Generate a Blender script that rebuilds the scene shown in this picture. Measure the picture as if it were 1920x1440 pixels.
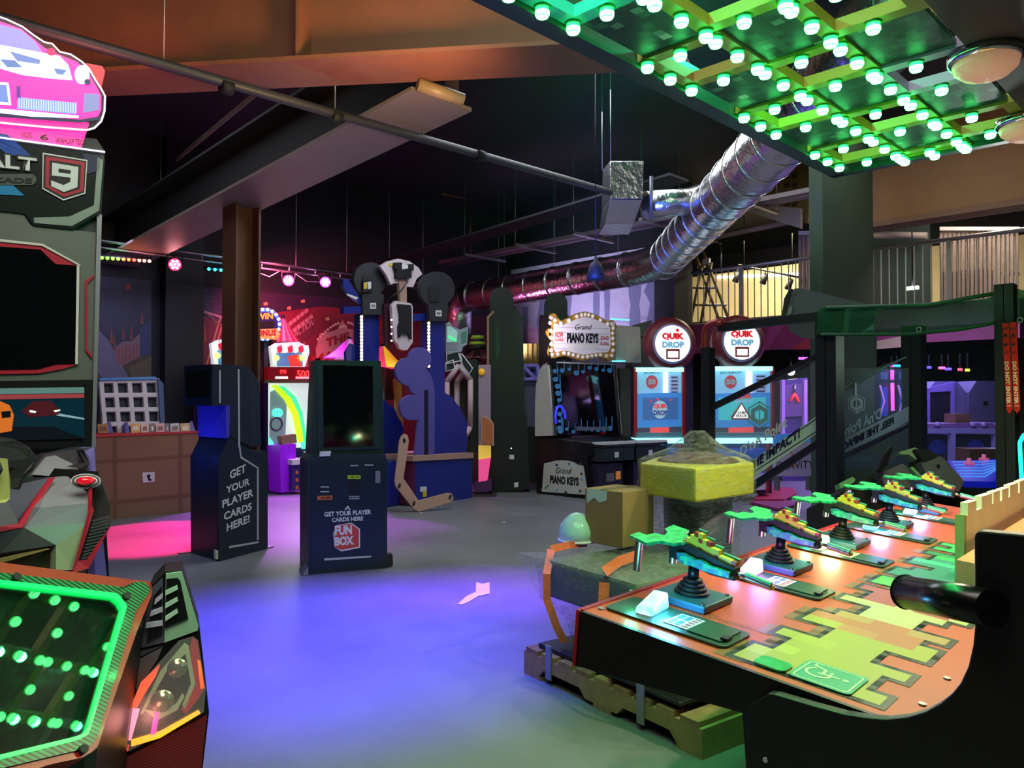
import bpy, bmesh, math, random
from mathutils import Vector as V, Matrix
random.seed(7)
SC = bpy.context.scene
COL = SC.collection
for o in list(bpy.data.objects):
    bpy.data.objects.remove(o)

# ------------------------------------------------------------------ camera, world, lights, exposure
F, HC, S2 = 1442.0, 1.45, 2 ** .5          # focal length in pixels of the 1920 x 1440 frame, eye height
PT = math.atan(28 / F)                      # the camera looks up by about one degree
cam = bpy.data.cameras.new('camera'); cam.sensor_width = 36; cam.lens = 36 * F / 1920
cam.clip_start = .05; cam.clip_end = 200
camo = bpy.data.objects.new('camera', cam); COL.objects.link(camo)
camo.location = (0, 0, HC); camo.rotation_euler = (math.pi / 2 + PT, 0, -math.pi / 4)
SC.camera = camo
SC.view_settings.view_transform = 'Standard'
SC.view_settings.look = 'None'
SC.view_settings.gamma = 1
SC.view_settings.use_curve_mapping = False
SC.view_settings.exposure = 0.22
W = bpy.data.worlds.new('world'); SC.world = W; W.use_nodes = True
W.node_tree.nodes['Background'].inputs[0].default_value = (.02, .02, .025, 1)
W.node_tree.nodes['Background'].inputs[1].default_value = 1.0
SC.cycles.max_bounces = 4
SC.cycles.use_adaptive_sampling = True
SC.cycles.adaptive_threshold = .1
SC.cycles.diffuse_bounces = 3
SC.cycles.glossy_bounces = 3
SC.cycles.transparent_max_bounces = 10
SC.cycles.sample_clamp_indirect = 4
SC.cycles.caustics_reflective = False
SC.cycles.caustics_refractive = False

def light(name, kind, loc, energy, color, aim=None, size=.2, spot=60, blend=.4, spread=None):
    l = bpy.data.lights.new(name, kind); l.energy = energy; l.color = color
    if kind == 'AREA':
        l.size = size
        if spread: l.spread = math.radians(spread)
    else:
        l.shadow_soft_size = size
    if kind == 'SPOT':
        l.spot_size = math.radians(spot); l.spot_blend = blend
    o = bpy.data.objects.new(name, l); COL.objects.link(o); o.location = loc
    if aim is not None:
        o.rotation_euler = (V(aim) - V(loc)).to_track_quat('-Z', 'Y').to_euler()
    return o

# added area lights without fittings, for the general brightness of the hall
light('house_fill_a', 'AREA', (.5, .5, 4.9), 170, (1, .9, .8), (1.2, 1.2, 0), size=3)
light('house_fill_b', 'AREA', (6.2, 6.2, 4.9), 115, (.86, .92, 1), (6.2, 6.2, 0), size=3)
light('house_fill_c', 'AREA', (9.0, 3.6, 5.1), 62, (.95, .95, .85), (9.0, 3.6, 0), size=2.5)
light('house_fill_d', 'AREA', (2.0, 8.6, 4.9), 26, (.9, .92, 1), (2.0, 8.6, 0), size=2.5)
# stage lamps of the hall on the roof steel: blue, violet and magenta washes on the floor
light('blue_wash', 'SPOT', (2.3, 4.3, 4.6), 4600, (.055, .018, 1), (2.5, 4.15, 0), size=.08, spot=46, blend=1)
light('violet_wash', 'SPOT', (4.0, 4.0, 4.6), 2600, (.2, .025, 1), (3.85, 4.05, 0), size=.08, spot=32, blend=1)
light('pink_wash', 'SPOT', (4.24, 10.70, 3.2), 1900, (1, .015, .22), (3.15, 8.55, 0), size=.04, spot=26, blend=.3)
light('magenta_wash', 'SPOT', (6.0, 10.70, 3.18), 900, (.6, .03, 1), (5.2, 9.0, 0), size=.06, spot=60, blend=.6)
light('purple_wash', 'SPOT', (6.66, 10.70, 3.18), 300, (.8, .08, 1), (6.4, 9.6, 0), size=.06, spot=80, blend=.7)
light('mural_red', 'SPOT', (5.6, 10.7, 3.5), 420, (1, .10, .25), (7.0, 12, 2.3), size=.1, spot=120, blend=.9)
light('mural_blue', 'SPOT', (3.4, 10.4, 3.5), 60, (.62, .55, 1), (3.6, 12, 2.2), size=.1, spot=100, blend=.9)
light('plaster_violet', 'SPOT', (9.6, 9.6, 2.3), 380, (.66, .56, 1), (12, 9.4, 3.3), size=.15, spot=95, blend=.9)
light('steel_warm', 'SPOT', (2.9, 3.4, 2.95), 130, (1, .55, .25), (2.9, 4.9, 4.1), size=.2, spot=120, blend=1)
light('steel_rose', 'SPOT', (1.2, 4.6, 2.9), 60, (1, .25, .22), (1.6, 6.4, 4.0), size=.2, spot=100, blend=1)
light('bulkhead_warm_fill', 'SPOT', (8.6, 2.0, 3.2), 60, (1, .68, .36), (11.4, 2.4, 4.6), size=.3, spot=120, blend=1)  # added warm light to brighten the bulkhead, no fitting there
light('duct_blue_fill', 'SPOT', (5.0, 4.4, 2.3), 330, (.05, .1, 1), (7.3, 5.1, 3.6), size=.2, spot=55, blend=.8)  # added blue light for the foil duct and air box
light('duct_warm_fill', 'SPOT', (8.3, 7.6, 2.2), 45, (1, .8, .85), (9.9, 8.0, 3.4), size=.25, spot=110, blend=.9)  # added soft light from below to brighten the foil duct
light('roof_green_fill', 'SPOT', (4.4, 2.6, 4.45), 1300, (.02, 1, .38), (7.4, 5.6, 6.05), size=.1, spot=52, blend=1)  # added green light that tints the dark roof, no fitting there
light('punch_game_fill', 'POINT', (7.6, 1.6, 1.9), 34, (.9, 1, .95), size=.1)  # added light inside the game to brighten its panes
light('upper_room', 'AREA', (14.2, 7.5, 4.6), 230, (1, .88, .62), (14.8, 7.5, 2.8), size=2)
light('upper_room_b', 'AREA', (12.9, 2.8, 4.9), 100, (1, .86, .74), (13.2, 2.8, 2.8), size=1.5)
light('lower_room', 'AREA', (13.6, 4.6, 2.2), 140, (.5, .34, 1), (13.6, 4.6, 0), size=2.5)
light('lower_room_b', 'AREA', (10.6, 3.4, 2.4), 70, (.6, .4, 1), (11.4, 3.4, 0), size=1.5)
light('corner_pink', 'SPOT', (9.4, 10.6, 1.6), 60, (1, .2, .6), (9.9, 9.6, 3.2), size=.1, spot=60, blend=.9)

# ------------------------------------------------------------------ pixel rays of the photograph -> points of the place
def ray(px, py):
    a = (px - 960) / F; b = -(py - 720) / F
    f = math.cos(PT) - b * math.sin(PT); u = math.sin(PT) + b * math.cos(PT)
    return V(((a + f) / S2, (f - a) / S2, u))
EYE = V((0, 0, HC))
def atz(px, py, z): d = ray(px, py); return EYE + d * ((z - HC) / d.z)
def atx(px, py, x): d = ray(px, py); return EYE + d * (x / d.x)
def aty(px, py, y): d = ray(px, py); return EYE + d * (y / d.y)
def atd(px, py, dd): d = ray(px, py); return EYE + d * (dd * S2 / (d.x + d.y))
def depth(p): return (p[0] + p[1]) / S2

class PL:
    """a plane of the place; u runs right, v up, n towards the viewer"""
    def __init__(s, p, u, v=(0, 0, 1)):
        s.p = V(p); s.u = V(u).normalized(); s.v = V(v); s.v = (s.v - s.u * s.v.dot(s.u)).normalized(); s.n = s.u.cross(s.v)
    def at(s, px, py, off=0):
        d = ray(px, py); p = s.p + s.n * off
        return EYE + d * ((p - EYE).dot(s.n) / d.dot(s.n))
    def w(s, a, b, c=0): return s.p + s.u * a + s.v * b + s.n * c
    def back(s, t): return PL(s.p - s.n * t, s.u, s.v)
def PLg(a, b):
    """vertical plane over two floor pixels (or world points), left one first"""
    p = V(a) if len(a) == 3 else atz(a[0], a[1], 0); q = V(b) if len(b) == 3 else atz(b[0], b[1], 0)
    return PL(p, V((q.x - p.x, q.y - p.y, 0)))
def PLd(px, py, d, yaw=0):
    """vertical plane through the pixel at depth d; yaw 0 squarely faces the camera, + turns its right edge away"""
    p = atd(px, py, d); a = math.radians(-45 + yaw)
    return PL(p, (math.cos(a), math.sin(a), 0))

# ------------------------------------------------------------------ materials
def lin(h):
    if not isinstance(h, str): return tuple(h)[:3]
    h = h.lstrip('#'); r = []
    for i in (0, 2, 4):
        c = int(h[i:i + 2], 16) / 255; r.append(c / 12.92 if c <= .04045 else ((c + .055) / 1.055) ** 2.4)
    return tuple(r)
MATS = {}
def mat(name, col='808080', rough=.5, metal=0, emit=0, ecol=None, noise=.12, scale=6, bump=0, bscale=40, spec=.5, coat=0, emit_sample=False):
    if name in MATS: return MATS[name]
    m = bpy.data.materials.new(name); m.use_nodes = True; nt = m.node_tree; N = nt.nodes; L = nt.links
    b = N['Principled BSDF']; c = lin(col)
    b.inputs['Base Color'].default_value = (*c, 1); b.inputs['Roughness'].default_value = rough
    b.inputs['Metallic'].default_value = metal; b.inputs['Specular IOR Level'].default_value = spec
    if coat: b.inputs['Coat Weight'].default_value = coat; b.inputs['Coat Roughness'].default_value = .06
    if emit:
        b.inputs['Emission Color'].default_value = (*lin(ecol or col), 1); b.inputs['Emission Strength'].default_value = emit
    if noise or bump:
        tc = N.new('ShaderNodeTexCoord')
    if noise and not emit:
        nz = N.new('ShaderNodeTexNoise'); nz.inputs['Scale'].default_value = scale; nz.inputs['Detail'].default_value = 2
        L.new(tc.outputs['Object'], nz.inputs['Vector'])
        mx = N.new('ShaderNodeMix'); mx.data_type = 'RGBA'
        mx.inputs['A'].default_value = (*[x * (1 - noise) for x in c], 1); mx.inputs['B'].default_value = (*[min(1, x * (1 + noise)) for x in c], 1)
        L.new(nz.outputs['Fac'], mx.inputs['Factor']); L.new(mx.outputs['Result'], b.inputs['Base Color'])
    if bump:
        n2 = N.new('ShaderNodeTexNoise'); n2.inputs['Scale'].default_value = bscale; n2.inputs['Detail'].default_value = 3
        L.new(tc.outputs['Object'], n2.inputs['Vector'])
        bp = N.new('ShaderNodeBump'); bp.inputs['Strength'].default_value = bump; bp.inputs['Distance'].default_value = .02
        L.new(n2.outputs['Fac'], bp.inputs['Height']); L.new(bp.outputs['Normal'], b.inputs['Normal'])
    if emit and emit_sample is False: m.cycles.emission_sampling = 'NONE'
    MATS[name] = m; return m
def glassy(name, col='ffffff', clear=.9, rough=.05, tint='ffffff', bump=0, bscale=20, vary=0, ior=1.5, stretch=None):
    """thin see-through sheet: part clear, part shiny surface"""
    if name in MATS: return MATS[name]
    m = bpy.data.materials.new(name); m.use_nodes = True; nt = m.node_tree; N = nt.nodes; L = nt.links
    for n in list(N): N.remove(n)
    out = N.new('ShaderNodeOutputMaterial'); tr = N.new('ShaderNodeBsdfTransparent'); tr.inputs[0].default_value = (*lin(tint), 1)
    pb = N.new('ShaderNodeBsdfPrincipled'); pb.inputs['Base Color'].default_value = (*lin(col), 1); pb.inputs['Roughness'].default_value = rough; pb.inputs['IOR'].default_value = ior
    mx = N.new('ShaderNodeMixShader'); L.new(tr.outputs[0], mx.inputs[1]); L.new(pb.outputs[0], mx.inputs[2]); L.new(mx.outputs[0], out.inputs[0])
    mx.inputs[0].default_value = 1 - clear
    tc = N.new('ShaderNodeTexCoord')
    nz = N.new('ShaderNodeTexNoise'); nz.inputs['Scale'].default_value = bscale; nz.inputs['Detail'].default_value = 4; nz.inputs['Distortion'].default_value = 1.5
    if stretch:
        mp = N.new('ShaderNodeMapping'); mp.inputs['Scale'].default_value = stretch; L.new(tc.outputs['Object'], mp.inputs['Vector']); L.new(mp.outputs['Vector'], nz.inputs['Vector'])
    else: L.new(tc.outputs['Object'], nz.inputs['Vector'])
    if vary:
        mr = N.new('ShaderNodeMapRange'); mr.inputs['From Min'].default_value = .35; mr.inputs['From Max'].default_value = .7
        mr.inputs['To Min'].default_value = max(0, 1 - clear - vary); mr.inputs['To Max'].default_value = min(1, 1 - clear + vary)
        L.new(nz.outputs['Fac'], mr.inputs['Value']); L.new(mr.outputs['Result'], mx.inputs[0])
    if bump:
        bp = N.new('ShaderNodeBump'); bp.inputs['Strength'].default_value = bump; bp.inputs['Distance'].default_value = .03
        L.new(nz.outputs['Fac'], bp.inputs['Height']); L.new(bp.outputs['Normal'], pb.inputs['Normal'])
    MATS[name] = m; return m
def pixmat(name, cols, size, rough=.45, seed=0, emit=0):
    """print of square pixels: white noise over snapped coordinates"""
    if name in MATS: return MATS[name]
    m = bpy.data.materials.new(name); m.use_nodes = True; nt = m.node_tree; N = nt.nodes; L = nt.links
    b = N['Principled BSDF']; b.inputs['Roughness'].default_value = rough
    tc = N.new('ShaderNodeTexCoord'); sn = N.new('ShaderNodeVectorMath'); sn.operation = 'SNAP'; sn.inputs[1].default_value = (size,) * 3
    ad = N.new('ShaderNodeVectorMath'); ad.operation = 'ADD'; ad.inputs[1].default_value = (seed * 3.1 + .0013, seed * 1.7 + .0017, .0011)
    L.new(tc.outputs['Object'], ad.inputs[0]); L.new(ad.outputs[0], sn.inputs[0])
    wn = N.new('ShaderNodeTexWhiteNoise'); L.new(sn.outputs[0], wn.inputs['Vector'])
    cr = N.new('ShaderNodeValToRGB'); cr.color_ramp.interpolation = 'CONSTANT'; e = cr.color_ramp.elements
    e[0].position = 0; e[0].color = (*lin(cols[0][1]), 1); e[1].position = cols[1][0]; e[1].color = (*lin(cols[1][1]), 1)
    for p, h in cols[2:]:
        k = e.new(p); k.color = (*lin(h), 1)
    L.new(wn.outputs['Value'], cr.inputs[0]); L.new(cr.outputs[0], b.inputs['Base Color'])
    if emit: L.new(cr.outputs[0], b.inputs['Emission Color']); b.inputs['Emission Strength'].default_value = emit
    MATS[name] = m; return m

# ------------------------------------------------------------------ mesh building
class B:
    def __init__(s): s.bm = bmesh.new()
    def face(s, pts): return s.bm.faces.new([s.bm.verts.new(p) for p in pts])
    def poly(s, pts, ext=None):
        """polygon, extruded by the vector ext into a closed prism"""
        pts = [V(p) for p in pts]; a = [s.bm.verts.new(p) for p in pts]
        s.bm.faces.new(a)
        if ext is not None:
            e = V(ext); b = [s.bm.verts.new(p + e) for p in pts]; s.bm.faces.new(b[::-1]); n = len(a)
            for i in range(n): s.bm.faces.new((a[i], b[i], b[(i + 1) % n], a[(i + 1) % n]))
        return s
    def slab(s, pl, pix, t=.01, off=0):
        """outline given in pixels on the plane pl, front at off, thickness t behind it"""
        p2 = PL(pl.p + pl.n * off, pl.u, pl.v)
        return s.poly([p2.at(*q) for q in pix], -pl.n * t)
    def rect(s, pl, x0, y0, x1, y1, t=.01, off=0): return s.slab(pl, [(x0, y0), (x1, y0), (x1, y1), (x0, y1)], t, off)
    def uv(s, pl, pts, t=.01, off=0): return s.poly([pl.w(a, b, off) for a, b in pts], -pl.n * t)
    def hexa(s, a, b):
        """solid between two polygons with the same number of corners"""
        a = [s.bm.verts.new(V(p)) for p in a]; b = [s.bm.verts.new(V(p)) for p in b]; n = len(a)
        s.bm.faces.new(a); s.bm.faces.new(b[::-1])
        for i in range(n): s.bm.faces.new((a[i], b[i], b[(i + 1) % n], a[(i + 1) % n]))
        return s
    def box(s, c, d, R=None):
        c = V(c); h = V(d) / 2; R = R or Matrix.Identity(3)
        P = [c + R @ V((x * h.x, y * h.y, z * h.z)) for x, y, z in ((-1, -1, -1), (1, -1, -1), (1, 1, -1), (-1, 1, -1), (-1, -1, 1), (1, -1, 1), (1, 1, 1), (-1, 1, 1))]
        v = [s.bm.verts.new(p) for p in P]
        for f in ((0, 3, 2, 1), (4, 5, 6, 7), (0, 1, 5, 4), (1, 2, 6, 5), (2, 3, 7, 6), (3, 0, 4, 7)): s.bm.faces.new([v[i] for i in f])
        return s
    def b2(s, lo, hi): return s.box([(a + b) / 2 for a, b in zip(lo, hi)], [abs(b - a) for a, b in zip(lo, hi)])
    def obox(s, pl, u0, u1, v0, v1, n0, n1):
        return s.hexa([pl.w(u0, v0, n1), pl.w(u1, v0, n1), pl.w(u1, v1, n1), pl.w(u0, v1, n1)], [pl.w(u0, v0, n0), pl.w(u1, v0, n0), pl.w(u1, v1, n0), pl.w(u0, v1, n0)])
    def tube(s, path, r, seg=10, closed=False, cap=True):
        path = [V(p) for p in path]; n = len(path); rr = r if isinstance(r, (list, tuple)) else [r] * n; rings = []
        t0 = None
        for i, p in enumerate(path):
            if closed: t = path[(i + 1) % n] - path[i - 1]
            else: t = path[min(i + 1, n - 1)] - path[max(i - 1, 0)]
            t = t.normalized() if t.length > 1e-9 else V((0, 0, 1))
            if t0 is None:
                a = V((0, 0, 1)) if abs(t.z) < .9 else V((1, 0, 0)); x = t.cross(a).normalized()
            else:
                q = t0.rotation_difference(t); x = (q @ x); x = (x - t * x.dot(t)).normalized()
            t0 = t; y = t.cross(x)
            rings.append([s.bm.verts.new(p + (x * math.cos(2 * math.pi * k / seg) + y * math.sin(2 * math.pi * k / seg)) * rr[i]) for k in range(seg)])
        m = n if closed else n - 1
        for i in range(m):
            A, Bq = rings[i], rings[(i + 1) % n]
            for k in range(seg):
                f = s.bm.faces.new((A[k], A[(k + 1) % seg], Bq[(k + 1) % seg], Bq[k])); f.smooth = True
        if cap and not closed:
            s.bm.faces.new(rings[0][::-1]); s.bm.faces.new(rings[-1])
        return s
    def bars(s, path, r, seg=10):
        for a, b in zip(path, path[1:]): s.tube([a, b], r, seg)
        return s
    def disc(s, c, n, r, t, seg=32, r2=None):
        c = V(c); n = V(n).normalized(); return s.tube([c, c + n * t], [r, r2 or r], seg)
    def ring(s, c, u, v, R, r, seg=32, ts=10):
        c = V(c); u = V(u); v = V(v)
        return s.tube([c + (u * math.cos(2 * math.pi * k / seg) + v * math.sin(2 * math.pi * k / seg)) * R for k in range(seg)], r, ts, closed=True)
    def lathe(s, c, ax, prof, seg=24):
        """prof: list of (distance along the axis, radius)"""
        c = V(c); ax = V(ax).normalized(); return s.tube([c + ax * h for h, _ in prof], [max(r, 1e-4) for _, r in prof], seg)
    def ball(s, c, r, n=10):
        c = V(c); rr = V((r, r, r)) if not hasattr(r, '__len__') else V(r)
        M = Matrix.Translation(c) @ Matrix.Diagonal((*rr, 1)); k = bmesh.ops.create_uvsphere(s.bm, u_segments=2 * n, v_segments=n, radius=1, matrix=M)
        for v in k['verts']:
            for f in v.link_faces: f.smooth = True
        return s
    def xf(s, M): bmesh.ops.transform(s.bm, matrix=M, verts=s.bm.verts); return s
    def mesh(s, name, smooth=False):
        bmesh.ops.recalc_face_normals(s.bm, faces=s.bm.faces)
        me = bpy.data.meshes.new(name); s.bm.to_mesh(me); s.bm.free()
        if smooth:
            for p in me.polygons: p.use_smooth = True
        return me
    def build(s, name, m, parent=None, label=None, cat=None, group=None, kind=None, smooth=False, local=False, bevel=0):
        """link the collected shapes as one mesh object (world coordinates unless local)"""
        if parent is not None:
            if not local: s.xf(MW[parent].inverted())
            M = MW[parent]
        else:
            vs = [v.co for v in s.bm.verts]; n = len(vs)
            c = V((sum(v.x for v in vs) / n, sum(v.y for v in vs) / n, min(v.z for v in vs))); s.xf(Matrix.Translation(-c)); M = Matrix.Translation(c)
        return put(name, s.mesh(name, smooth), m, parent, M, label, cat, group, kind, bevel)
MW = {}
def put(name, me, m, parent, M, label=None, cat=None, group=None, kind=None, bevel=0):
    o = bpy.data.objects.new(name, me); COL.objects.link(o)
    if m is not None and not me.materials: me.materials.append(m)
    if parent is not None: o.parent = parent
    else: o.matrix_world = M
    MW[o] = M
    tag(o, label, cat, group, kind)
    if bevel:
        b = o.modifiers.new('bevel', 'BEVEL'); b.width = bevel; b.segments = 2; b.limit_method = 'ANGLE'; b.angle_limit = .6
    return o
def tag(o, label=None, cat=None, group=None, kind=None):
    if label: o['label'] = label
    if cat: o['category'] = cat
    if group: o['group'] = group
    if kind: o['kind'] = kind
    return o
def thing(name, label, cat, loc, rz=0, group=None, R=None):
    o = bpy.data.objects.new(name, None); COL.objects.link(o); o.empty_display_size = .1
    M = Matrix.Translation(V(loc)) @ (R.to_4x4() if R else Matrix.Rotation(rz, 4, 'Z')); o.matrix_world = M; MW[o] = M
    return tag(o, label, cat, group)
def copy_tree(o, M, label=None, group=None):
    """a copy of a thing with copies of its parts and their sub-parts, placed by the matrix M"""
    def rec(src, par):
        c = src.copy(); COL.objects.link(c); MW[c] = M
        if par is not None: c.parent = par
        for ch in src.children: rec(ch, c)
        return c
    r = rec(o, None); r.matrix_world = M
    return tag(r, label, None, group)
def struct(b, name, m, parent=None, **k):
    return b.build(name, m, parent, kind=None if parent else 'structure', **k)
TXT = {}
def textmesh(s, bold, shear=0):
    k = (s, bold, shear)
    if k not in TXT:
        cu = bpy.data.curves.new('text', 'FONT'); cu.body = s; cu.offset = bold; cu.shear = shear; cu.align_x = 'LEFT'; cu.resolution_u = 3
        ob = bpy.data.objects.new('text', cu); COL.objects.link(ob); bpy.context.view_layer.update()
        me = bpy.data.meshes.new_from_object(ob.evaluated_get(bpy.context.evaluated_depsgraph_get()))
        bpy.data.objects.remove(ob); bpy.data.curves.remove(cu)
        xs = [v.co.x for v in me.vertices]; ys = [v.co.y for v in me.vertices]
        TXT[k] = (me, min(xs), max(xs), min(ys), max(ys))
    return TXT[k]
def ptxt(pl, s, a, b, top, m, parent, name='lettering', bold=.02, off=.004, shear=0, label=None, thick=0):
    """print the words on the plane: baseline from pixel a to pixel b, top = pixel row of the cap line over a"""
    me0, x0, x1, y0, y1 = textmesh(s, bold, shear)
    p2 = PL(pl.p + pl.n * off, pl.u, pl.v); P0 = p2.at(*a); P1 = p2.at(*b); P2 = p2.at(a[0], top)
    ux = (P1 - P0) / (x1 - x0); up = (P2 - P0) / (y1 - y0)
    up = up - ux.normalized() * up.dot(ux.normalized()) if abs(up.dot(ux)) > .9 * up.length * ux.length else up
    me = me0.copy(); inv = MW[parent].inverted()
    for v in me.vertices: v.co = inv @ (P0 + ux * (v.co.x - x0) + up * (v.co.y - y0))
    me.materials.clear()
    return put(name, me, m, parent, MW[parent], label)
def wtxt(P0, ux, up, s, width, height, m, parent, name='lettering', bold=.02, shear=0):
    me0, x0, x1, y0, y1 = textmesh(s, bold, shear); P0 = V(P0); ux = V(ux).normalized() * (width / (x1 - x0)); up = V(up).normalized() * (height / (y1 - y0))
    me = me0.copy(); inv = MW[parent].inverted()
    for v in me.vertices: v.co = inv @ (P0 + ux * (v.co.x - x0) + up * (v.co.y - y0))
    me.materials.clear()
    return put(name, me, m, parent, MW[parent])
def ell(cx, cy, rx, ry, n=32, a0=0, a1=360):
    return [(cx + rx * math.cos(math.radians(a0 + (a1 - a0) * k / (n if a1 - a0 < 360 else n))), cy - ry * math.sin(math.radians(a0 + (a1 - a0) * k / n))) for k in range(n if a1 - a0 >= 360 else n + 1)]
def rnd(x0, y0, x1, y1, r, n=5):
    o = []
    for cx, cy, a in ((x1 - r, y0 + r, 90), (x1 - r, y1 - r, 0), (x0 + r, y1 - r, -90), (x0 + r, y0 + r, -180)):
        for k in range(n + 1):
            t = math.radians(a - 90 * k / n); o.append((cx + r * math.cos(t), cy - r * math.sin(t)))
    return o
# ------------------------------------------------------------------ materials of the setting
def floormat():
    m = mat('sealed_concrete_floor', '8a8c90', .42, noise=0); nt = m.node_tree; N = nt.nodes; L = nt.links; b = N['Principled BSDF']
    tc = N.new('ShaderNodeTexCoord'); n1 = N.new('ShaderNodeTexNoise'); n1.inputs['Scale'].default_value = .9; n1.inputs['Detail'].default_value = 8; n1.inputs['Roughness'].default_value = .65
    n2 = N.new('ShaderNodeTexNoise'); n2.inputs['Scale'].default_value = 120; n2.inputs['Detail'].default_value = 2
    L.new(tc.outputs['Object'], n1.inputs['Vector']); L.new(tc.outputs['Object'], n2.inputs['Vector'])
    cr = N.new('ShaderNodeValToRGB'); e = cr.color_ramp.elements; e[0].position = .3; e[0].color = (*lin('606266'), 1); e[1].position = .72; e[1].color = (*lin('7a7c80'), 1)
    mx = N.new('ShaderNodeMix'); mx.data_type = 'RGBA'; mx.blend_type = 'OVERLAY'; mx.inputs['Factor'].default_value = .25
    L.new(n1.outputs['Fac'], cr.inputs[0]); L.new(cr.outputs[0], mx.inputs['A']); L.new(n2.outputs['Color'], mx.inputs['B']); L.new(mx.outputs['Result'], b.inputs['Base Color'])
    mr = N.new('ShaderNodeMapRange'); mr.inputs['To Min'].default_value = .38; mr.inputs['To Max'].default_value = .62
    L.new(n1.outputs['Fac'], mr.inputs['Value']); L.new(mr.outputs['Result'], b.inputs['Roughness'])
    bp = N.new('ShaderNodeBump'); bp.inputs['Strength'].default_value = .08; bp.inputs['Distance'].default_value = .01; L.new(n2.outputs['Fac'], bp.inputs['Height']); L.new(bp.outputs['Normal'], b.inputs['Normal'])
    return m
M_FLOOR = floormat()
M_DARK = mat('dark_paint', '14161c', .7)
M_CEIL = mat('dark_roof_deck', '202428', .8)
M_STEEL = mat('brown_red_oxide_steel', '8c5a44', .5, noise=.15)
M_GSTEEL = mat('primer_grey_steel', '8a8078', .55)
M_PLAST = mat('skimmed_plasterboard', 'b9b6c4', .8)
M_TAPE = mat('plasterboard_joint_filler', '787a94', .85, scale=9)
M_CREAM = mat('cream_wall', 'cbb98c', .8)
M_WHITE = mat('white_laminate', 'd8d6d2', .45)
M_BLACK = mat('black_laminate', '0c0d10', .4)
M_BLACKM = mat('black_matt_plastic', '121316', .6)
M_CHROME = mat('chrome', 'd0d0d2', .15, 1, noise=.03)
M_ALU = mat('brushed_aluminium', 'b4b4b8', .32, 1, noise=.05)
M_FOIL = mat('foil_insulation', 'd4d4d6', .25, 1, noise=.1, scale=12, bump=.55, bscale=14)
M_GALV = mat('galvanised_steel', '9c9c9e', .4, .8)
M_WOOD = mat('raw_pallet_wood', '9a7c55', .8, noise=.35, scale=18)
M_GREY = mat('grey_plastic', '6a6a70', .5)
M_RED = mat('red_paint', 'b01c1c', .35)

# ------------------------------------------------------------------ the hall
struct(B().b2((-5, -5, -.2), (19, 13, 0)), 'floor', M_FLOOR)
struct(B().b2((-5, -5, 5.4), (19, 13, 5.5)), 'ceiling', M_CEIL)
struct(B().b2((-5, 12, 0), (12.2, 12.2, 5.4)), 'wall_back', M_DARK)
struct(B().b2((-5.2, -5, 0), (-5, 12, 5.4)), 'wall_left', M_DARK)
struct(B().b2((-5, -5.2, 0), (19, -5, 5.4)), 'wall_near', M_DARK)
struct(B().b2((19, -5, 0), (19.2, 13, 5.4)), 'wall_far', M_DARK)
wr = struct(B().b2((12, 7.95, 0), (12.2, 12, 5.4)), 'wall_right', M_DARK)
pb = B().b2((11.97, 7.98, 2.62), (12, 12, 4.3)); pb = pb.build('plasterboard', M_PLAST, wr)
for i, (px, w, t) in enumerate([(960, 10, 575), (985, 9, 575), (1018, 13, 560), (1065, 8, 540), (1118, 8, 535), (1138, 7, 535), (1190, 14, 530), (1232, 26, 525)]):
    b = B(); ys = [t + k * (655 - t) / 6 for k in range(7)]; L_ = []; R_ = []
    for k, y in enumerate(ys):
        j = random.uniform(.55, 1.2); L_.append((px - w * j * .8, y)); R_.append((px + w * j * .8, y))
    b.slab(PL((11.97, 9, 3), (0, -1, 0)), L_ + R_[::-1], .008, .006); b.build('joint_filler', M_TAPE, pb)
b = B().slab(PL((11.97, 9, 3), (0, -1, 0)), [(935, 622), (1250, 588), (1250, 596), (935, 628)], .008, .004); b.build('joint_filler', mat('joint_light', 'a9a6bc', .85), pb)
# dark column between the plasterboard and the upper floor
struct(B().b2((11.6, 7.55, 0), (12.2, 7.97, 5.4)), 'trim_1', M_DARK)

# steel frame: H column and rafter
PLR = PL((0, 8.13, 3.6), (1, 0, 0), (0, -1, .05))
def rz_(y): return 3.6 + .05 * (8.13 - y)
cs = thing('steel_column', 'rusty brown steel H column standing behind the ticket kiosk', 'column', (3.84, 8.2, 0))
for n, lo, hi in (('flange', (3.77, 8.02, 0), (3.795, 8.35, 3.59)), ('flange', (4.035, 8.02, 0), (4.06, 8.35, 3.59)), ('web', (3.795, 8.17, 0), (4.035, 8.19, 3.59))):
    B().b2(lo, hi).build(n, mat('rusty_steel_column', '6a4634', .5, .3, noise=.3, scale=3), cs)
ra = thing('roof_rafter', 'pale grey boxed roof beam running over the steel column', 'beam', (3.83, 8.1, 3.6))
def sl(x0, x1, y0, y1, h0, h1):
    return B().hexa([(x0, y0, rz_(y0) + h0), (x1, y0, rz_(y0) + h0), (x1, y0, rz_(y0) + h1), (x0, y0, rz_(y0) + h1)], [(x0, y1, rz_(y1) + h0), (x1, y1, rz_(y1) + h0), (x1, y1, rz_(y1) + h1), (x0, y1, rz_(y1) + h1)])
sl(3.53, 4.14, 4.6, 12, 0, .03).build('bottom_flange', M_GSTEEL, ra)
sl(3.8, 3.86, 4.6, 12, .03, .6).build('web', M_DARK, ra)
sl(3.6, 4.06, 4.6, 12, .6, .63).build('top_flange', M_DARK, ra)
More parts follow.
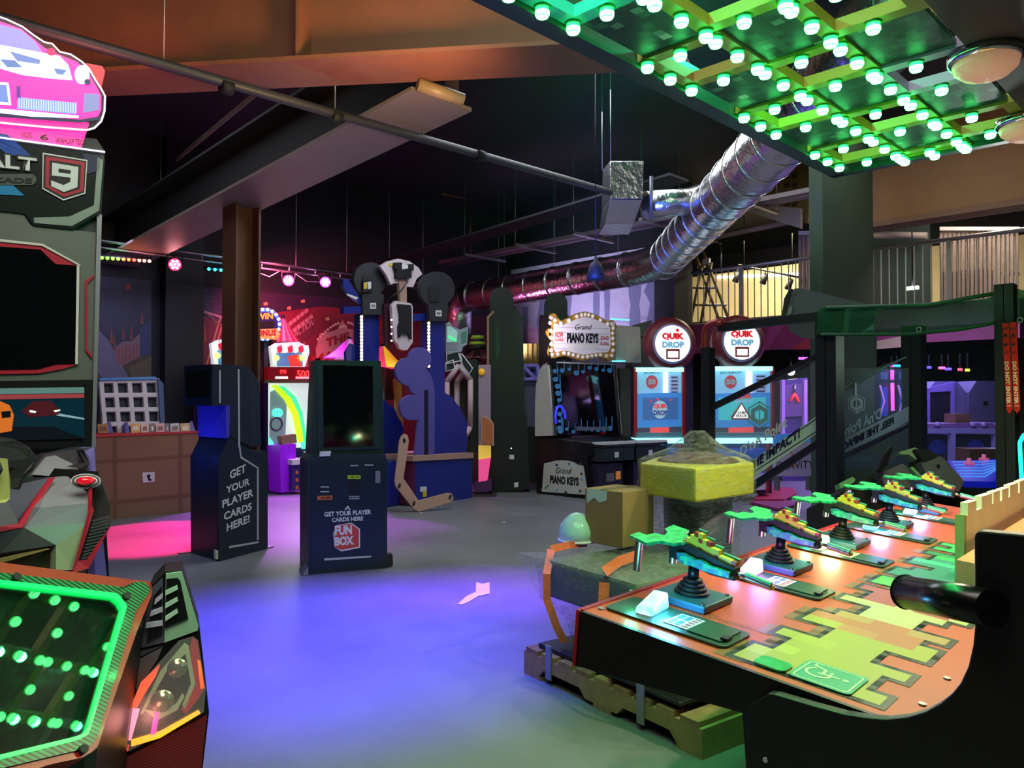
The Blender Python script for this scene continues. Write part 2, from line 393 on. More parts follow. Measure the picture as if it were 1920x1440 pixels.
# the big brown cross beam above the hall
cb = thing('cross_beam', 'wide reddish brown steel beam crossing under the dark roof', 'beam', (2.6, 4.9, 3.8))
f0, f1, r0, r1 = V((.1, 8.14, 3.8)), V((4.25, 2.76, 3.8)), V((.3, 8.5, 3.8)), V((4.75, 2.94, 3.8))
B().poly([f0, f1, r1, r0], (0, 0, .03)).build('bottom_flange', M_STEEL, cb)
mid0, mid1 = (f0 + r0) / 2, (f1 + r1) / 2; nn = V((.66, .75, 0)) * .012
zz = V((0, 0, .03)); B().poly([mid0 - nn + zz, mid1 - nn + zz, mid1 + nn + zz, mid0 + nn + zz], (0, 0, 1.55)).build('web', M_STEEL, cb)
for k in (.06, .135, .155, .62):
    p = mid0.lerp(mid1, k); q = f0.lerp(f1, k); d = (f1 - f0).normalized() * .012
    B().poly([p - d + zz, p + d + zz, q + d * 1 + (p - q) * .15 + zz, q - d + (p - q) * .15 + zz], (0, 0, 1.15)).build('stiffener', M_STEEL, cb)
B().poly([f0 + V((0, 0, 1.2)), f1 + V((0, 0, 1.2)), r1 + V((0, 0, 1.2)), r0 + V((0, 0, 1.2))], (0, 0, .03)).build('top_flange', M_STEEL, cb)
# second rafter far away at the left, with bracing
b = sl(7.6, 8.0, 5, 12, .3, .33); b.build('roof_rafter', M_DARK, None, 'dark roof beam above the hanging cable tray', 'beam')
B().tube([aty(330, 300, 10.5), aty(480, 175, 8.0)], .03, 6).build('roof_brace', M_GSTEEL, None, 'thin dark diagonal brace under the roof at left', 'brace')
# short grey duct box under the cross beam
B().poly([atz(735, 190, 4.05), atz(860, 190, 4.05), atz(860, 215, 4.05), atz(700, 215, 4.05)], (0, 0, .25)).build('roof_duct', M_GSTEEL, None, 'short pale duct box tucked under the brown cross beam', 'duct')
b = B(); b.tube([atd(783, 158, 5.6), atd(868, 188, 5.75)], .05, 12); b.build('strip_light', mat('unlit_tube', '9a8468', .4), None, 'unlit strip lamp hanging under the brown cross beam', 'lamp')
# bulkhead and beams over the upper floor at right
struct(B().b2((11.4, -5, 3.95), (11.55, 4.75, 5.4)), 'wall_bulkhead', mat('brown_bulkhead', '7c5a38', .6))
struct(B().b2((11.35, -5, 3.9), (11.75, 4.8, 3.97)), 'trim_2', mat('brown_bulkhead_edge', '6c5040', .6))
b = B(); b.poly([atx(1372, 380, 11.7), atx(1500, 390, 11.7), atx(1500, 428, 11.7), atx(1365, 385, 11.7)], (.1, 0, 0))
struct(b, 'trim_3', M_GSTEEL)
b = B(); b.poly([atx(1395, 290, 11.9), atx(1515, 290, 11.9), atx(1515, 418, 11.9), atx(1490, 414, 11.9), atx(1375, 372, 11.9)], (.08, 0, 0))
st = struct(b, 'wall_gable', mat('ochre_panel', '7a6226', .7))
b = B()
for k in range(5):
    for j in range(2): b.box(atx(1475 + j * 14, 330 + k * 17, 11.88), (.03, .07, .07))
b.build('panel_bolts', mat('ochre_dark', '3c3416', .7), st)

# upper floor: slab, printed fascia, railing, rooms behind
struct(B().b2((12.02, -5, 2.5), (19, 7.54, 2.76)), 'floor_upper', M_DARK)
fa = struct(B().b2((11.96, -5, 2.26), (12.02, 7.54, 2.78)), 'trim_4', mat('magenta_print', '8e2a62', .5, noise=.35, scale=2.2))
plf = PL((11.96, 6, 2.5), (0, -1, 0))
for pts, h in (([(1480, 655), (1545, 655), (1545, 628), (1510, 636)], 'b0324a'), ([(1300, 655), (1330, 655), (1420, 603), (1380, 603)], '9a4a5a'), ([(1450, 603), (1475, 603), (1440, 655), (1420, 655)], 'b03a86'), ([(1640, 640), (1702, 628), (1702, 650), (1640, 655)], 'c8a890')):
    B().slab(plf, pts, .004, .004).build('print_patch', mat('print_' + h, h, .5, noise=.2), fa)
struct(B().b2((16.5, -5, 2.76), (16.6, 11, 4.45)), 'wall_upper', M_CREAM)
struct(B().b2((12.2, 10.9, 2.76), (16.5, 11, 5.4)), 'wall_upper_side', M_CREAM)
struct(B().b2((14.2, 4.2, 2.76), (14.3, 5.2, 5.4)), 'trim_5', mat('dull_green_wall', '2c3a34', .7))
struct(B().b2((18.2, -5, 0), (18.3, 7.9, 2.5)), 'wall_lower', mat('dark_violet_wall', '1c1830', .7))
def railing(y0, y1, label):
    r = thing('railing', label, 'railing', (12.1, (y0 + y1) / 2, 2.76))
    B().tube([(12.1, y0, 3.72), (12.1, y1, 3.72)], .03, 10).build('handrail', M_GALV, r)
    B().b2((12.085, y0, 2.8), (12.115, y1, 2.83)).build('bottom_rail', M_GALV, r)
    n = int((y1 - y0) / .115); me = None
    for k in range(n + 1):
        y = y0 + (y1 - y0) * k / n
        if me is None: o = B().b2((12.093, y - .007, 2.83), (12.107, y + .007, 3.7)).build('baluster', M_GALV, r); me = o.data; yy = y
        else:
            o = bpy.data.objects.new('baluster', me); COL.objects.link(o); o.parent = r; o.location = (0, y - yy, 0); MW[o] = MW[r]
    for k in range(0, n + 1, 11):
        y = y0 + (y1 - y0) * k / n; B().b2((12.07, y - .03, 2.76), (12.13, y + .03, 3.7)).build('post', M_GALV, r)
railing(5.2, 7.5, 'grey baluster railing on the upper floor beside the stepladder')
railing(-.5, 4.35, 'grey baluster railing on the upper floor before the slatted timber screen')
def screen(px0, px1, pyt, pyb, n, x, label):
    s = thing('timber_screen', label, 'screen', atx((px0 + px1) / 2, pyb, x)); pl = PL((x, 3, 3), (0, -1, 0))
    B().rect(pl, px0, pyt - 7, px1, pyt, .06, .03).build('head_rail', M_WHITE, s)
    w = (px1 - px0) / n
    for k in range(n):
        B().rect(pl, px0 + k * w, pyt, px0 + (k + .66) * w, pyb, .05, 0).build('slat', mat('bleached_timber', 'a8958c', .75, noise=.3, scale=14), s)
    B().rect(pl, px0, (pyt + pyb) / 2 - 2, px1, (pyt + pyb) / 2 + 4, .03, -.051).build('back_rail', M_GREY, s)
screen(1762, 1911, 432, 592, 18, 13.1, 'pale slatted timber screen behind the upper railing at right')
screen(1497, 1519, 440, 608, 3, 13.1, 'narrow strip of pale timber slats beside the large pier')
# large pier, with the canopy's green light put into its colour
pr = struct(B().b2((9.2, 3.89, 0), (10.83, 4.056, 5.4)), 'trim_6', mat('green_lit_pier', '2c4434', .65))
# things in the upper room
def ladder():
    t = thing('stepladder', 'wooden and metal stepladder behind the upper floor railing', 'ladder', atx(1330, 600, 13.0))
    X = 13.0; m = mat('ladder_timber', '8a7440', .7)
    for a, b_ in (((1298, 462), (1354, 616)), ((1312, 455), (1372, 614)), ((1318, 490), (1292, 617)), ((1334, 492), (1312, 617))):
        B().tube([atx(*a, X), atx(*b_, X)], .03, 6).build('rail', m, t)
    for y, x0, x1 in ((500, 1308, 1322), (540, 1295, 1345), (572, 1297, 1362), (596, 1350, 1376)):
        B().tube([atx(x0, y, X), atx(x1, y, X)], .025, 6).build('rung', M_ALU, t)
    B().box(atx(1325, 490, X), (.06, .14, .1)).build('top_cap', M_WHITE, t)
    B().bars([atx(1318, 453, X), atx(1346, 453, X), atx(1352, 458, X), atx(1352, 505, X)], .018, 6).build('guard_rail', M_GALV, t)
ladder()
def track(px0, py0, px1, py1, x, heads, label):
    t = thing('track_light', label, 'lamp', atx(px0, py0, x))
    B().tube([atx(px0, py0, x), atx(px1, py1, x)], .025, 6).build('track', M_BLACK, t)
    for u_ in (.1, .9):
        e_ = atx(px0, py0, x).lerp(atx(px1, py1, x), u_); B().tube([e_, V((e_.x, e_.y, 5.4))], .008, 6).build('drop_rod', M_BLACK, t)
    for hx, hy in heads:
        p = atx(hx, hy, x); B().tube([p + V((0, 0, .16)), p], .012, 6).build('stem', M_BLACK, t)
        B().lathe(p, (.3, .5, -.8), [(-.05, .05), (.1, .06), (.16, .065)], 12).build('spot_head', M_BLACK, t)
        B().lathe(p, (.3, .5, -.8), [(.16, .055), (.165, .055)], 12).build('spot_lens', mat('warm_lens', 'fff0d0', .4, emit=9), t)
track(1385, 497, 1498, 520, 14.5, [(1383, 515), (1435, 518), (1482, 528)], 'black track with three spotlights in the cream upper room')
b = B(); b.tube([atx(1345, 520, 16.47), atx(1500, 514, 16.47)], .035, 8); b.build('strip_light', mat('warm_tube', 'fff2d8', .4, emit=3), None, 'lit strip lamp on the cream wall of the upper room', 'lamp')
b = B(); b.tube([atx(1640, 440, 14), atx(1738, 442, 14)], .06, 8); b.build('roof_pipe', M_GSTEEL, None, 'dull pipe under the upper room ceiling left of the slatted screen', 'pipe')
q_ = atx(1711, 540, 13.6); lt = thing('lamp_bar', 'small white lamp glowing behind the upper railing balusters', 'lamp', q_)
B().box(q_, (.05, .18, .05)).build('lamp_tube', mat('cool_bar', 'f4f6ff', .4, emit=8), lt); B().tube([q_ + V((0, 0, .02)), V((q_.x, q_.y, 5.4))], .012, 6).build('drop_rod', M_BLACK, lt)
b = B(); b.b2((13.4, 3.15, 2.76), (13.8, 3.75, 3.45)); b.build('crate', mat('dull_card', '5a4c44', .8), None, 'dull brown crate standing behind the upper railing', 'crate')
b = B(); b.tube([atx(1290, 455, 12.6), atx(1500, 412, 12.6)], .05, 8); b.build('roof_purlin', M_GSTEEL, None, 'pale purlin crossing the roof above the stepladder', 'beam')
# ------------------------------------------------------------------ services under the roof
def arcpts(a, b, c, n=5, k=.5):
    """polyline a-b-c with the corner at b rounded"""
    a, b, c = V(a), V(b), V(c); r = min((a - b).length, (c - b).length) * k; p = b + (a - b).normalized() * r; q = b + (c - b).normalized() * r
    return [p * (1 - t) ** 2 + b * 2 * t * (1 - t) + q * t * t for t in [i / n for i in range(n + 1)]]
KS = 1.33
def sc(p): return EYE + (V(p) - EYE) * KS
du = thing('ventilation_duct', 'big round foil-wrapped air duct bending under the roof', 'duct', sc((7.55, 5.2, 2.8)))
ez = V((0, 0, 1)); dn = sc((7.55, 8.45, 2.95)); b0 = sc((7.55, 7.2, 2.98)); bend = sc((7.58, 5.13, 3.02)); near = sc((2.55, .25, 3.12)); RD = .205 * KS
B().tube([dn, dn + V((0, -.3, 0)), b0] + arcpts(b0, bend, bend + (near - bend) * .35, 6, .3) + [bend + (near - bend) * .35, near], RD, 28).build('duct_pipe', M_FOIL, du)
B().tube(arcpts(dn + V((0, -.1, 0)), dn + V((0, .3, 0)), dn + V((0, .3, -.6)), 5, .9) + [dn + V((0, .3, -1.3))], RD * .97, 20).build('drop_elbow', M_FOIL, du)
for k in range(8):
    p = dn.lerp(sc((7.55, 5.3, 3.02)), (k + .3) / 8); B().ring(p, (1, 0, 0), (0, 0, 1), RD + .002, .012, 28, 6).build('foil_band', M_FOIL, du)
dd = (near - bend).normalized(); du_ = dd.cross(ez).normalized()
for k in range(15):
    p = bend + dd * (.33 + k * .45); B().ring(p, du_, du_.cross(dd), RD + .002, .012, 28, 6).build('foil_band', M_FOIL, du)
# branch to a foil wrapped plenum box
D_ = lambda x, y, d: atd(x, y, d * KS)
P = D_
B().tube([P(1345, 360, 6.7), P(1290, 378, 6.6), P(1210, 384, 6.5)], .115 * KS, 18).build('branch_pipe', M_FOIL, du)
box = thing('plenum_box', 'square foil-wrapped air box hanging left of the big duct', 'duct', P(1175, 372, 6.5))
B().hexa([P(1144, 302, 6.35), P(1207, 302, 6.35), P(1205, 373, 6.35), P(1144, 373, 6.35)], [P(1130, 318, 6.95), P(1192, 318, 6.95), P(1188, 395, 6.95), P(1128, 395, 6.95)]).build('box_body', M_FOIL, box, bevel=.008)
B().hexa([P(1144, 374, 6.35), P(1205, 374, 6.35), P(1188, 396, 6.95), P(1128, 396, 6.95)], [P(1134, 420, 6.55), P(1188, 420, 6.55), P(1180, 440, 7.1), P(1123, 440, 7.1)]).build('box_chute', M_FOIL, box, bevel=.008)
B().tube([P(1221, 330, 6.3), P(1221, 412, 6.4)], .024, 4).build('hanger_strip', M_GALV, box)
for q in (P(1145, 306, 6.4), P(1129, 320, 6.9)): B().tube([q, V((q.x, q.y, 5.4))], .005, 6).build('hanger_rod', M_GALV, box)
# cable tray with cross hangers
XT = 7.3 * KS; ZT = HC + 2.0 * KS
ct = thing('cable_tray', 'grey double cable tray hung on cross hangers above the duct', 'tray', (XT, 6, ZT))
for dx, z in ((0, ZT), (.2, ZT)):
    B().b2((XT - .06 + dx, 4.0, z), (XT + .08 + dx, 11.7, z + .06)).build('tray_channel', mat('perforated_grey_tray', '7a7278', .5, .5), ct)
for k, y in enumerate((5.0, 6.6, 7.9, 9.2, 10.5)):
    B().b2((XT - .45, y - .03, ZT - .05), (XT + .6, y + .03, ZT - .005)).build('cross_hanger', M_ALU, ct)
    for x in (XT - .43, XT + .58): B().tube([(x, y, ZT - .05), (x, y, 5.4)], .005, 6).build('hanger_rod', M_GALV, ct)
for k, y in enumerate((7.6, 9.0, 10.4)):
    B().tube([(10.04, y, 3.6), (10.04, y, 5.4)], .004, 6).build('hanger_rod', M_GALV, du)
# bell pendant lamp
pl_ = thing('pendant_lamp', 'black bell-shaped pendant lamp hanging before the foil duct', 'lamp', atd(1117, 525, 7.6))
c = atd(1117, 525, 7.6)
B().lathe(c, ez, [(0, .088), (.05, .086), (.12, .07), (.165, .05), (.19, .02), (.24, .012)], 20).build('shade', M_BLACKM, pl_)
B().lathe(c + V((0, 0, .004)), ez, [(0, .07), (.006, .07)], 16).build('lamp_disc', mat('dim_blue_lens', '2440c0', .4, emit=.6), pl_)
B().tube([c + V((0, 0, .24)), c + V((0, 0, 5.4 - c.z))], .005, 6).build('cord', M_BLACK, pl_)
# sprinkler pipe
sp = thing('sprinkler_pipe', 'long dark grey pipe running under the roof from left to right', 'pipe', (1, 5.4, 3.72))
B().tube([(-.95, 5.13, 3.5875), (6.65, 5.13, 3.70)], .036, 12).build('pipe_run', mat('dark_grey_pipe', '34373c', .5), sp)
for px, py in ((425, 164), (630, 220), (900, 292)):
    p = aty(px, py, 5.13); B().tube([p + V((-.04, 0, 0)), p + V((.04, 0, 0))], .05, 12).build('coupling', M_DARK, sp)
for px in (307, 628, 793): 
    p = aty(px, 40 + px * .28, 5.13); B().tube([p, V((p.x, p.y, 5.4))], .006, 6).build('hanger_rod', M_GALV, sp)
b = B(); b.bars([aty(828, 364, 10.5), aty(882, 374, 10.5), aty(882, 480, 10.5)], .012, 6); b.build('copper_conduit', mat('copper', '8a4a34', .4, .6), None, 'thin copper pipe dropping from the dark roof above the tray', 'pipe')
# lighting bar along the printed wall
Yb = 10.95
lb = thing('lighting_truss', 'long aluminium lighting bar hung along the printed wall', 'truss', (6, Yb, 3.4))
for z, r in ((3.53, .022), (3.44, .016)):
    B().tube([(2.6, Yb, z), (8.9, Yb, z)], r, 10).build('bar', M_ALU, lb)
for k in range(14): B().tube([(2.8 + k * .46, Yb, 3.53), (2.8 + k * .46, Yb, 3.44)], .012, 6).build('strut', M_ALU, lb)
for k, px in enumerate((300, 555, 650, 730, 793)):
    p = aty(px, 480, Yb); B().tube([(p.x, Yb, 3.53), (p.x, Yb, 5.4)], .007, 6).build('hanger_rod', M_GALV, lb)
def par(px, py, h, label, k):
    c = aty(px, py, Yb - .06); t = thing('par_light', label, 'lamp', c, group='round stage lamps on the lighting bar'); ax = (EYE - c); ax.z = -2.2; ax.normalize()
    B().lathe(c - ax * .12, ax, [(0, .03), (.02, .075), (.1, .085), (.13, .088)], 20).build('can', M_BLACKM, t)
    u = ax.cross(ez).normalized(); v = u.cross(ax)
    m = mat('lens_' + h, h, .3, emit=14); cw = mat('lens_core_' + h, 'fff0f4', .3, emit=18)
    B().disc(c + ax * .008, ax, .083, .004, 24).build('lens', m, t)
    for j in range(7):
        a = j * 2 * math.pi / 6; q = c + ax * .014 + ((u * math.cos(a) + v * math.sin(a)) * .05 if j < 6 else V((0, 0, 0)))
        B().disc(q, ax, .018, .004, 10).build('led', cw, t)
    B().bars([c + u * .095, c + u * .1 + V((0, 0, .13)), c - u * .1 + V((0, 0, .13)), c - u * .095], .008, 6).build('yoke', M_BLACKM, t)
    B().tube([c + V((0, 0, .13)), V((c.x, Yb, 3.44))], .01, 6).build('clamp', M_BLACKM, t)
par(328, 496, 'ff1030', 'red glowing stage lamp on the lighting bar', 0)
par(541, 526, 'ff20a0', 'pink glowing stage lamp nearest to the steel column', 1)
par(610, 529, 'e020ff', 'magenta glowing stage lamp at the right end of the lighting bar', 2)
def ledbar(pxs, py0, py1, cols, label):
    t = thing('led_bar', label, 'lamp', aty(pxs[0], py0, Yb - .05)); n = len(cols)
    a = aty(pxs[0] - 4, py0, Yb - .05); b_ = aty(pxs[1] + 4, py1, Yb - .05)
    B().tube([a + V((0, .05, .02)), b_ + V((0, .05, .02))], .035, 4).build('housing', M_BLACKM, t)
    for e in (a, b_): B().tube([e + V((0, .05, .03)), V((e.x, Yb, 3.44))], .008, 6).build('clamp', M_BLACKM, t)
    for k, h in enumerate(cols):
        p = a.lerp(b_, (k + .5) / n); B().ball(p, .021, 6).build('led', mat('bar_led_' + h, h, .3, emit=12), t)
ledbar((190, 281), 483, 490, ['50ff20', '50ff20', '60ff20', '60f020', 'ff5020', 'ff4020', 'ff3020', 'ff8060', 'ff8060', 'ff9080'], 'bar of green and red lamps at the left end of the lighting bar')
ledbar((390, 416), 504, 507, ['20d8ff', '20d8ff', '20c8ff'], 'short bar of cyan lamps left of the steel column')
b = B(); b.tube([aty(487, 512, Yb), aty(505, 519, Yb), aty(525, 508, Yb)], .006, 6); b.tube([aty(552, 512, Yb), aty(575, 528, Yb), aty(600, 529, Yb)], .006, 6)
b.build('lamp_cable', mat('white_cable', 'a0a0a8', .5), lb)

# ------------------------------------------------------------------ the lamp-studded canopy over the shooting table
ZC = 2.745; PX, PY = .745, .29; yA, yB, yC, yD = 1.69, 1.40, 1.11, .82
cp = thing('lamp_canopy', 'green lit canopy with a grid of lamps and square openings', 'canopy', (3, 1.3, ZC))
M_CAP = mat('green_lamp', '00ff50', .3, emit=5, ecol='20ff58'); M_CORE = mat('green_lamp_core', 'ffffff', .3, emit=12, ecol='5cff90')
M_STRIP = mat('canopy_yellow_strip', '868c24', .5); M_STRIP2 = mat('canopy_orange_strip', '8c6030', .5); M_STRIPT = mat('canopy_teal_strip', '2e9aa0', .5); M_STRIPV = mat('canopy_grey_strip', '8c84a8', .5)
M_PRINT = pixmat('canopy_pixel_print', [(0, '16382e'), (.3, '1a4238'), (.5, '22503e'), (.66, '14302a'), (.8, '2c5c48'), (.95, '5c8c70'), (.99, 'a8c0a8')], .037)
rows = ((yB, yA, 2.42, 0), (yC, yB, 2.79, 1), (yD, yC, 2.395, 2))
xs0, xs1 = .9, 4.36; fr = .055; lamps = []
me_cap = B().lathe((0, 0, 0), (0, 0, -1), [(0, .02), (.012, .0225), (.016, .0235), (.026, .0235), (.036, .02)], 14).mesh('lamp')
me_cap.materials.append(M_CAP)
me_core = B().lathe((0, 0, 0), (0, 0, -1), [(.019, .0242), (.028, .0238), (.037, .019), (.04, .01)], 14).mesh('lamp_core'); me_core.materials.append(M_CORE)
me_base = B().lathe((0, 0, 0), (0, 0, -1), [(-.004, .027), (.006, .027)], 14).mesh('lamp_base'); me_base.materials.append(mat('lamp_base_green', '0a7030', .5))
for (y0, y1, xr, ri) in rows:
    xa = xr - PX * 2; k = 0; cells = []
    while xa < xs1:
        cells.append((xa, min(xa + .31, xs1))); xa += PX
    edge = xs0
    for (a, b_) in cells:
        if b_ < xs0: edge = max(edge, b_); continue
        a = max(a, xs0)
        if a - edge > .02:
            B().b2((edge, y0 + .0, ZC), (a - .0, y1 - .0, ZC + .02)).build('printed_panel', M_PRINT, cp)
        sm = [M_STRIP2, M_STRIP, M_STRIP][ri] if a < 2.6 else M_STRIP
        if ri == 0 and a < 2.2: sm = M_STRIPT
        if ri == 2 and a > 3.0 and a < 3.6: sm = M_STRIPV
        h = fr / 2
        B().b2((a - h, y0 - h, ZC - .012), (b_ + h, y0 + h, ZC + .03)).build('frame_strip', sm, cp)
        B().b2((a - h, y1 - h, ZC - .012), (b_ + h, y1 + h, ZC + .03)).build('frame_strip', sm, cp)
        B().b2((a - h, y0 + h, ZC - .012), (a + h, y1 - h, ZC + .03)).build('frame_strip', sm, cp)
        B().b2((b_ - h, y0 + h, ZC - .012), (b_ + h, y1 - h, ZC + .03)).build('frame_strip', sm, cp)
        m_ = (a + b_) / 2; ym = (y0 + y1) / 2
        for q in ((a, y0), (a, y1), (b_, y0), (b_, y1), (m_, y0), (m_, y1), (a, ym), (b_, ym)): lamps.append((q, ri))
        edge = b_
    if xs1 - edge > .03: B().b2((edge, y0, ZC), (xs1, y1, ZC + .02)).build('printed_panel', M_PRINT, cp)
seen = []
inv = MW[cp].inverted()
for (x, y), ri in lamps:
    if x < 1.3 or any(abs(x - a) < .03 and abs(y - b_) < .03 for a, b_ in seen): continue
    seen.append((x, y)); L0 = inv @ V((x, y, ZC - .012))
    if y < yD + .02: continue
    o = bpy.data.objects.new('lamp', me_cap); COL.objects.link(o); o.parent = cp; o.location = L0; MW[o] = MW[cp]
    for n_, me_ in (('lamp_core', me_core), ('lamp_base', me_base)):
        q = bpy.data.objects.new(n_, me_); COL.objects.link(q); q.parent = o; MW[q] = MW[cp]
B().b2((xs0, 1.72, ZC - .03), (xs1 + .02, 1.80, ZC + .10)).build('edge_rail', mat('canopy_edge', '1c3c34', .4), cp)
B().b2((xs1, yD, ZC - .03), (xs1 + .05, 1.8, ZC + .08)).build('edge_rail', mat('canopy_edge'), cp)
sf = B().b2((xs0, -.4, ZC - .02), (xs1 + .02, yD - .03, ZC + .05)).build('soffit_panel', mat('olive_soffit', '2a3026', .55), cp)
for k, (x, y) in enumerate([s_ for s_ in seen if s_[1] > yD + .02][::4]):
    light('lamp_bulb', 'SPOT', (x, y, ZC - .05), 17, (.04, 1, .2), (x, y, 0), size=.022, spot=128, blend=.9)
for k in (1.7, 3.2): light('canopy_top_fill', 'POINT', (k, 1.55, ZC + .35), 28, (.03, 1, .3), size=.02)  # added green lights above the canopy, tinting roof and duct
for k in (1.6, 2.6, 3.6): B().tube([(k, 1.76, ZC + .1), (k, 1.76, 5.4)], .006, 6).build('hanger_rod', M_GALV, cp)
def dome(px, py, label):
    c = atz(px, py, ZC - .03); light('dome_bulb', 'SPOT', c - V((0, 0, .11)), 115, (1, .74, .52), (c.x - .2, c.y, 0), size=.05, spot=150, blend=.6); t = thing('dome_light', label, 'lamp', c, group='ribbed dome lamps on the canopy soffit')
    B().lathe(c + V((0, 0, .01)), (0, 0, -1), [(0, .125), (.03, .125), (.035, .11)], 28).build('rim', M_CHROME, t)
    g = B().lathe(c, (0, 0, -1), [(.02, .112), (.05, .104), (.075, .075), (.09, .035), (.093, .004)], 28); g.build('ribbed_glass', mat('frosted_glass', 'c8b49c', .18, noise=.3, scale=90, bump=.3, bscale=120, emit=.25, ecol='ffb890'), t, smooth=True)
dome(1848, 105, 'ribbed glass dome lamp on the dark soffit, nearer one')
dome(1925, 228, 'ribbed glass dome lamp on the dark soffit, cut by the frame edge')
# ------------------------------------------------------------------ racing game cabinet at the left
M_GUN = mat('gunmetal_panel', '3a3f42', .4, .2); M_SILV = mat('silver_green_panel', '8a9890', .35, .3); M_LGREY = mat('light_grey_panel', '8e939a', .35)
M_REDL = mat('red_stripe', 'b42238', .4); M_SCRN = mat('dark_screen_glass', '0a0c10', .08, noise=0, coat=.6); M_VEDGE = mat('extruded_edge_strip', 'a8a8b4', .35, .6)
plA = PLd(190, 500, 3.5, 28); t = thing('racing_cabinet', 'tall racing arcade cabinet with big screens and a glowing marquee', 'arcade cabinet', plA.at(40, 1300))
RA = t
B().slab(plA, [(-160, 238), (197, 287), (188, 408), (176, 838), (200, 1160), (-160, 1230)], .14).build('cabinet_body', M_GUN, t)
B().slab(plA, [(182, 404), (191, 402), (179, 838), (172, 838)], .1, .035).build('edge_strip', M_VEDGE, t)
B().slab(plA, [(-160, 238), (197, 286), (187, 400), (137, 430), (62, 422), (45, 400), (-160, 378)], .03, .03).build('marquee_panel', mat('marquee_dark', '15201f', .25, coat=.5), t)
B().slab(plA, [(183, 296), (194, 294), (186, 395), (135, 424), (64, 418), (63, 408), (130, 406), (176, 385)], .008, .034).build('marquee_frame', M_SILV, t)
B().slab(plA, [(0, 395), (42, 398), (58, 422), (180, 436), (176, 712), (-160, 716), (-160, 395)], .03, .02).build('screen_surround', mat('surround_grey', '6c706c', .4, .2), t)
B().slab(plA, [(-160, 440), (78, 461), (150, 498), (147, 683), (118, 692), (72, 700), (-160, 705)], .02, .03).build('screen_bezel', M_REDL, t)
B().slab(plA, [(-160, 450), (76, 468), (104, 495), (144, 498), (141, 682), (104, 683), (71, 692), (-160, 696)], .02, .034).build('main_screen', M_SCRN, t)
B().slab(plA, [(144, 497), (149, 499), (146, 683), (141, 683)], .006, .038).build('bezel_edge', M_WHITE, t)
B().slab(plA, [(-160, 430), (80, 457), (152, 497), (148, 498), (79, 461), (-160, 436)], .004, .036).build('bezel_edge', M_WHITE, t)
B().slab(plA, [(160, 527), (176, 515), (176, 519), (165, 531), (164, 655), (173, 667), (172, 672), (160, 657)], .01, .03).build('red_bracket', M_REDL, t)
B().slab(plA, [(-160, 716), (177, 712), (173, 838), (-160, 850)], .03, .03).build('video_bezel', M_BLACK, t)
vs = B().slab(plA, [(-160, 730), (158, 726), (158, 822), (-160, 832)], .01, .036).build('video_screen', mat('video_teal', '0a2030', .2, emit=.25, ecol='0c3a48'), t)
for pts, h, e in (([(-160, 742), (158, 738), (158, 746), (-160, 752)], 'a04048', .3), ([(-160, 730), (158, 726), (158, 737), (-160, 741)], '5a7a78', .45), ([(40, 770), (62, 752), (95, 752), (112, 768), (110, 778), (55, 782)], '501820', .3), ([(54, 768), (68, 771), (67, 774), (56, 773)], 'e0fff0', 1), ([(100, 770), (112, 767), (113, 770), (104, 773)], 'e0fff0', 1), ([(110, 775), (158, 784), (158, 787), (105, 779)], '88a8b8', .4), ([(-160, 800), (100, 800), (158, 822), (-160, 832)], '0a1420', .2)):
    B().slab(plA, pts, .002, .039).build('screen_image', mat('vid_' + h, h, .3, emit=e), vs)
B().slab(plA, [(-30, 770), (0, 752), (18, 760), (26, 778), (22, 808), (0, 812), (-30, 806)], .002, .04).build('screen_image', mat('vid_orange', 'd06a28', .3, emit=.5), vs)
B().slab(plA, [(2, 772), (20, 770), (20, 782), (4, 784)], .002, .042).build('screen_image', mat('vid_dark', '101418', .3), vs)
for x, y in ((158, 722), (155, 821), (191, 293), (184, 401)): B().disc(plA.at(x, y, .04), plA.n, .006, .004, 10).build('screw', M_CHROME, t)
# marquee print
M_W = mat('white_print', 'd8dade', .4, noise=.02); M_K = mat('black_print', '0a0b0e', .4); M_BLUEP = mat('blue_print', '1048a8', .35)
for pts, m in (([(-60, 240), (14, 252), (58, 292), (18, 292), (-60, 236)], M_BLUEP), ([(-60, 330), (22, 345), (46, 367), (-60, 362)], mat('cyan_print', '1880b8', .35)), ([(155, 288), (190, 292), (186, 320), (164, 326)], mat('navy_print', '20244c', .4))):
    B().slab(plA, pts, .002, .034).build('print_patch', m, t)
ptxt(plA, 'ASPHALT', (-175, 296), (71, 324), 264, M_K, t, bold=.09, off=.037)
ptxt(plA, 'ASPHALT', (-174, 294), (69, 322), 267, M_W, t, bold=.03, off=.039)
B().slab(plA, rnd(-60, 326, 68, 347, 10), .003, .036).build('print_patch', mat('pill_grey', '48504e', .4), t)
ptxt(plA, 'ARCADE', (-52, 340), (60, 344), 330, M_K, t, bold=.03, off=.039)
for pts, m, o_ in (([(80, 286), (164, 300), (160, 363), (119, 376), (79, 354)], M_W, .037), ([(82, 289), (162, 302), (158, 361), (119, 373), (81, 352)], M_K, .038), ([(86, 293), (159, 304), (156, 358), (120, 369), (85, 350)], M_REDL, .039), ([(93, 300), (152, 309), (150, 354), (120, 363), (92, 347)], M_K, .040)):
    B().slab(plA, pts, .002, o_).build('shield', m, t)
n9 = [(98, 305), (147, 313), (145, 351), (120, 360), (96, 349), (96, 338), (119, 347), (132, 341), (132, 333), (97, 329)]
B().slab(plA, n9, .003, .043).build('number_nine', M_W, t)
B().slab(plA, [(110, 316), (133, 319), (132, 325), (110, 322)], .002, .046).build('number_hole', M_K, t)
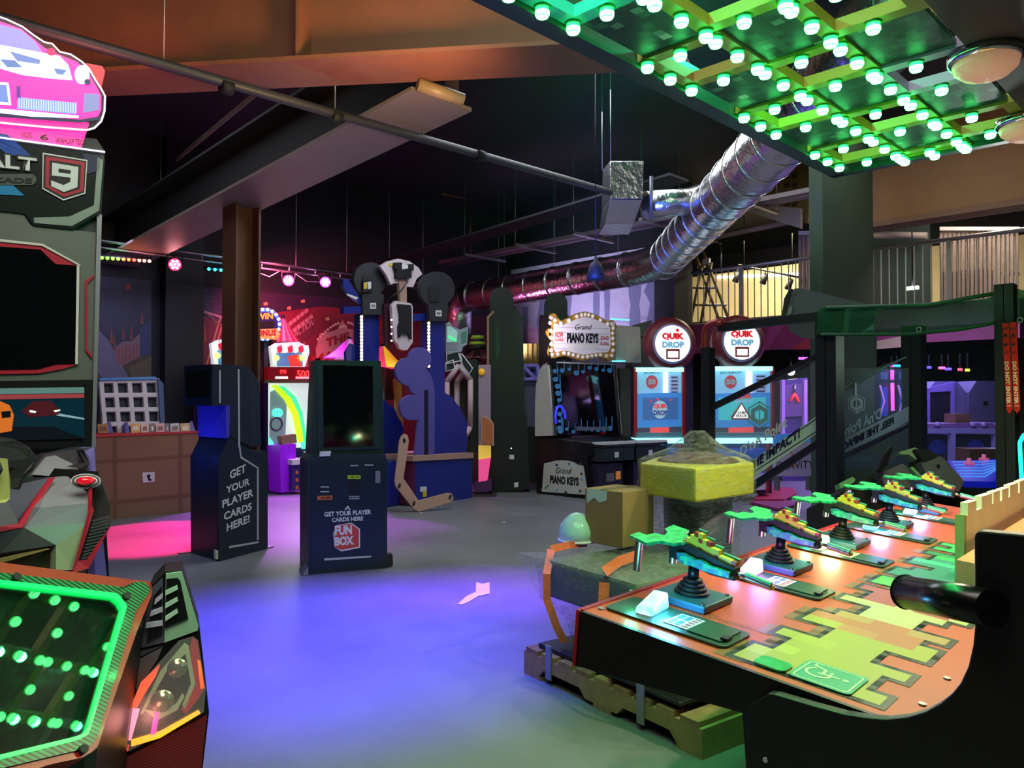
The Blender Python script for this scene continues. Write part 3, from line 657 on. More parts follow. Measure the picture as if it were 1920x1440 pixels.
# glowing topper: pink base strip and car cut-out
tp = thing('car_topper', 'glowing pink and white car cut-out on top of the racing cabinet', 'sign', plA.at(80, 262))
M_PK = mat('pink_glow_panel', 'ff2a9a', .3, emit=.95, ecol='ff3098', emit_sample=True); M_AC = glassy('clear_acrylic', 'ffffff', .95, .05); M_ACE = mat('lit_acrylic_edge', 'f0e8ff', .3, emit=1.1)
bs = B().slab(plA, [(-160, 196), (167, 230), (152, 277), (33, 263), (-160, 237)], .02, .02).build('pink_strip', M_PK, tp)
B().slab(plA, [(-160, 220), (140, 256), (181, 260), (197, 284), (-160, 236)], .012, .035).build('acrylic_strip', M_AC, tp)
B().tube([plA.at(-160, 236, .04), plA.at(197, 285, .04)], .004, 6).build('acrylic_edge', M_ACE, tp)
ptxt(plA, 'IGS', (41, 257), (60, 259), 247, mat('brown_print', '60302c', .4), tp, off=.024, bold=0)
ptxt(plA, '6', (75, 262), (91, 264), 251, M_K, tp, off=.024, bold=.02)
ptxt(plA, 'WAHLAP TECH', (104, 268), (162, 273), 257, M_K, tp, off=.038, bold=.01)
out = [(-150, 120), (-120, 70), (-70, 36), (-30, 30), (0, 32), (12, 36), (42, 50), (62, 65), (83, 79), (98, 82), (112, 97), (133, 102), (154, 116), (167, 129), (179, 150), (190, 167), (197, 180), (196, 208), (190, 227), (177, 240), (163, 244), (83, 238), (0, 230), (-150, 205)]
B().slab(plA, out, .015, .06).build('acrylic_plate', M_AC, tp)
B().tube([plA.at(x, y, .062) for x, y in out], .004, 6, closed=True).build('acrylic_edge', M_ACE, tp)
B().slab(plA, [(160, 118), (192, 124), (197, 134), (190, 165), (178, 148)], .02, .03).build('rear_wing', mat('red_wing', 'd02a38', .3, emit=.5), tp)
cz = lambda pts, h, e, o_, nm: B().slab(plA, pts, .003, .06 + o_).build(nm, mat('topper_' + h, h, .3, emit=e), tp)
cz([(-140, 118), (-70, 44), (0, 40), (40, 54), (66, 75), (84, 90), (110, 102), (145, 116), (165, 135), (180, 160), (190, 180), (190, 205), (184, 218), (150, 224), (60, 218), (0, 210), (-140, 190)], 'ff2f9c', 1.0, .004, 'car_body')
cz([(-60, 46), (0, 46), (40, 56), (65, 77), (79, 97), (40, 92), (0, 83), (-70, 78)], '8a80d8', .9, .007, 'windscreen')
cz([(-110, 92), (0, 84), (70, 97), (112, 105), (128, 122), (136, 150), (95, 147), (40, 140), (0, 128), (-110, 112)], 'e8eeff', 1.25, .007, 'bonnet')
cz([(18, 96), (40, 102), (76, 112), (74, 120), (32, 114)], '6878b8', .8, .010, 'bonnet_vent'); cz([(0, 111), (28, 113), (42, 126), (14, 126)], '5c74b0', .8, .010, 'bonnet_vent'); cz([(101, 128), (125, 131), (118, 140), (106, 138)], '5c74b0', .8, .010, 'bonnet_vent')
cz(ell(84, 142, 6, 4, 14), 'fffff0', 1.3, .011, 'badge'); cz(ell(154, 140, 14, 18, 20), 'b8e0ff', 1.2, .010, 'headlamp'); cz(ell(164, 153, 6, 5, 12), '283050', .6, .012, 'headlamp_lens'); cz(ell(96, 97, 8, 7, 16), 'ff1858', 1.0, .012, 'mirror')
cz([(-110, 150), (16, 155), (21, 197), (0, 196), (-110, 186)], 'e8ecff', 1.1, .008, 'intake_frame'); cz([(-104, 154), (12, 159), (16, 192), (-104, 181)], '6c80c8', .8, .010, 'intake')
gr = cz([(33, 182), (144, 193), (143, 214), (32, 204)], '7488d0', .85, .008, 'grille')
b = B()
for k in range(24): x = 35 + k * 4.6; b.slab(plA, [(x, 183 + k * .45), (x + 1.6, 183 + k * .45), (x + 1.6, 203 + k * .4), (x, 203 + k * .4)], .002, .071)
b.build('grille_bars', mat('topper_grille_bar', 'b8c4ff', .3, emit=1.0), gr)
cz([(158, 175), (186, 177), (186, 206), (156, 212)], '7c80b8', .75, .008, 'side_intake')
cz([(-140, 190), (0, 204), (30, 206), (148, 217), (147, 221), (60, 219), (0, 212), (-140, 196)], 'd8dcff', 1.1, .012, 'front_lip')
cz([(0, 212), (150, 224), (184, 219), (188, 224), (150, 230), (0, 219), (-140, 200), (-140, 196)], '2a2c50', .5, .012, 'splitter')
cz([(31, 161), (38, 162), (39, 183), (31, 183)], '5a3090', .8, .012, 'tow_strap')

# seat pod of the racing cabinet
pod = thing('racing_seat_pod', 'grey and black racing seat pod with a red tail lamp', 'arcade seat', atd(100, 1300, 2.6))
q = lambda pts: [atd(x, y, d) for x, y, d in pts]
bk = V((-.25, .85, 0))
def facet(pts, m, name='body_panel', t=.03, par=pod, lab=None): return B().poly(q(pts), bk.normalized() * t).build(name, m, par, lab)
facet([(-60, 925, 2.35), (0, 915, 2.38), (97, 895, 2.62), (37, 984, 2.36), (0, 990, 2.3), (-60, 996, 2.26)], mat('purple_black_deck', '2c2c3c', .4))
facet([(95, 897, 2.66), (172, 888, 2.7), (168, 943, 2.52), (75, 952, 2.42)], M_LGREY)
facet([(75, 952, 2.42), (168, 943, 2.52), (172, 955, 2.5), (168, 980, 2.48), (105, 1022, 2.38), (47, 990, 2.34)], mat('blue_grey_panel', '707a82', .35))
facet([(105, 1022, 2.38), (168, 980, 2.48), (140, 1069, 2.42), (105, 1069, 2.36)], mat('pale_green_panel', '8ea07e', .4))
facet([(-60, 1008, 2.24), (0, 1000, 2.28), (47, 990, 2.34), (105, 1022, 2.38), (0, 1037, 2.28), (-60, 1046, 2.24)], M_GUN)
facet([(-60, 1048, 2.25), (0, 1040, 2.3), (104, 1024, 2.4), (104, 1160, 2.4), (-60, 1180, 2.25)], mat('khaki_panel', '4c4630', .5))
facet([(0, 1056, 2.26), (95, 1029, 2.36), (84, 1030, 2.36), (0, 1049, 2.26)], mat('khaki_bar', '8a7c4a', .4), 'body_bar', .02)
facet([(92, 897, 2.6), (104, 895, 2.62), (43, 989, 2.34), (0, 997, 2.27), (-60, 1003, 2.22), (-60, 996, 2.22), (0, 988, 2.27), (36, 982, 2.34)], M_REDL, 'red_stripe', .01)
tailp = facet([(170, 905, 2.6), (184, 884, 2.62), (199, 920, 2.6), (208, 952, 2.58), (206, 990, 2.56), (166, 1064, 2.5), (138, 1072, 2.44), (172, 958, 2.52)], M_BLACKM, 'tail_panel', .25)
facet([(168, 908, 2.555), (173, 908, 2.555), (173, 948, 2.49), (176, 957, 2.49), (147, 1052, 2.43), (166, 1050, 2.46), (200, 990, 2.53), (206, 988, 2.53), (166, 1066, 2.46), (137, 1074, 2.40), (168, 962, 2.475)], M_REDL, 'red_stripe', .008)
b = B()
for k in range(13):
    y = 968 + k * 6.4; x0 = 174 - k * 1.85; x1 = 205 - max(0, k - 3) * 3.4; b.poly(q([(x0, y + 8, 2.49 - k * .004), (x1, y, 2.545 - k * .005), (x1, y + 2.5, 2.545 - k * .005), (x0, y + 10.5, 2.49 - k * .004)]), bk * .01)
b.build('tail_louvres', mat('louvre_grey', '44484e', .5), tailp)
plT = PL(atd(161, 901, 2.56), (.95, -.3, .02), (.12, .35, .93))
tl = B().slab(plT, ell(161, 901, 28, 13, 24), .02, .02).build('tail_lamp', M_W, pod)
B().slab(plT, ell(161, 901, 26, 11.5, 24), .004, .024).build('lamp_ring', M_K, tl); B().slab(plT, ell(161, 901, 22, 9, 24), .004, .027).build('lamp_ring', M_W, tl)
B().slab(plT, ell(161, 901, 19, 7.5, 24), .004, .030).build('lamp_ring', M_K, tl); B().ball(plT.at(161, 901, .03), (.028, .02, .013), 8).build('lamp_lens', mat('tail_red', 'c01020', .1, emit=.8, coat=1), tl)
facet([(50, 893, 2.75), (82, 852, 2.95), (150, 838, 3.1), (176, 838, 3.1), (180, 886, 2.9), (95, 897, 2.8)], mat('cowl_black', '1c1c28', .35), 'side_cowl', .04)
facet([(62, 890, 2.74), (88, 857, 2.93), (146, 845, 3.06), (160, 862, 3.0), (156, 886, 2.88), (98, 893, 2.79)], M_LGREY, 'cowl_panel', .012)
facet([(130, 875, 2.86), (160, 868, 2.9), (148, 845, 3.0), (156, 843, 3.0), (168, 868, 2.9), (158, 886, 2.84), (152, 878, 2.85)], M_K, 'cowl_strut', .02)
facet([(154, 839, 3.08), (176, 838, 3.1), (180, 886, 2.9), (172, 886, 2.88), (171, 862, 2.98)], mat('cowl_violet', '6a64a8', .35), 'cowl_trim', .02)
seat = B().poly(q([(-60, 815, 2.3), (0, 818, 2.4), (30, 822, 2.45), (55, 834, 2.5), (72, 852, 2.52), (76, 868, 2.52), (66, 884, 2.5), (50, 900, 2.47), (42, 925, 2.45), (-60, 935, 2.3)]), (-.1, .25, 0)); seat.build('bucket_seat', mat('black_leatherette', '14161a', .5, bump=.1, bscale=90), pod, bevel=.02)
facet([(-60, 830, 2.28), (0, 838, 2.37), (35, 842, 2.42), (52, 858, 2.44), (44, 876, 2.43), (-60, 880, 2.28)], mat('seat_pad', '1c1e24', .6), 'seat_pad', .02)
facet([(-40, 862, 2.15), (14, 860, 2.2), (19, 900, 2.2), (19, 935, 2.2), (10, 942, 2.18), (-40, 946, 2.15)], mat('yellow_green_shell', 'b8c070', .4), 'wheel_housing', .08)
facet([(-40, 868, 2.12), (0, 866, 2.17), (6, 880, 2.17), (0, 892, 2.17), (-40, 894, 2.12)], M_BLACKM, 'steering_wheel', .03)
facet([(176, 1015, 3.2), (192, 1000, 3.2), (203, 1110, 3.2), (180, 1110, 3.2)], mat('violet_leg', '8078d8', .35), 'support_leg', .05)
facet([(170, 1025, 3.22), (200, 1000, 3.22), (206, 1110, 3.22), (170, 1110, 3.22)], M_BLACKM, 'leg_frame', .03)

# ------------------------------------------------------------------ nearest pod: glazed hood and headlamp
GN = V((.374, -.713, .594)); GT = V((.886, .465, 0)); plG = PL(atd(130, 1250, 1.6), GT, V((0, 0, 1)) - GN * .594)
hp = thing('glazed_game_hood', 'glazed arcade hood with green edge light and a red headlamp corner', 'arcade cabinet', atd(150, 1700, 1.75))
gl = [(-60, 1088), (0, 1095), (215, 1121), (230, 1138), (162, 1372), (145, 1380), (0, 1415), (-60, 1430)]
li = [(-60, 1080), (0, 1087), (219, 1112), (239, 1134), (167, 1376), (148, 1387), (0, 1424), (-60, 1440)]
ca = [(-60, 1066), (0, 1073), (243, 1102), (253, 1090), (276, 1092), (284, 1106), (256, 1142), (180, 1390), (165, 1402), (0, 1441), (-60, 1456)]
re = [(-60, 1046), (0, 1054), (250, 1087), (284, 1090), (287, 1110), (258, 1180), (192, 1372), (183, 1402), (160, 1419), (90, 1434), (40, 1452), (-60, 1474)]
def band(pl, A, Bq, t, off, name, m, par):
    """frame between two closed outlines (pixels), open at the left side"""
    b = B(); p2 = PL(pl.p + pl.n * off, pl.u, pl.v); n = 48
    def res(P):
        P = [p2.at(*x) for x in P]; L = [0]
        for i in range(1, len(P)): L.append(L[-1] + (P[i] - P[i - 1]).length)
        o = []
        for k in range(n + 1):
            s = L[-1] * k / n; i = max(j for j in range(len(L)) if L[j] <= s + 1e-9); i = min(i, len(P) - 2); o.append(P[i].lerp(P[i + 1], (s - L[i]) / max(1e-9, L[i + 1] - L[i])))
        return o
    a = res(A); c = res(Bq); e = -pl.n * t
    for k in range(n):
        b.hexa([a[k], a[k + 1], c[k + 1], c[k]], [a[k] + e, a[k + 1] + e, c[k + 1] + e, c[k] + e])
    bmesh.ops.remove_doubles(b.bm, verts=b.bm.verts, dist=1e-5)
    return b.build(name, m, par)
def carbon(name, c1, c2, s):
    m = mat(name, c1, .35, noise=0, coat=.4); nt = m.node_tree; N = nt.nodes; L = nt.links; tc = N.new('ShaderNodeTexCoord'); w = N.new('ShaderNodeTexWave'); w.bands_direction = 'DIAGONAL'; w.inputs['Scale'].default_value = s
    L.new(tc.outputs['Object'], w.inputs['Vector']); cr = N.new('ShaderNodeValToRGB'); e = cr.color_ramp.elements; e[0].position = .45; e[0].color = (*lin(c1), 1); e[1].position = .55; e[1].color = (*lin(c2), 1)
    L.new(w.outputs['Fac'], cr.inputs[0]); L.new(cr.outputs[0], N['Principled BSDF'].inputs['Base Color']); return m
M_CARB = carbon('green_carbon_weave', '06140c', '1e8c4c', 40); M_LIME = mat('green_edge_light', '10f060', .3, emit=1.1, ecol='10f060')
band(plG, re, ca, .06, 0, 'red_frame', mat('dark_red_frame', 'a81a1a', .35, coat=.3), hp); band(plG, ca, li, .02, .004, 'carbon_frame', M_CARB, hp); band(plG, li, gl, .014, .006, 'edge_light', M_LIME, hp)
B().slab(plG, gl, .004, .0).build('hood_glass', glassy('hood_glass', '0a100c', .62, .015, ior=2.3), hp)
B().slab(plG, [(-60, 1060), (0, 1066), (245, 1098), (262, 1110), (180, 1392), (0, 1436), (-60, 1450)], .02, -.22).build('inner_floor', mat('inner_black', '0e1210', .6), hp)
b = B()
for k in range(11):
    x = 40 + k * 10.5; y0 = 1198 + abs(k - 5) ** 2 * 1.2; b.tube([plG.at(x - 2 - (5 - k) * .8, 1350 - k * 3, -.17), plG.at(x + 4, 1270, -.13), plG.at(x + 9, y0, -.17)], .004, 6)
b.build('inner_fins', mat('fin_grey', '707c74', .35, .6), hp)
B().slab(plG, [(-60, 1330), (0, 1338), (58, 1335), (40, 1395), (-60, 1412)], .01, -.12).build('plastic_bag', mat('crumpled_film', '9aa09c', .15, .6, bump=1, bscale=25), hp)
B().slab(plG, [(12, 1240), (20, 1240), (20, 1278), (12, 1278)], .02, -.1).build('connector', M_W, hp); B().slab(plG, [(24, 1240), (38, 1240), (36, 1262), (24, 1262)], .02, -.12).build('connector', M_GREY, hp)
for x, y in ((30, 1083), (236, 1119), (155, 1406)): B().disc(plG.at(x, y, .004), plG.n, .009, .006, 12).build('screw', M_BLACKM, hp)
B().poly([plG.at(*x, -.03) for x in re], V((-.05, .12, -1.0))).build('hood_body', mat('hood_black', '0c0d0f', .4), hp)
plH = PL(atd(330, 1250, 1.93), (.93, -.37, 0), (-.12, .05, 1))
hh = lambda pts, t, off, nm, m, par=hp: B().slab(plH, pts, t, off).build(nm, m, par)
hh([(285, 1097), (309, 1073), (342, 1069), (374, 1176), (392, 1336), (379, 1450), (190, 1450), (182, 1402), (258, 1180)], .12, 0, 'corner_body', M_BLACK)
hh([(311, 1076), (341, 1072), (372, 1174), (371, 1182), (308, 1205)], .01, .008, 'vent_panel', mat('mint_panel', 'a8dcb4', .35))
hh([(312, 1086), (333, 1084), (338, 1090), (353, 1160), (309, 1178)], .006, .012, 'vent_panel', M_K)
hh([(305, 1084), (307, 1205), (262, 1215), (249, 1228), (286, 1102)], .01, .008, 'vent_panel', mat('violet_grey_panel', '5c5c70', .35))
hh([(303, 1100), (304, 1190), (275, 1205), (288, 1118)], .006, .012, 'vent_panel', M_K)
for k in range(3):
    hh([(310, 1108 + k * 24), (332, 1098 + k * 22), (334, 1105 + k * 22), (310, 1117 + k * 24)], .006, .018, 'vent_bar', mat('green_lit_bar', 'd0ffdc', .35))  # green light on the pale bars put into their colour
    hh([(291 - k * 8, 1124 + k * 22), (305, 1112 + k * 26), (305, 1121 + k * 26), (289 - k * 8, 1134 + k * 22)], .006, .018, 'vent_bar', mat('lav_bar', 'd0d0e8', .35))
hh([(306, 1210), (250, 1225), (236, 1300), (262, 1232)], .01, .006, 'side_blade', mat('slate_panel', '50505c', .4)); hh([(304, 1214), (262, 1236), (240, 1318), (296, 1236)], .01, .008, 'side_blade', mat('slate_panel2', '6c6874', .4))
hl = hh([(362, 1194), (372, 1202), (386, 1292), (382, 1335), (242, 1408), (214, 1390), (264, 1280), (335, 1202)], .02, .012, 'headlamp', mat('headlamp_bowl', '2a2416', .25, coat=.6))
for pts, h, e in (([(362, 1196), (370, 1204), (384, 1290), (372, 1310), (348, 1340), (340, 1330), (366, 1286), (356, 1212)], 'a01824', .35), ([(346, 1206), (354, 1212), (366, 1282), (347, 1330), (342, 1322), (358, 1282), (348, 1226), (316, 1252), (268, 1338), (262, 1340), (300, 1260)], '98a878', .25), ([(268, 1330), (300, 1335), (330, 1320), (342, 1300), (346, 1306), (332, 1332), (296, 1350)], '98a878', .2), ([(264, 1280), (300, 1246), (292, 1268), (272, 1300), (255, 1330), (246, 1326)], 'ff5028', 1.0), ([(246, 1326), (262, 1330), (246, 1388), (222, 1388)], 'ff90b0', 1.1), ([(290, 1330), (300, 1330), (292, 1376), (282, 1380)], 'ff30a0', 1.2), ([(246, 1388), (300, 1372), (372, 1332), (376, 1338), (300, 1384), (246, 1400)], 'ffa820', 1.3), ([(214, 1392), (242, 1398), (240, 1408), (200, 1432), (206, 1408)], 'ff3818', .8), ([(370, 1236), (376, 1240), (383, 1290), (376, 1292)], 'ff6a20', 1.2)):
    hh(pts, .004, .02, 'lamp_glow', mat('hl_' + h, h, .3, emit=e, emit_sample=False), hl)
for cx, cy, r in ((332, 1250, 17), (304, 1312, 20)):
    c = plH.at(cx, cy, .02); R = r * 1.93 / F
    B().lathe(c, plH.n, [(0, R), (.012, R), (.014, R * .86), (.006, R * .8), (.012, R * .3), (.014, .001)], 20).build('lamp_bowl', mat('lamp_chrome', 'b0b090', .2, .8), hl)
hh([(214, 1390), (264, 1280), (335, 1202), (362, 1194), (372, 1202), (386, 1292), (382, 1335), (242, 1408)], .004, .045, 'lamp_cover', glassy('lamp_cover', 'ffffff', .9, .03), hl)
hh([(388, 1342), (376, 1450), (206, 1450), (214, 1432)], .01, .008, 'lower_panel', carbon('red_carbon_weave', '5c1018', '9c2028', 90))
light('hood_lamp', 'POINT', plH.at(280, 1350, .06), .12, (1, .35, .3), size=.03)
# ------------------------------------------------------------------ card kiosks
M_NAVY = mat('navy_kiosk_steel', '1c2a36', .38, .25, noise=.06); M_NAVY2 = mat('navy_kiosk_edge', '24323c', .35, .3); M_LINE = mat('pale_grey_line', 'b8bcc4', .45)
plK = PLg((578, 1078), (726, 1065)); k2 = thing('card_kiosk', 'navy card kiosk with a tall dark screen, facing the camera', 'kiosk', plK.at(650, 1071))
K2 = lambda pts, t, off, nm, m, par=None: B().slab(plK, pts, t, off).build(nm, m, par or k2)
K2([(578, 865), (726, 862), (726, 1065), (578, 1078)], .5, 0, 'lower_body', M_NAVY)
K2([(583, 853), (722, 851), (726, 863), (578, 866)], .45, 0, 'ledge', M_NAVY2)
K2([(591, 675), (714, 677), (722, 852), (582, 855)], .3, -.06, 'upper_body', M_NAVY)
K2([(595, 680), (710, 682), (714, 842), (596, 846)], .02, -.045, 'screen_frame', M_NAVY2)
K2([(606, 685), (699, 686), (700, 836), (607, 839)], .006, -.038, 'screen', mat('kiosk_black_glass', '07090c', .06, noise=0, coat=.8))
K2([(583, 870), (721, 868), (721, 941), (583, 946)], .008, .006, 'upper_door', mat('navy_kiosk_door', '182834', .35, .25, noise=.05))
K2([(583, 949), (721, 945), (721, 1058), (583, 1070)], .008, .006, 'lower_door', mat('navy_kiosk_door'))
K2([(601, 847), (621, 846), (619, 855), (599, 856)], .05, .03, 'card_tray', M_W)
K2([(704, 883), (713, 883), (713, 906), (704, 906)], .02, .016, 'lock_plate', M_GALV)
sl_ = K2([(656, 897), (674, 897), (674, 925), (656, 926)], .02, .012, 'card_slot', M_BLACK)
K2([(657, 872), (672, 872), (672, 874), (657, 874)], .006, .01, 'slot_line', M_LINE); K2([(684, 871), (700, 871), (700, 873), (684, 873)], .006, .01, 'slot_line', M_LINE)
K2([(601, 912), (617, 912), (617, 914), (601, 914)], .006, .01, 'slot_line', M_LINE); K2([(601, 921), (617, 921), (617, 923), (601, 923)], .006, .01, 'slot_line', M_LINE)
K2([(652, 891), (676, 891), (676, 898), (652, 898)], .004, .018, 'green_sticker', mat('lime_sticker', 'a8c828', .5)); K2([(595, 930), (623, 929), (623, 937), (595, 938)], .004, .012, 'orange_sticker', mat('orange_sticker', 'c86a30', .5))
K2([(652, 929), (676, 929), (676, 937), (652, 937)], .004, .012, 'black_sticker', M_K)
ptxt(plK, 'INSERT NOTE', (657, 896), (674, 896), 893, M_K, k2, off=.024); ptxt(plK, 'CARD HERE', (600, 936), (620, 935), 932, M_K, k2, off=.018)
ptxt(plK, 'NO CHANGE GIVEN', (654, 932), (674, 932), 930, M_W, k2, off=.018); ptxt(plK, 'NOT REFUNDABLE', (654, 936), (674, 936), 933.5, M_W, k2, off=.018)
B().slab(plK, [(646, 956), (652, 948), (658, 956), (655, 956), (652, 952), (649, 956)], .002, .010).build('arrow_mark', M_W, k2)
ptxt(plK, 'GET YOUR PLAYER', (608, 969), (696, 964), 960, M_W, k2, off=.010, bold=.03); ptxt(plK, 'CARDS HERE', (622, 979), (681, 976), 971, M_W, k2, off=.010, bold=.03)
lg = K2([(630, 985), (659, 980), (675, 992), (675, 1027), (640, 1034), (627, 1026), (625, 1000)], .003, .010, 'logo_box', M_W)
K2([(657, 988), (661, 984), (673, 993), (673, 1025), (640, 1031), (630, 1027), (664, 1021)], .002, .012, 'logo_side', mat('logo_red', 'c84438', .45), lg); K2([(627, 986), (660, 982), (663, 1022), (628, 1027)], .002, .0125, 'logo_face', mat('logo_red'), lg)
ptxt(plK, 'FUN', (628, 1004), (660, 1002), 986, M_W, k2, off=.016, bold=.05); ptxt(plK, 'BOX', (628, 1024), (663, 1021), 1007, M_W, k2, off=.016, bold=.05)
K2([(608, 1047), (696, 1042), (696, 1045), (608, 1051)], .002, .010, 'pale_line', M_LINE)
K2([(567, 1079), (578, 1062), (578, 1078)], .2, .02, 'foot_plate', M_GALV); K2([(726, 1040), (736, 1039), (737, 1060), (726, 1064)], .08, -.02, 'foot_plate', M_BLACKM)

plS = PLg((411, 1053), (502, 1029)); plL = PLg((358, 1037), (411, 1053))     # side face, front face
k1 = thing('card_kiosk', 'navy card kiosk seen from its lettered side by the steel column', 'kiosk', plS.at(440, 1045))
w1 = -plL.u * .56                                                     # width of the kiosk, to the far side
def K1(pts, nm, m, par=None): return B().poly([plS.at(*p) for p in pts], w1).build(nm, m, par or k1)
K1([(411, 1053), (502, 1029), (502, 846), (470, 844), (468, 836), (430, 818), (410, 862)], 'lower_body', M_NAVY)
K1([(430, 684), (468, 687), (470, 844), (430, 820)], 'back_column', M_NAVY)
K1([(398, 683), (430, 684), (430, 760), (398, 761)], 'screen_head', M_NAVY)
K1([(424, 760), (431, 760), (431, 819), (424, 822)], 'neck', mat('blue_lit_acrylic', '4440b0', .3, emit=.03, ecol='3030ff'))
K1([(468, 690), (486, 716), (490, 838), (470, 836)], 'rear_panel', M_NAVY2)
B().poly([plS.at(*p) + w1 * .35 for p in ((474, 776), (480, 776), (484, 842), (477, 842))], w1 * .3).build('rear_strip', M_ALU, k1)
plH1 = PL(plS.at(398, 720), plL.u); B().obox(plH1, -.50, -.06, -.115, .115, 0, .008).build('head_screen', mat('kiosk_black_glass'), k1)
plB1 = plL; B().obox(plB1, .03, .53, .08, .93, 0, .008).build('front_door', mat('navy_kiosk_door'), k1)
for (x, y), ln in (((411, 770), 1),): pass
S1 = lambda pts, nm, m: B().slab(plS, pts, .002, .003).build(nm, m, k1)
S1([(411, 694), (414, 694), (414, 756), (411, 756)], 'pale_line', M_LINE); S1([(446, 692), (449, 692), (450, 838), (447, 838)], 'pale_line', M_LINE)
S1([(448, 838), (451, 837), (453, 856), (485, 877), (485, 880), (451, 859)], 'pale_line', M_LINE); S1([(482, 880), (485, 879), (485, 1012), (482, 1013)], 'pale_line', M_LINE); S1([(430, 1024), (485, 1015), (485, 1018), (430, 1028)], 'pale_line', M_LINE)
for s, a, b_, tp_ in (('GET', (431, 899), (461, 885), 883), ('YOUR', (424, 926), (468, 909), 912), ('PLAYER', (417, 953), (475, 930), 938), ('CARDS', (420, 976), (472, 956), 961), ('HERE!', (425, 997), (468, 979), 982)):
    ptxt(plS, s, a, b_, tp_, M_W, k1, off=.004, bold=.025)
B().obox(plL, -.06, 0, 0, .012, -.1, .1).build('foot_plate', M_GALV, k1); B().obox(plS, .62, .72, 0, .012, -.3, 0).build('foot_plate', M_GALV, k1)
B().obox(plL, .5, .54, .02, .10, 0, .02).build('lock', M_W, k1)
light('kiosk_blue_fill', 'POINT', plL.w(.2, 1.0, .35), 6.0, (.05, .1, 1), size=.05)  # added blue light to brighten the kiosk front

# ------------------------------------------------------------------ carton wrapped game with a tilted grid rack
plC = PLg((205, 975), (372, 958)); M_CARD = mat('brown_cardboard', '8a6a52', .85, noise=.1, scale=3)
cx_ = thing('carton_wrapped_game', 'wide brown carton wrapped around a game cabinet by the wall', 'box', plC.at(280, 967))
B().slab(plC, [(140, 990), (205, 975), (365, 960), (366, 858), (373, 826), (372, 812), (176, 819), (140, 820)], .5).build('carton', M_CARD, cx_)
for pts in ([(140, 865), (366, 851), (366, 857), (140, 872)], [(140, 945), (366, 924), (366, 930), (140, 952)]): B().slab(plC, pts, .003, .003).build('tape', mat('brown_tape', '74563e', .6), cx_)
for pts in ([(212, 818), (219, 818), (220, 974), (213, 974)], [(335, 814), (342, 814), (342, 962), (336, 963)]): B().slab(plC, pts, .003, .004).build('tape', mat('brown_tape'), cx_)
B().slab(plC, [(176, 814), (372, 808), (373, 812), (176, 820)], .52, .012).build('red_lip', mat('red_lit_edge', 'c04040', .5), cx_)
B().slab(plC, [(267, 886), (290, 885), (290, 903), (268, 905)], .003, .005).build('label', M_W, cx_); B().slab(plC, [(275, 891), (282, 889), (281, 897), (286, 900), (279, 902)], .002, .008).build('label_mark', M_K, cx_)
rk = thing('grid_rack', 'tilted blue rack with a pale grid of square holes', 'rack', plC.w(.35, .98, -.45))
plR = PL(plC.at(250, 812) - plC.n * .25, plC.u, V((0, 0, 1)) - plC.n * .35)
M_BLU = mat('blue_rack', '20407c', .5); M_PG = mat('pale_grid', 'd4c8d4', .6)
B().slab(plR, [(186, 712), (293, 708), (307, 720), (311, 840), (183, 840)], .05, -.06).build('back_board', mat('rack_dark_board', '0e1428', .6), rk)
for x in (190, 216, 243, 270, 296): B().slab(plR, [(x - 4, 714), (x + 4, 714), (x + 14, 826), (x + 6, 826)], .06, 0).build('grid_bar', M_PG, rk)
for y in (714, 741, 768, 795, 821): B().slab(plR, [(188 + (y - 714) * .05, y - 4), (298 + (y - 714) * .1, y - 5), (299 + (y - 714) * .1, y + 3), (188 + (y - 714) * .05, y + 4)], .05, .002).build('grid_bar', M_PG, rk)
B().slab(plR, [(296, 709), (306, 718), (310, 822), (303, 822)], .1, .04).build('side_cheek', M_BLU, rk)
B().slab(plR, [(186, 709), (292, 706), (294, 711), (187, 713)], .06, .03).build('top_strip', mat('rack_blue_strip', '1878c8', .4), rk)
packs = [(183, 203, 'b06a28', 'orange-brown'), (245, 263, 'd8902c', 'golden'), (264, 279, 'd8a8a0', 'pale pink'), (280, 291, '5a3434', 'dark maroon'), (292, 309, 'd88a94', 'rose'), (309, 318, '3c2c38', 'black'), (319, 337, 'b4a4b4', 'silver grey'), (338, 357, 'c08a3c', 'ochre')]
plP = PL(plC.at(300, 806) - plC.n * .06, plC.u, V((0, 0, 1)) - plC.n * .4)
for k, (a, b_, h, cn) in enumerate(packs):
    y1 = 812 - (a - 183) * .006; t_ = thing('snack_packet', f'{cn} packet standing in the row on the brown carton', 'packet', plP.at((a + b_) / 2, y1), group='packets on the carton edge')
    B().slab(plP, [(a, y1 - 17), (b_ - 1, y1 - 18), (b_, y1), (a + 1, y1)], .02).build('wrapper', mat('packet_' + h, h, .35), t_)
    B().slab(plP, [(a + 4, y1 - 12), (b_ - 4, y1 - 13), (b_ - 3, y1 - 5), (a + 4, y1 - 4)], .002, .004).build('packet_print', mat('packet_print_' + h, 'e8d0b0' if k % 2 else '7a3a28', .4), t_)
for k, (x, x2) in enumerate(((203, 213), (236, 243), (357, 367))):
    B().slab(plP, [(x, 790), (x + 4, 790), (x2, 812), (x - 1, 812)], .15).build('divider', mat('violet_divider', '5a50a8', .5), cx_)

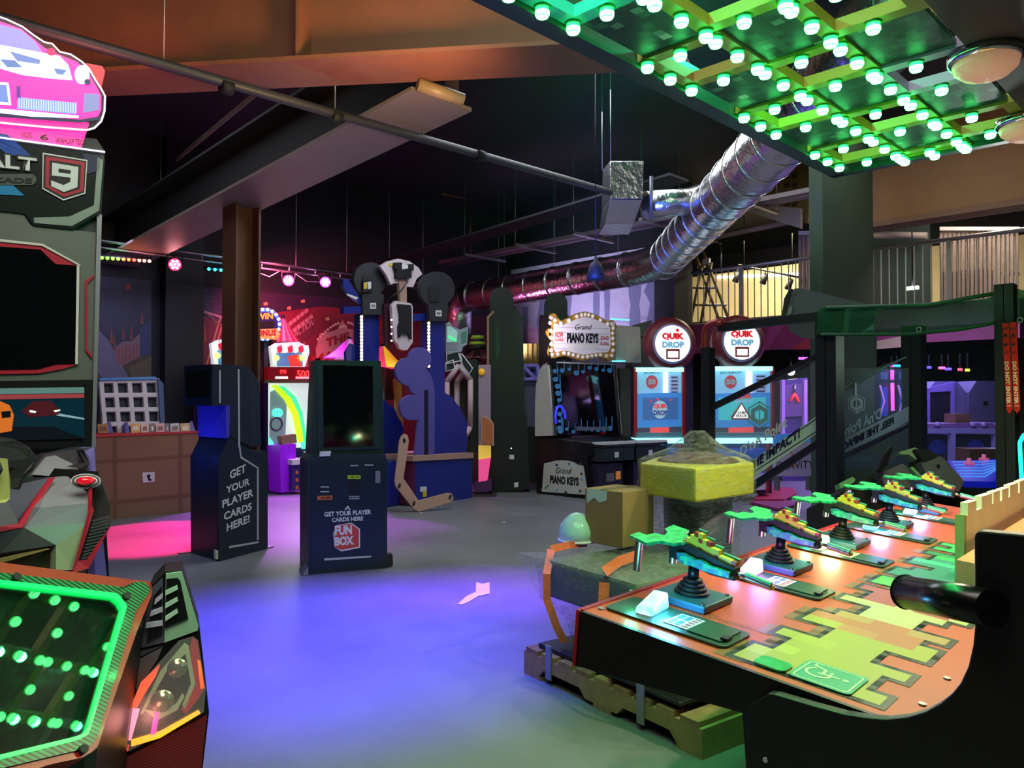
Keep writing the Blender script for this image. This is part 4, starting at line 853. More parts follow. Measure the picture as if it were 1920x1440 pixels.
# ------------------------------------------------------------------ printed wall panels
plW = PL((6, 12, 2), (1, 0, 0))
def panel(pts, m, label):
    t = thing('wall_print', label, 'wall print', plW.at(sum(p[0] for p in pts) / len(pts), max(p[1] for p in pts))); B().slab(plW, pts, .02, .03).build('print_sheet', m, t); return t
def patch(t, pts, h, off=.034, nm='print_shape', rough=.55):
    return B().slab(plW, pts, .002, off).build(nm, mat('mural_' + h, h, rough, noise=.15, scale=3), t)
mu1 = panel([(120, 512), (284, 526), (284, 800), (120, 830)], mat('mural_night_blue', '22243e', .55, noise=.2, scale=2), 'dark printed wall panel with tents and a light beam at left')
patch(mu1, [(186, 620), (205, 640), (245, 715), (215, 730), (184, 700)], '5a5472'); patch(mu1, [(184, 690), (284, 660), (284, 800), (184, 800)], '3c342c', .032); patch(mu1, [(212, 655), (230, 640), (246, 640), (266, 622), (263, 668), (222, 690)], '6a5460', .036)
for k in range(6): patch(mu1, [(221 + k * 7, 652 - k * 1.5), (224 + k * 7, 651 - k * 1.5), (224 + k * 7, 684 - k * 3), (221 + k * 7, 686 - k * 3)], '7a3c40', .039)
for x, y, w in ((231, 605, 3), (246, 605, 3), (266, 575, 3), (209, 612, 4), (215, 625, 3)): patch(mu1, [(x - w, y + 32), (x, y), (x + w, y + 32)], '6c3434', .037)
patch(mu1, [(235, 534), (246, 532), (245, 542), (236, 543)], '8a2c30', .036); patch(mu1, [(262, 618), (284, 600), (284, 665), (262, 668)], '283458', .037); patch(mu1, [(240, 690), (284, 668), (284, 710), (250, 716)], '504a38', .037)
mu2 = panel([(352, 534), (420, 541), (420, 960), (352, 975)], mat('mural_wine', '5c1c34', .55, noise=.25, scale=1.5), 'wine red printed wall panel with crane lattice left of the steel column')
patch(mu2, [(352, 534), (420, 541), (420, 612), (352, 575)], '2a2444'); patch(mu2, [(352, 572), (420, 594), (420, 598), (352, 577)], 'b09098', .037); patch(mu2, [(362, 590), (382, 592), (388, 640), (370, 650)], '8a4030', .036)
for a, b_ in (((412, 594), (384, 690)), ((418, 600), (390, 692)), ((370, 590), (410, 610)), ((384, 585), (416, 612))): patch(mu2, [a, (a[0] + 3, a[1] + 1), (b_[0] + 3, b_[1] + 1), b_], 'a08068', .038)
for k in range(5): patch(mu2, [(352, 540 + k * 8), (400 + k * 4, 548 + k * 9), (400 + k * 4, 549 + k * 9), (352, 541.5 + k * 8)], '4a406c', .036)
mu3 = panel([(487, 548), (960, 580), (960, 900), (487, 940)], mat('mural_red', '7c1e34', .55, noise=.3, scale=1.2), 'deep red printed wall panel with circus words behind the machines')
patch(mu3, [(487, 548), (960, 580), (960, 596), (600, 575), (487, 590)], '2e1c34', .032)
patch(mu3, [(487, 575), (490, 590), (525, 590), (528, 640), (500, 660), (487, 660)], '54182e', .032)
tent = [(592, 655), (600, 625), (618, 622), (632, 618), (642, 600), (652, 616), (668, 620), (690, 616), (690, 680), (640, 700), (596, 706)]
patch(mu3, tent, 'd88c90', .034)
for k in range(22):
    a = k / 21; x = 596 + a * 100; y = 636 - math.sin(a * math.pi) * 32 + (8 if 8 < k < 12 else 0); B().slab(plW, ell(x, y, 2.4, 2.4, 8), .003, .04).build('print_bulb', mat('mural_bulb', 'ffd0b8', .5), mu3)
M_RP = mat('mural_word_red', 'b01c30', .55)
ptxt(plW, 'THE MOST', (611, 652), (720, 618), 635, M_RP, mu3, off=.04, bold=.05); ptxt(plW, 'MAGNIFICENT', (585, 690), (760, 636), 668, M_RP, mu3, off=.04, bold=.05)
for j, (x0, y0, x1, y1) in enumerate(((540, 606, 577, 577), (548, 618, 586, 588))):
    for k in range(5):
        a = k / 5; b2_ = (k + .55) / 5; patch(mu3, [(x0 + (x1 - x0) * a, y0 + (y1 - y0) * a), (x0 + (x1 - x0) * b2_ + 2, y0 + (y1 - y0) * b2_ - 2), (x0 + (x1 - x0) * b2_ + 5, y0 + (y1 - y0) * b2_ + 4), (x0 + (x1 - x0) * a + 3, y0 + (y1 - y0) * a + 6)], 'c09090', .038)
patch(mu3, [(546, 622), (586, 592), (592, 622), (560, 650)], '6a2838', .035); ptxt(plW, 'ACTION', (552, 634), (588, 610), 620, mat('mural_c09090'), mu3, off=.04, bold=.01)
for x, y in ((568, 565), (542, 578), (614, 598), (560, 700), (498, 570)): patch(mu3, [(x - 4, y - 2), (x + 3, y - 4), (x + 4, y + 2), (x - 3, y + 3)], 'd8a868', .038)
patch(mu3, [(560, 665), (570, 640), (572, 642), (580, 700), (574, 700)], '98705c', .037)
struct(B().b2((4.46, 11.8, 0), (5.04, 12, 5.4)), 'trim_7', mat('black_wall_post', '0e0f18', .6))

# ------------------------------------------------------------------ two fairground ball games behind the kiosks
M_LIT = mat('lit_white_playfield', 'c8dcd8', .35, emit=.6, ecol='e8f4f0', emit_sample=True); M_LEDRED = mat('red_led_digits', 'ff3030', .3, emit=2.4); M_LEDBG = mat('dark_red_display', '5c0c10', .3, emit=.25, ecol='a01018')
def ballgame(dx, label, full):
    pl = PL(atz(550, 925, 0) + V((dx, 0, 0)), (1, .05, 0)); pw = PL(atz(550, 925, 0), (1, .05, 0)); t = thing('ball_game', label, 'arcade machine', pl.w(.1, 0, -.4), group='lit fairground ball games')
    def s(pts, th, off, nm, m, par=None):
        b = B(); b.poly([pw.at(*p, off) + V((dx, 0, 0)) for p in pts], -pl.n * th); return b.build(nm, m, par or t)
    s([(503, 716), (587, 714), (588, 850), (588, 922), (503, 928)], .5, -.35, 'cabinet_body', mat('game_violet', '3c2c60', .4))
    pf = s([(504, 718), (586, 716), (586, 838), (504, 842)], .02, -.3, 'playfield', M_LIT)
    s([(507, 735), (524, 726), (530, 728), (538, 760), (534, 838), (505, 836)], .01, -.27, 'target_board', mat('target_grey', '8ab0a8', .35, emit=.25))
    for pts, h in (([(509, 722), (520, 722), (545, 745), (560, 775), (570, 828), (560, 830), (550, 780), (535, 750)], 'b8e020'), ([(524, 724), (532, 724), (555, 745), (568, 775), (576, 826), (571, 828), (562, 778), (548, 750)], '40e890')):
        s(pts, .03, -.24, 'curved_rail', mat('rail_' + h, h, .3, emit=1.0))
    s([(504, 818), (512, 828), (516, 842), (504, 842)], .01, -.26, 'side_glow', mat('mint_glow', '60f0c8', .3, emit=.8)); s([(560, 812), (586, 838), (586, 842), (566, 842)], .01, -.26, 'side_glow', mat('mint_glow'))
    for cx, r in ((518, 8), (523, 8)):
        c = pw.at(cx, 774, -.25) + V((dx, 0, 0)); B().ring(c, pl.u, pl.v, .055, .012, 20, 8).build('glow_ring', mat('cyan_ring', '50ffd0', .3, emit=1.1), t)
    B().ring(pw.at(518, 795, -.25) + V((dx, 0, 0)), pl.u, pl.v, .10, .016, 20, 8).build('hoop', mat('hoop_grey', '506468', .35), t)
    db = s([(503, 688), (588, 688), (588, 712), (503, 713)], .12, -.22, 'score_display', M_LEDBG)
    s([(503, 712), (588, 712), (588, 718), (503, 718)], .13, -.20, 'display_lip', mat('olive_lip', '5a5c30', .4))
    s([(517, 706), (540, 706), (540, 710), (517, 710)], .01, -.2, 'display_strip', mat('white_strip', 'ffffff', .3, emit=1.2)); s([(555, 706), (585, 706), (585, 710), (555, 710)], .01, -.2, 'display_strip', mat('pink_strip', 'ffb0b0', .3, emit=.8))
    pq = PL(pw.p + V((dx, 0, 0)), pw.u)
    if full:
        ptxt(pw, '090', (525, 701), (537, 701), 693, M_LEDRED, t, off=-.2, bold=.01); ptxt(pw, '500', (557, 708), (580, 708), 694, M_LEDRED, t, off=-.2, bold=.02)
    else:
        wtxt(pw.at(557, 708, -.2) + V((dx, 0, 0)), pl.u, (0, 0, 1), '500', .26, .14, M_LEDRED, t)
    mq = s([(508, 650), (520, 643), (560, 641), (578, 650), (580, 662), (572, 688), (512, 688)], .08, -.25, 'marquee', mat('marquee_pale', 'dfe6f0', .35, emit=.55))
    for k in range(7):
        x = 510 + k * 10; s([(x, 651), (x + 8, 647), (x + 10, 658), (x + 5, 662), (x, 658)], .03, -.22, 'scallop', mat('scallop_red', 'e03048', .35, emit=.5) if k % 2 else mat('scallop_white', 'f8f0f0', .35, emit=.8))
    s([(518, 662), (566, 660), (568, 686), (520, 687)], .01, -.235, 'marquee_picture', mat('marquee_picture', '5a88c0', .35, emit=.45)); s([(540, 668), (560, 664), (566, 687), (544, 687)], .01, -.23, 'marquee_picture', mat('marquee_picture_red', 'd04038', .35, emit=.5))
    for x in (518, 567): B().ball(pw.at(x, 671, -.2) + V((dx, 0, 0)), .045, 8).build('bulb', mat('lime_bulb', 'c8ff50', .3, emit=4), t)
    # coin pedestal
    s([(524, 836), (555, 832), (555, 845), (553, 921), (527, 924)], .35, .05, 'pedestal', mat('bright_purple_panel', '9018d8', .4, emit=.15))
    s([(548, 870), (575, 868), (574, 915), (548, 920)], .3, .15, 'coin_door', mat('coin_violet', '40307a', .4)); s([(548, 862), (578, 860), (578, 870), (548, 872)], .35, .17, 'coin_shelf', M_W)
    for k in range(3):
        c = (557, 886 + k * 14); s([(c[0] + 4.2 * math.sin(i * math.pi / 5) * (1 if i % 2 == 0 else .45), c[1] - 5.2 * math.cos(i * math.pi / 5) * (1 if i % 2 == 0 else .45)) for i in range(10)], .006, .16, 'star', mat('orange_star', 'e08838', .4))
    s([(527, 818), (555, 814), (557, 830), (530, 834)], .12, .0, 'parcel', M_CARD)
    return t
ballgame(0, 'lit ball game with a 500 score between the two kiosks', True)
ballgame(-.93, 'lit ball game half hidden behind the steel column and kiosk', False)
light('playfield_glow', 'AREA', (6.0, 10.3, 1.4), 12, (.85, 1, .95), (6.0, 9, 0), size=.5)
# bonus wheel sign
plB = PL(atz(540, 925, 0) + V((0, .62, 0)), (1, 0, 0)); bw = thing('bonus_sign', 'round blue win bonus sign above the ball game', 'sign', plB.at(500, 660))
B().slab(plB, ell(497, 608, 30, 31, 32), .06).build('disc', mat('sign_blue', '2068c8', .4, emit=.35), bw); B().slab(plB, ell(497, 610, 24, 25, 32), .01, .012).build('inner_disc', mat('sign_navy', '101c50', .4), bw)
for k in range(18):
    a = math.radians(k * 20); B().ball(plB.at(497 + 27 * math.cos(a), 608 - 28 * math.sin(a), .005), .028, 6).build('bulb', mat('sign_bulb', 'c8dcff', .3, emit=1.4), bw)
ptxt(plB, 'WIN', (480, 600), (512, 598), 588, mat('sign_orange', 'f0a030', .4, emit=.5), bw, off=.02, bold=.04)
B().slab(plB, [(482, 603), (514, 602), (514, 614), (482, 616)], .01, .02).build('counter', M_BLACK, bw)
B().slab(plB, [(470, 618), (520, 616), (526, 628), (519, 637), (470, 634)], .012, .03).build('ribbon', mat('sign_gold', 'd8a848', .4, emit=.2), bw); ptxt(plB, 'BONUS', (474, 631), (518, 629), 619, mat('sign_maroon', '7a1830', .4), bw, off=.036, bold=.04)
B().slab(plB, [(495, 637), (503, 637), (503, 760), (495, 760)], .05, -.06).build('sign_post', M_NAVY2, bw)
def tentroof(name, label, apex, base, d, cols, yaw=0):
    pl = PLd(*apex, d, yaw); c = pl.at(*apex); t = thing(name, label, 'tent', pl.at(apex[0], base[2])); r = abs(pl.at(base[1], base[2]).x - pl.at(base[0], base[2]).x); r = (pl.at(base[1], base[2]) - pl.at(base[0], base[2])).length / 2; cc = (pl.at(base[1], base[2]) + pl.at(base[0], base[2])) / 2; n = len(cols) * 2 if len(cols) > 3 else 24
    for k in range(n):
        a0, a1 = 2 * math.pi * k / n, 2 * math.pi * (k + 1) / n
        p0 = cc + (pl.u * math.cos(a0) + pl.n * math.sin(a0)) * r; p1 = cc + (pl.u * math.cos(a1) + pl.n * math.sin(a1)) * r
        m0 = c.lerp(p0, .55) - V((0, 0, .03)); m1 = c.lerp(p1, .55) - V((0, 0, .03))
        b = B(); b.face([c, m0, m1]); b.face([m0, p0, p1, m1]); b.build('canvas_stripe', cols[k % len(cols)], t)
    B().tube([cc, c], .03, 8).build('tent_pole', M_NAVY, t); B().tube([V((cc.x, cc.y, 0)), cc], .04, 8).build('tent_pole', M_NAVY, t)
    return t
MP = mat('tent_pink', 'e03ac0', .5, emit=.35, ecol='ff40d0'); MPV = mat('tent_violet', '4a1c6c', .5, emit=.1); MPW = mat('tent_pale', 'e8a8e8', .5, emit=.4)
tentroof('striped_tent', 'pink and violet striped tent roof behind the tall screen kiosk', (655, 632), (605, 700, 672), 11.2, [MP, MPW, MP, MPV])
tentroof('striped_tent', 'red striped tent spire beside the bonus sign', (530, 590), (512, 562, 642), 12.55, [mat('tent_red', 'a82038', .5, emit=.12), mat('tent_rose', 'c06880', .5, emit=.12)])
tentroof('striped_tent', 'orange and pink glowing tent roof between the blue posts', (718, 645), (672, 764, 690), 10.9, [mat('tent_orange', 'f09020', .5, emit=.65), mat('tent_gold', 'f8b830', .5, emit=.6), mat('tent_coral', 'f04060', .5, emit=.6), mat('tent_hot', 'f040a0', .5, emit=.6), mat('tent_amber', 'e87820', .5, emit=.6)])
tentroof('striped_tent', 'red and white striped tent roof under the green band hat', (893, 652), (862, 926, 672), 12.6, [mat('tent_brick', '8c2430', .55), mat('tent_cream', 'c8a8a8', .55)])
# ------------------------------------------------------------------ blue post machines seen from behind
M_RBLUE = mat('royal_blue_panel', '1c2a86', .35, noise=.06); M_CHAR = mat('charcoal_head', '2a2c30', .55); M_VIO = mat('violet_board', '5a52a0', .5, noise=.05); M_BEIGE = mat('beige_mdf', 'b08c7c', .7, noise=.06); M_YEL = mat('yellow_sticker', 'd8b838', .5)
plM = PL(atz(778, 950, 0), (1, .12, 0))
def bm_(plane, parent):
    return lambda pts, t, off, nm, m, lab=None, bevel=0: B().slab(plane, pts, t, off).build(nm, m, parent, lab, bevel=bevel)
def posthead(label, post, disc, neck, tag_, off, grp):
    t = thing('hammer_game_post', label, 'arcade machine', plM.at((post[0] + post[2]) / 2, 955, off), group=grp); s = bm_(plM, t)
    s([(post[0], post[1]), (post[2], post[1]), (post[2], post[3]), (post[0], post[3])], .2, off, 'post', M_RBLUE, bevel=.02)
    cx, cy, r = disc
    s([(neck[0], neck[3]), (neck[0] - 2, neck[1])] + ell(cx, cy, r, r, 28, 235, -55)[0:] + [(neck[2] + 2, neck[1]), (neck[2], neck[3])], .06, off + .08, 'head_plate', M_CHAR)
    s(rnd(cx - 15, cy - 6, cx + 5, cy + 24, 2), .02, off + .095, 'head_cover', mat('charcoal_cover', '222427', .45))
    s([tag_, (tag_[0] + 11, tag_[1]), (tag_[0] + 11, tag_[1] + 11), (tag_[0], tag_[1] + 11)], .004, off + .09, 'sticker', M_W)
    ptxt(plM, '30', (tag_[0] + 2, tag_[1] + 8), (tag_[0] + 9, tag_[1] + 8), tag_[1] + 3, M_K, t, off=off + .094)
    for k in range(14):
        y = post[1] + 6 + k * 6.2; B().ball(plM.at(post[0] - 2, y, off - .02), .022, 6).build('bulb', mat('warm_bulb', 'ffe8b0', .3, emit=2.2), t)
    return t, s
tL, sL = posthead('left blue hammer game post with a round charcoal head', (680, 588, 712, 900), (695, 523, 31), (681, 553, 718, 590), (694, 568), -.55, 'blue hammer game posts')
sL([(681, 526), (698, 524), (698, 546), (681, 548)], .02, -.43, 'control_box', mat('box_dark', '1a1c1e', .5)); sL([(682, 530), (688, 529), (688, 541), (682, 542)], .004, -.425, 'sticker', M_YEL); sL([(689, 529), (696, 528), (696, 541), (690, 542)], .004, -.425, 'sticker', M_W)
sL([(645, 575), (682, 574), (682, 587), (645, 588)], .08, -.5, 'blue_bracket', M_RBLUE); sL([(644, 524), (652, 522), (668, 548), (680, 566), (676, 570), (654, 552), (643, 536)], .05, -.5, 'blue_fin', M_RBLUE); sL([(650, 550), (672, 558), (668, 562), (652, 554)], .02, -.44, 'fin_edge', M_W)
tR, sR = posthead('right blue hammer game post with cloud and hill boards at its foot', (806, 600, 835, 858), (820, 542, 33), (806, 574, 838, 602), (817, 582), -.3, 'blue hammer game posts')
sR([(817, 795), (830, 795), (830, 803), (817, 803)], .004, -.29, 'sticker', M_YEL); sR([(817, 838), (832, 838), (832, 847), (817, 847)], .004, -.29, 'sticker', M_YEL)
sR([(774, 590), (806, 586), (806, 600), (776, 602)], .1, -.32, 'cross_arm', M_RBLUE)
# hill boards, cloud board, base boxes belong to the right machine
sR([(814, 857), (814, 727), (837, 738), (849, 745), (856, 757), (862, 763), (868, 776), (877, 793), (875, 811), (878, 824), (873, 856)], .03, -.12, 'hill_board', M_RBLUE)
cl = [(778, 858), (785, 790)] + ell(774, 764, 24, 24, 18, -60, -290) + [(772, 736)] + ell(769, 696, 27, 27, 14, -95, -245) + ell(788, 672, 21, 21, 18, 175, -60) + [(806, 700), (812, 714), (815, 735), (815, 858)]
sR(cl, .04, -.04, 'cloud_board', M_VIO)
sR([(796, 731), (803, 731), (803, 857), (796, 857)], .01, -.035, 'slot', M_BLACK)
sR([(719, 748), (740, 766), (747, 784), (752, 790), (757, 804), (750, 840), (752, 866), (719, 868)], .03, -.6, 'hill_board', M_RBLUE)
sR([(634, 672), (636, 655), (646, 646), (658, 644), (668, 648), (680, 660), (687, 672), (687, 690), (634, 690)][3:] + [(650, 690), (648, 660)], .04, -.7, 'cloud_board', M_RBLUE)
sR([(778, 862), (886, 857), (885, 935), (778, 948)], .9, 0, 'base_box', M_RBLUE); sR([(774, 855), (888, 849), (888, 859), (774, 865)], .95, .03, 'base_rim', M_BEIGE)
B().poly([plM.at(778, 862) - plM.u * .01, plM.at(778, 948) - plM.u * .01, plM.at(778, 948) - plM.u * .01 - plM.n * .88, plM.at(778, 862) - plM.u * .01 - plM.n * .88], -plM.u * .01).build('side_board', mat('wine_board', '702848', .5), tR)
sR([(722, 868), (748, 864), (748, 946), (722, 950)], .5, -.25, 'base_box', M_RBLUE)
sR([(788, 913), (800, 912), (800, 921), (788, 922)], .004, .008, 'sticker', M_W); sR([(793, 921), (800, 920), (800, 931), (793, 932)], .004, .008, 'sticker', M_YEL)
sR([(738, 712), (752, 706), (757, 800), (752, 810), (756, 818), (744, 812), (742, 760)], .03, -.75, 'gold_curtain', mat('gold_curtain', '9a6a1c', .6))
sR([(715, 690), (742, 690), (742, 750), (715, 750)], .02, -.9, 'cage_panel', mat('maroon_cage', '3a1420', .6))
for k in range(6): sR([(716 + k * 4.5, 692), (717 + k * 4.5, 692), (717 + k * 4.5, 750), (716 + k * 4.5, 750)], .01, -.86, 'cage_bar', mat('cage_bar', '5a3040', .5))
# white fan head with hanging pad
fn = thing('fan_head_sign', 'white fan-shaped head with a long hanging white pad between posts', 'arcade machine', plM.at(755, 657, -.45)); sf_ = bm_(plM, fn)
sf_([(713, 499), (727, 490), (747, 485), (768, 490), (785, 502), (792, 514), (781, 523), (775, 538), (762, 537), (752, 531), (741, 531), (733, 533), (724, 515)], .05, -.36, 'fan_plate', mat('ivory_panel', 'd4c4cc', .45))
for p_ in (rnd(741, 492, 754, 505, 2), rnd(766, 495, 776, 508, 2), rnd(744, 505, 772, 522, 3)): sf_(p_, .08, -.3, 'motor_boss', M_BLACKM)
sf_([(754, 496), (765, 497), (765, 504), (754, 503)], .01, -.28, 'sticker', M_W); sf_([(730, 494), (737, 493), (737, 499), (730, 500)], .004, -.35, 'sticker', M_YEL)
sf_([(748, 520), (762, 520), (763, 568), (751, 568)], .05, -.34, 'stem', M_BEIGE)
sf_([(721, 570), (735, 568), (737, 640), (730, 655), (722, 640)], .04, -.42, 'side_strip', mat('maroon_strip', '3c1c28', .5))
pad = [(735, 573), (742, 564), (771, 569), (774, 576), (774, 642), (768, 650), (764, 656), (757, 657), (749, 653), (745, 644), (740, 638), (736, 600)]
sf_(pad, .05, -.32, 'pad', mat('ivory_panel')); sf_([(747, 570), (770, 572), (772, 578), (772, 636), (769, 632), (766, 626), (753, 626), (749, 633), (748, 612), (751, 604), (751, 590)], .04, -.28, 'pad_cover', M_BLACKM)
B().tube([plM.at(762, 515, -.27), plM.at(763, 530, -.25), plM.at(752, 545, -.26), plM.at(735, 556, -.3), plM.at(722, 562, -.4)], .012, 8).build('cable', M_BLACK, fn)
for k in range(4): B().ball(plM.at(734, 600 + k * 13, -.3), .014, 6).build('bulb', mat('pink_bulb', 'ffd0e0', .3, emit=2), fn)
br = thing('boomerang_bracket', 'beige angled wooden bracket leaning against the blue base box', 'bracket', atz(785, 960, 0)); plQ = PL(atz(785, 960, 0), (.96, -.28, 0), (.05, .18, 1))
B().slab(plQ, [(749, 826), (753, 817), (758, 813), (765, 816), (767, 828), (757, 897), (785, 938), (838, 924), (847, 925), (851, 934), (847, 942), (785, 960), (776, 955), (742, 912), (740, 902)], .03).build('bracket_board', M_BEIGE, br, bevel=.006)
for c_, a in (((758, 826), 10), ((749, 911), -50), ((776, 944), -50), ((844, 932), -55)):
    B().slab(plQ, [(c_[0] + 2.6 * math.cos(math.radians(i * 30)) * 1 + 1.5 * math.sin(math.radians(i * 30)) * math.sin(math.radians(a)), c_[1] + 5 * math.sin(math.radians(i * 30))) for i in range(12)], .004, .003).build('slot', M_BLACK, br)

# silver arrow sign, white cage frames and console behind the posts
plN = PLd(870, 700, 11.6, 10)
cg = thing('cage_game', 'white tube cage game with a silver arrow sign behind the blue post', 'arcade machine', plN.at(870, 905)); sg = bm_(plN, cg)
sg([(836, 606), (843, 603), (849, 612), (862, 618), (878, 612), (876, 646), (868, 650), (866, 659), (836, 662)], .06, .05, 'arrow_sign', mat('silver_lav', '9c9cb4', .35, .3)); sg([(838, 612), (845, 612), (858, 622), (856, 640), (838, 642)], .006, .058, 'sign_print', mat('mint_print', '9cc8c0', .35, emit=.25)); sg([(838, 643), (858, 641), (858, 655), (838, 657)], .006, .058, 'sign_print', mat('grey_print', '8a8898', .4))
sg([(841, 629), (856, 638), (855, 641), (842, 633)], .005, .064, 'green_streak', mat('green_streak', '20ff60', .3, emit=2)); sg([(864, 624), (875, 620), (874, 640), (865, 644)], .006, .06, 'sign_print', mat('mint_dark', '406c60', .4, emit=.2))
for pts in ([(837, 664), (862, 659), (866, 676), (838, 682)], [(836, 680), (850, 675), (853, 692), (836, 696)], [(860, 662), (866, 664), (886, 690), (880, 702), (868, 688)]):
    sg(pts, .05, .02, 'black_flag', M_BLACKM); cxx = sum(p[0] for p in pts) / len(pts); cyy = sum(p[1] for p in pts) / len(pts)
    B().tube([plN.at(*p, .03) for p in pts], .012, 6, closed=True).build('flag_edge', M_W, cg)
M_CT = mat('pale_cage_tube', 'c4aab0', .45)
for dx, o_ in ((0, 0), (19, -.25)):
    w = 22 if dx == 0 else 15
    B().bars([plN.at(838 + dx, 800, o_), plN.at(838 + dx, 716, o_), plN.at(860 + dx * .55, 684 + dx * .7, o_), plN.at(882, 712, o_ + (0 if dx == 0 else .25)), plN.at(882, 800, o_), plN.at(868, 826, o_)], .042, 10).build('cage_tube', M_CT, cg)
sg([(836, 712), (884, 712), (884, 830), (870, 850), (836, 850)], .02, -.35, 'mesh_back', mat('brown_mesh', '3a2a20', .7))
sg([(880, 674), (896, 674), (896, 905), (880, 905)], .4, -.2, 'dark_post', M_BLACK); sg([(838, 826), (880, 826), (892, 905), (838, 905)], .3, -.15, 'dark_base', M_BLACK)
cn = thing('lit_console', 'pink lit narrow console with an orange panel beside the black tower', 'arcade machine', atd(908, 920, 11.8)); plO = PLd(908, 800, 11.55, 0); so = bm_(plO, cn)
so([(897, 684), (920, 684), (920, 850), (897, 850)], .3, -.1, 'rear_cabinet', mat('mauve_cabinet', 'a08a9c', .5)); B().ball(plO.at(903, 697, -.08), .05, 8).build('yellow_dome', mat('yellow_dome', 'd8a020', .3, emit=.4), cn)
so([(904, 781), (916, 786), (924, 796), (924, 834), (904, 832)], .15, .1, 'orange_panel', mat('orange_panel', 'a05c34', .45, emit=.12)); so([(902, 779), (917, 783), (926, 795), (926, 836), (902, 834)], .14, .09, 'panel_edge', mat('pale_edge', 'b89c94', .45))
so([(897, 836), (920, 836), (920, 860), (897, 864)], .2, .02, 'rainbow_panel', mat('rainbow', 'd8b048', .4, emit=.6)); so([(897, 862), (920, 858), (914, 900), (897, 908)], .2, .03, 'pink_panel', mat('pink_panel', 'f05090', .4, emit=.5)); so([(890, 905), (922, 900), (922, 920), (890, 924)], .3, .05, 'plinth', mat('dark_violet', '4c1c58', .5))
B().slab(PL(atz(910, 930, .0), (1, -1, 0)), [(893, 927), (930, 927), (935, 921), (905, 920)], .02, .02)
b = B().obox(PL(atz(912, 930, 0), (1, -1, 0)), -.2, .15, 0, .03, -.2, .1); b.build('mat_board', mat('dark_board', '3a2c2c', .7), None, 'small dark board lying on the floor by the console', 'board')
hat = thing('band_hat', 'black hat with lime green bands on the red striped tent', 'hat', atd(895, 655, 12.3)); c = atd(895, 655, 12.35)
for k, (h0, r0, h1, r1, m) in enumerate(((0, .15, .07, .14, M_BLACKM), (.07, .14, .12, .125, mat('lime_band', 'a0c030', .5)), (.12, .125, .16, .115, M_BLACKM), (.16, .115, .22, .10, mat('lime_band')), (.22, .1, .27, .04, M_BLACKM))): B().lathe(c, (0, 0, 1), [(h0, r0), (h1, r1)], 16).build('hat_band', m, hat)

# ------------------------------------------------------------------ black towers
def tower(label, plT_, P_, th, grp):
    t = thing('black_tower', label, 'arcade cabinet', plT_.at(P_['base'][0], P_['base'][1]), group=grp)
    for nm, pts, off, m in P_['parts']: B().slab(plT_, pts, th if nm in ('tower_body', 'tower_base', 'dome_top') else .02, off).build(nm, m, t)
    return t
plT1 = PLd(955, 920, 12.0, 0); M_TB = mat('satin_black_tower', '0b0c0e', .4)
dome_ = [(918, 600), (918, 556)] + ell(941, 560, 22, 22, 14, 180, 0) + [(963, 600)]
tower('tall black cabinet tower with a round top, nearer one', plT1, dict(base=(956, 920), parts=[
    ('dome_top', dome_, -.1, M_TB), ('tower_body', [(914, 593), (927, 580), (963, 578), (972, 584), (981, 596), (983, 778), (983, 920), (917, 926), (916, 700), (914, 694)], 0, M_TB),
    ('tower_base', [(917, 778), (988, 780), (993, 916), (917, 926)], .03, M_TB), ('trim_strip', [(913, 594), (925, 582), (927, 585), (917, 596), (917, 690), (913, 695)], .02, mat('orange_lit_trim', 'a87858', .4)),  # orange light on the edge trim put into its colour
    ('side_panel', [(930, 590), (936, 590), (936, 672), (930, 672)], .01, mat('black_gloss', '202224', .2)), ('sticker', [(955, 853), (964, 853), (964, 861), (955, 861)], .036, M_W), ('sticker', [(964, 905), (972, 904), (972, 913), (964, 914)], .036, M_W), ('led', [(958, 840), (959.5, 840), (959.5, 841.5), (958, 841.5)], .04, mat('white_led', 'ffffff', .3, emit=6))]), .35, 'black round-topped towers')
plT2 = PLd(1040, 700, 12.3, 0)
tower('black cabinet tower with a round top behind the piano game sign', plT2, dict(base=(1040, 900), parts=[
    ('dome_top', [(1022, 610), (1022, 566)] + ell(1043, 568, 21, 20, 14, 180, 0) + [(1064, 610)], -.1, M_TB), ('tower_body', [(1012, 595), (1024, 590), (1064, 590), (1072, 600), (1072, 905), (1012, 905)], 0, M_TB)]), .35, 'black round-topped towers')
vg = thing('violet_frame_game', 'violet framed game with black balls between the tower and piano game', 'arcade machine', atd(995, 900, 12.4)); plV = PLd(995, 750, 12.4, 0); sv = bm_(plV, vg)
sv([(980, 683), (1012, 683), (1012, 800), (980, 800)], .3, -.1, 'cabinet', mat('violet_grey', '6a6488', .5)); sv([(985, 800), (1010, 800), (1010, 905), (985, 905)], .3, -.1, 'base', M_BLACK)
B().bars([plV.at(980, 685), plV.at(1009, 685), plV.at(1009, 710), plV.at(980, 711), plV.at(980, 685), plV.at(1005, 711)], .03, 6).build('frame_tube', mat('violet_tube', '8078d0', .4, emit=.15), vg)
for x, y in ((999, 692), (991, 706)): B().ball(plV.at(x, y, -.03), .035, 8).build('ball', M_BLACK, vg)
gp = thing('gold_fan_panel', 'gold pleated fan panel behind the black tower', 'sign', atd(1000, 682, 13.6)); plU = PLd(1000, 660, 13.6, 0)
for k in range(10):
    x = 980 + k * 4.4; B().slab(plU, [(x, 645), (x + 4.2, 644), (x + 4.2, 682), (x, 682)], .02 + .02 * (k % 2), .01 * (k % 2)).build('pleat', mat('gold_pleat', '8a7430', .5, .3), gp)
B().tube([plU.at(1000, 682), V((plU.at(1000, 682).x, plU.at(1000, 682).y, 0))], .04, 8).build('stand', M_BLACK, gp)

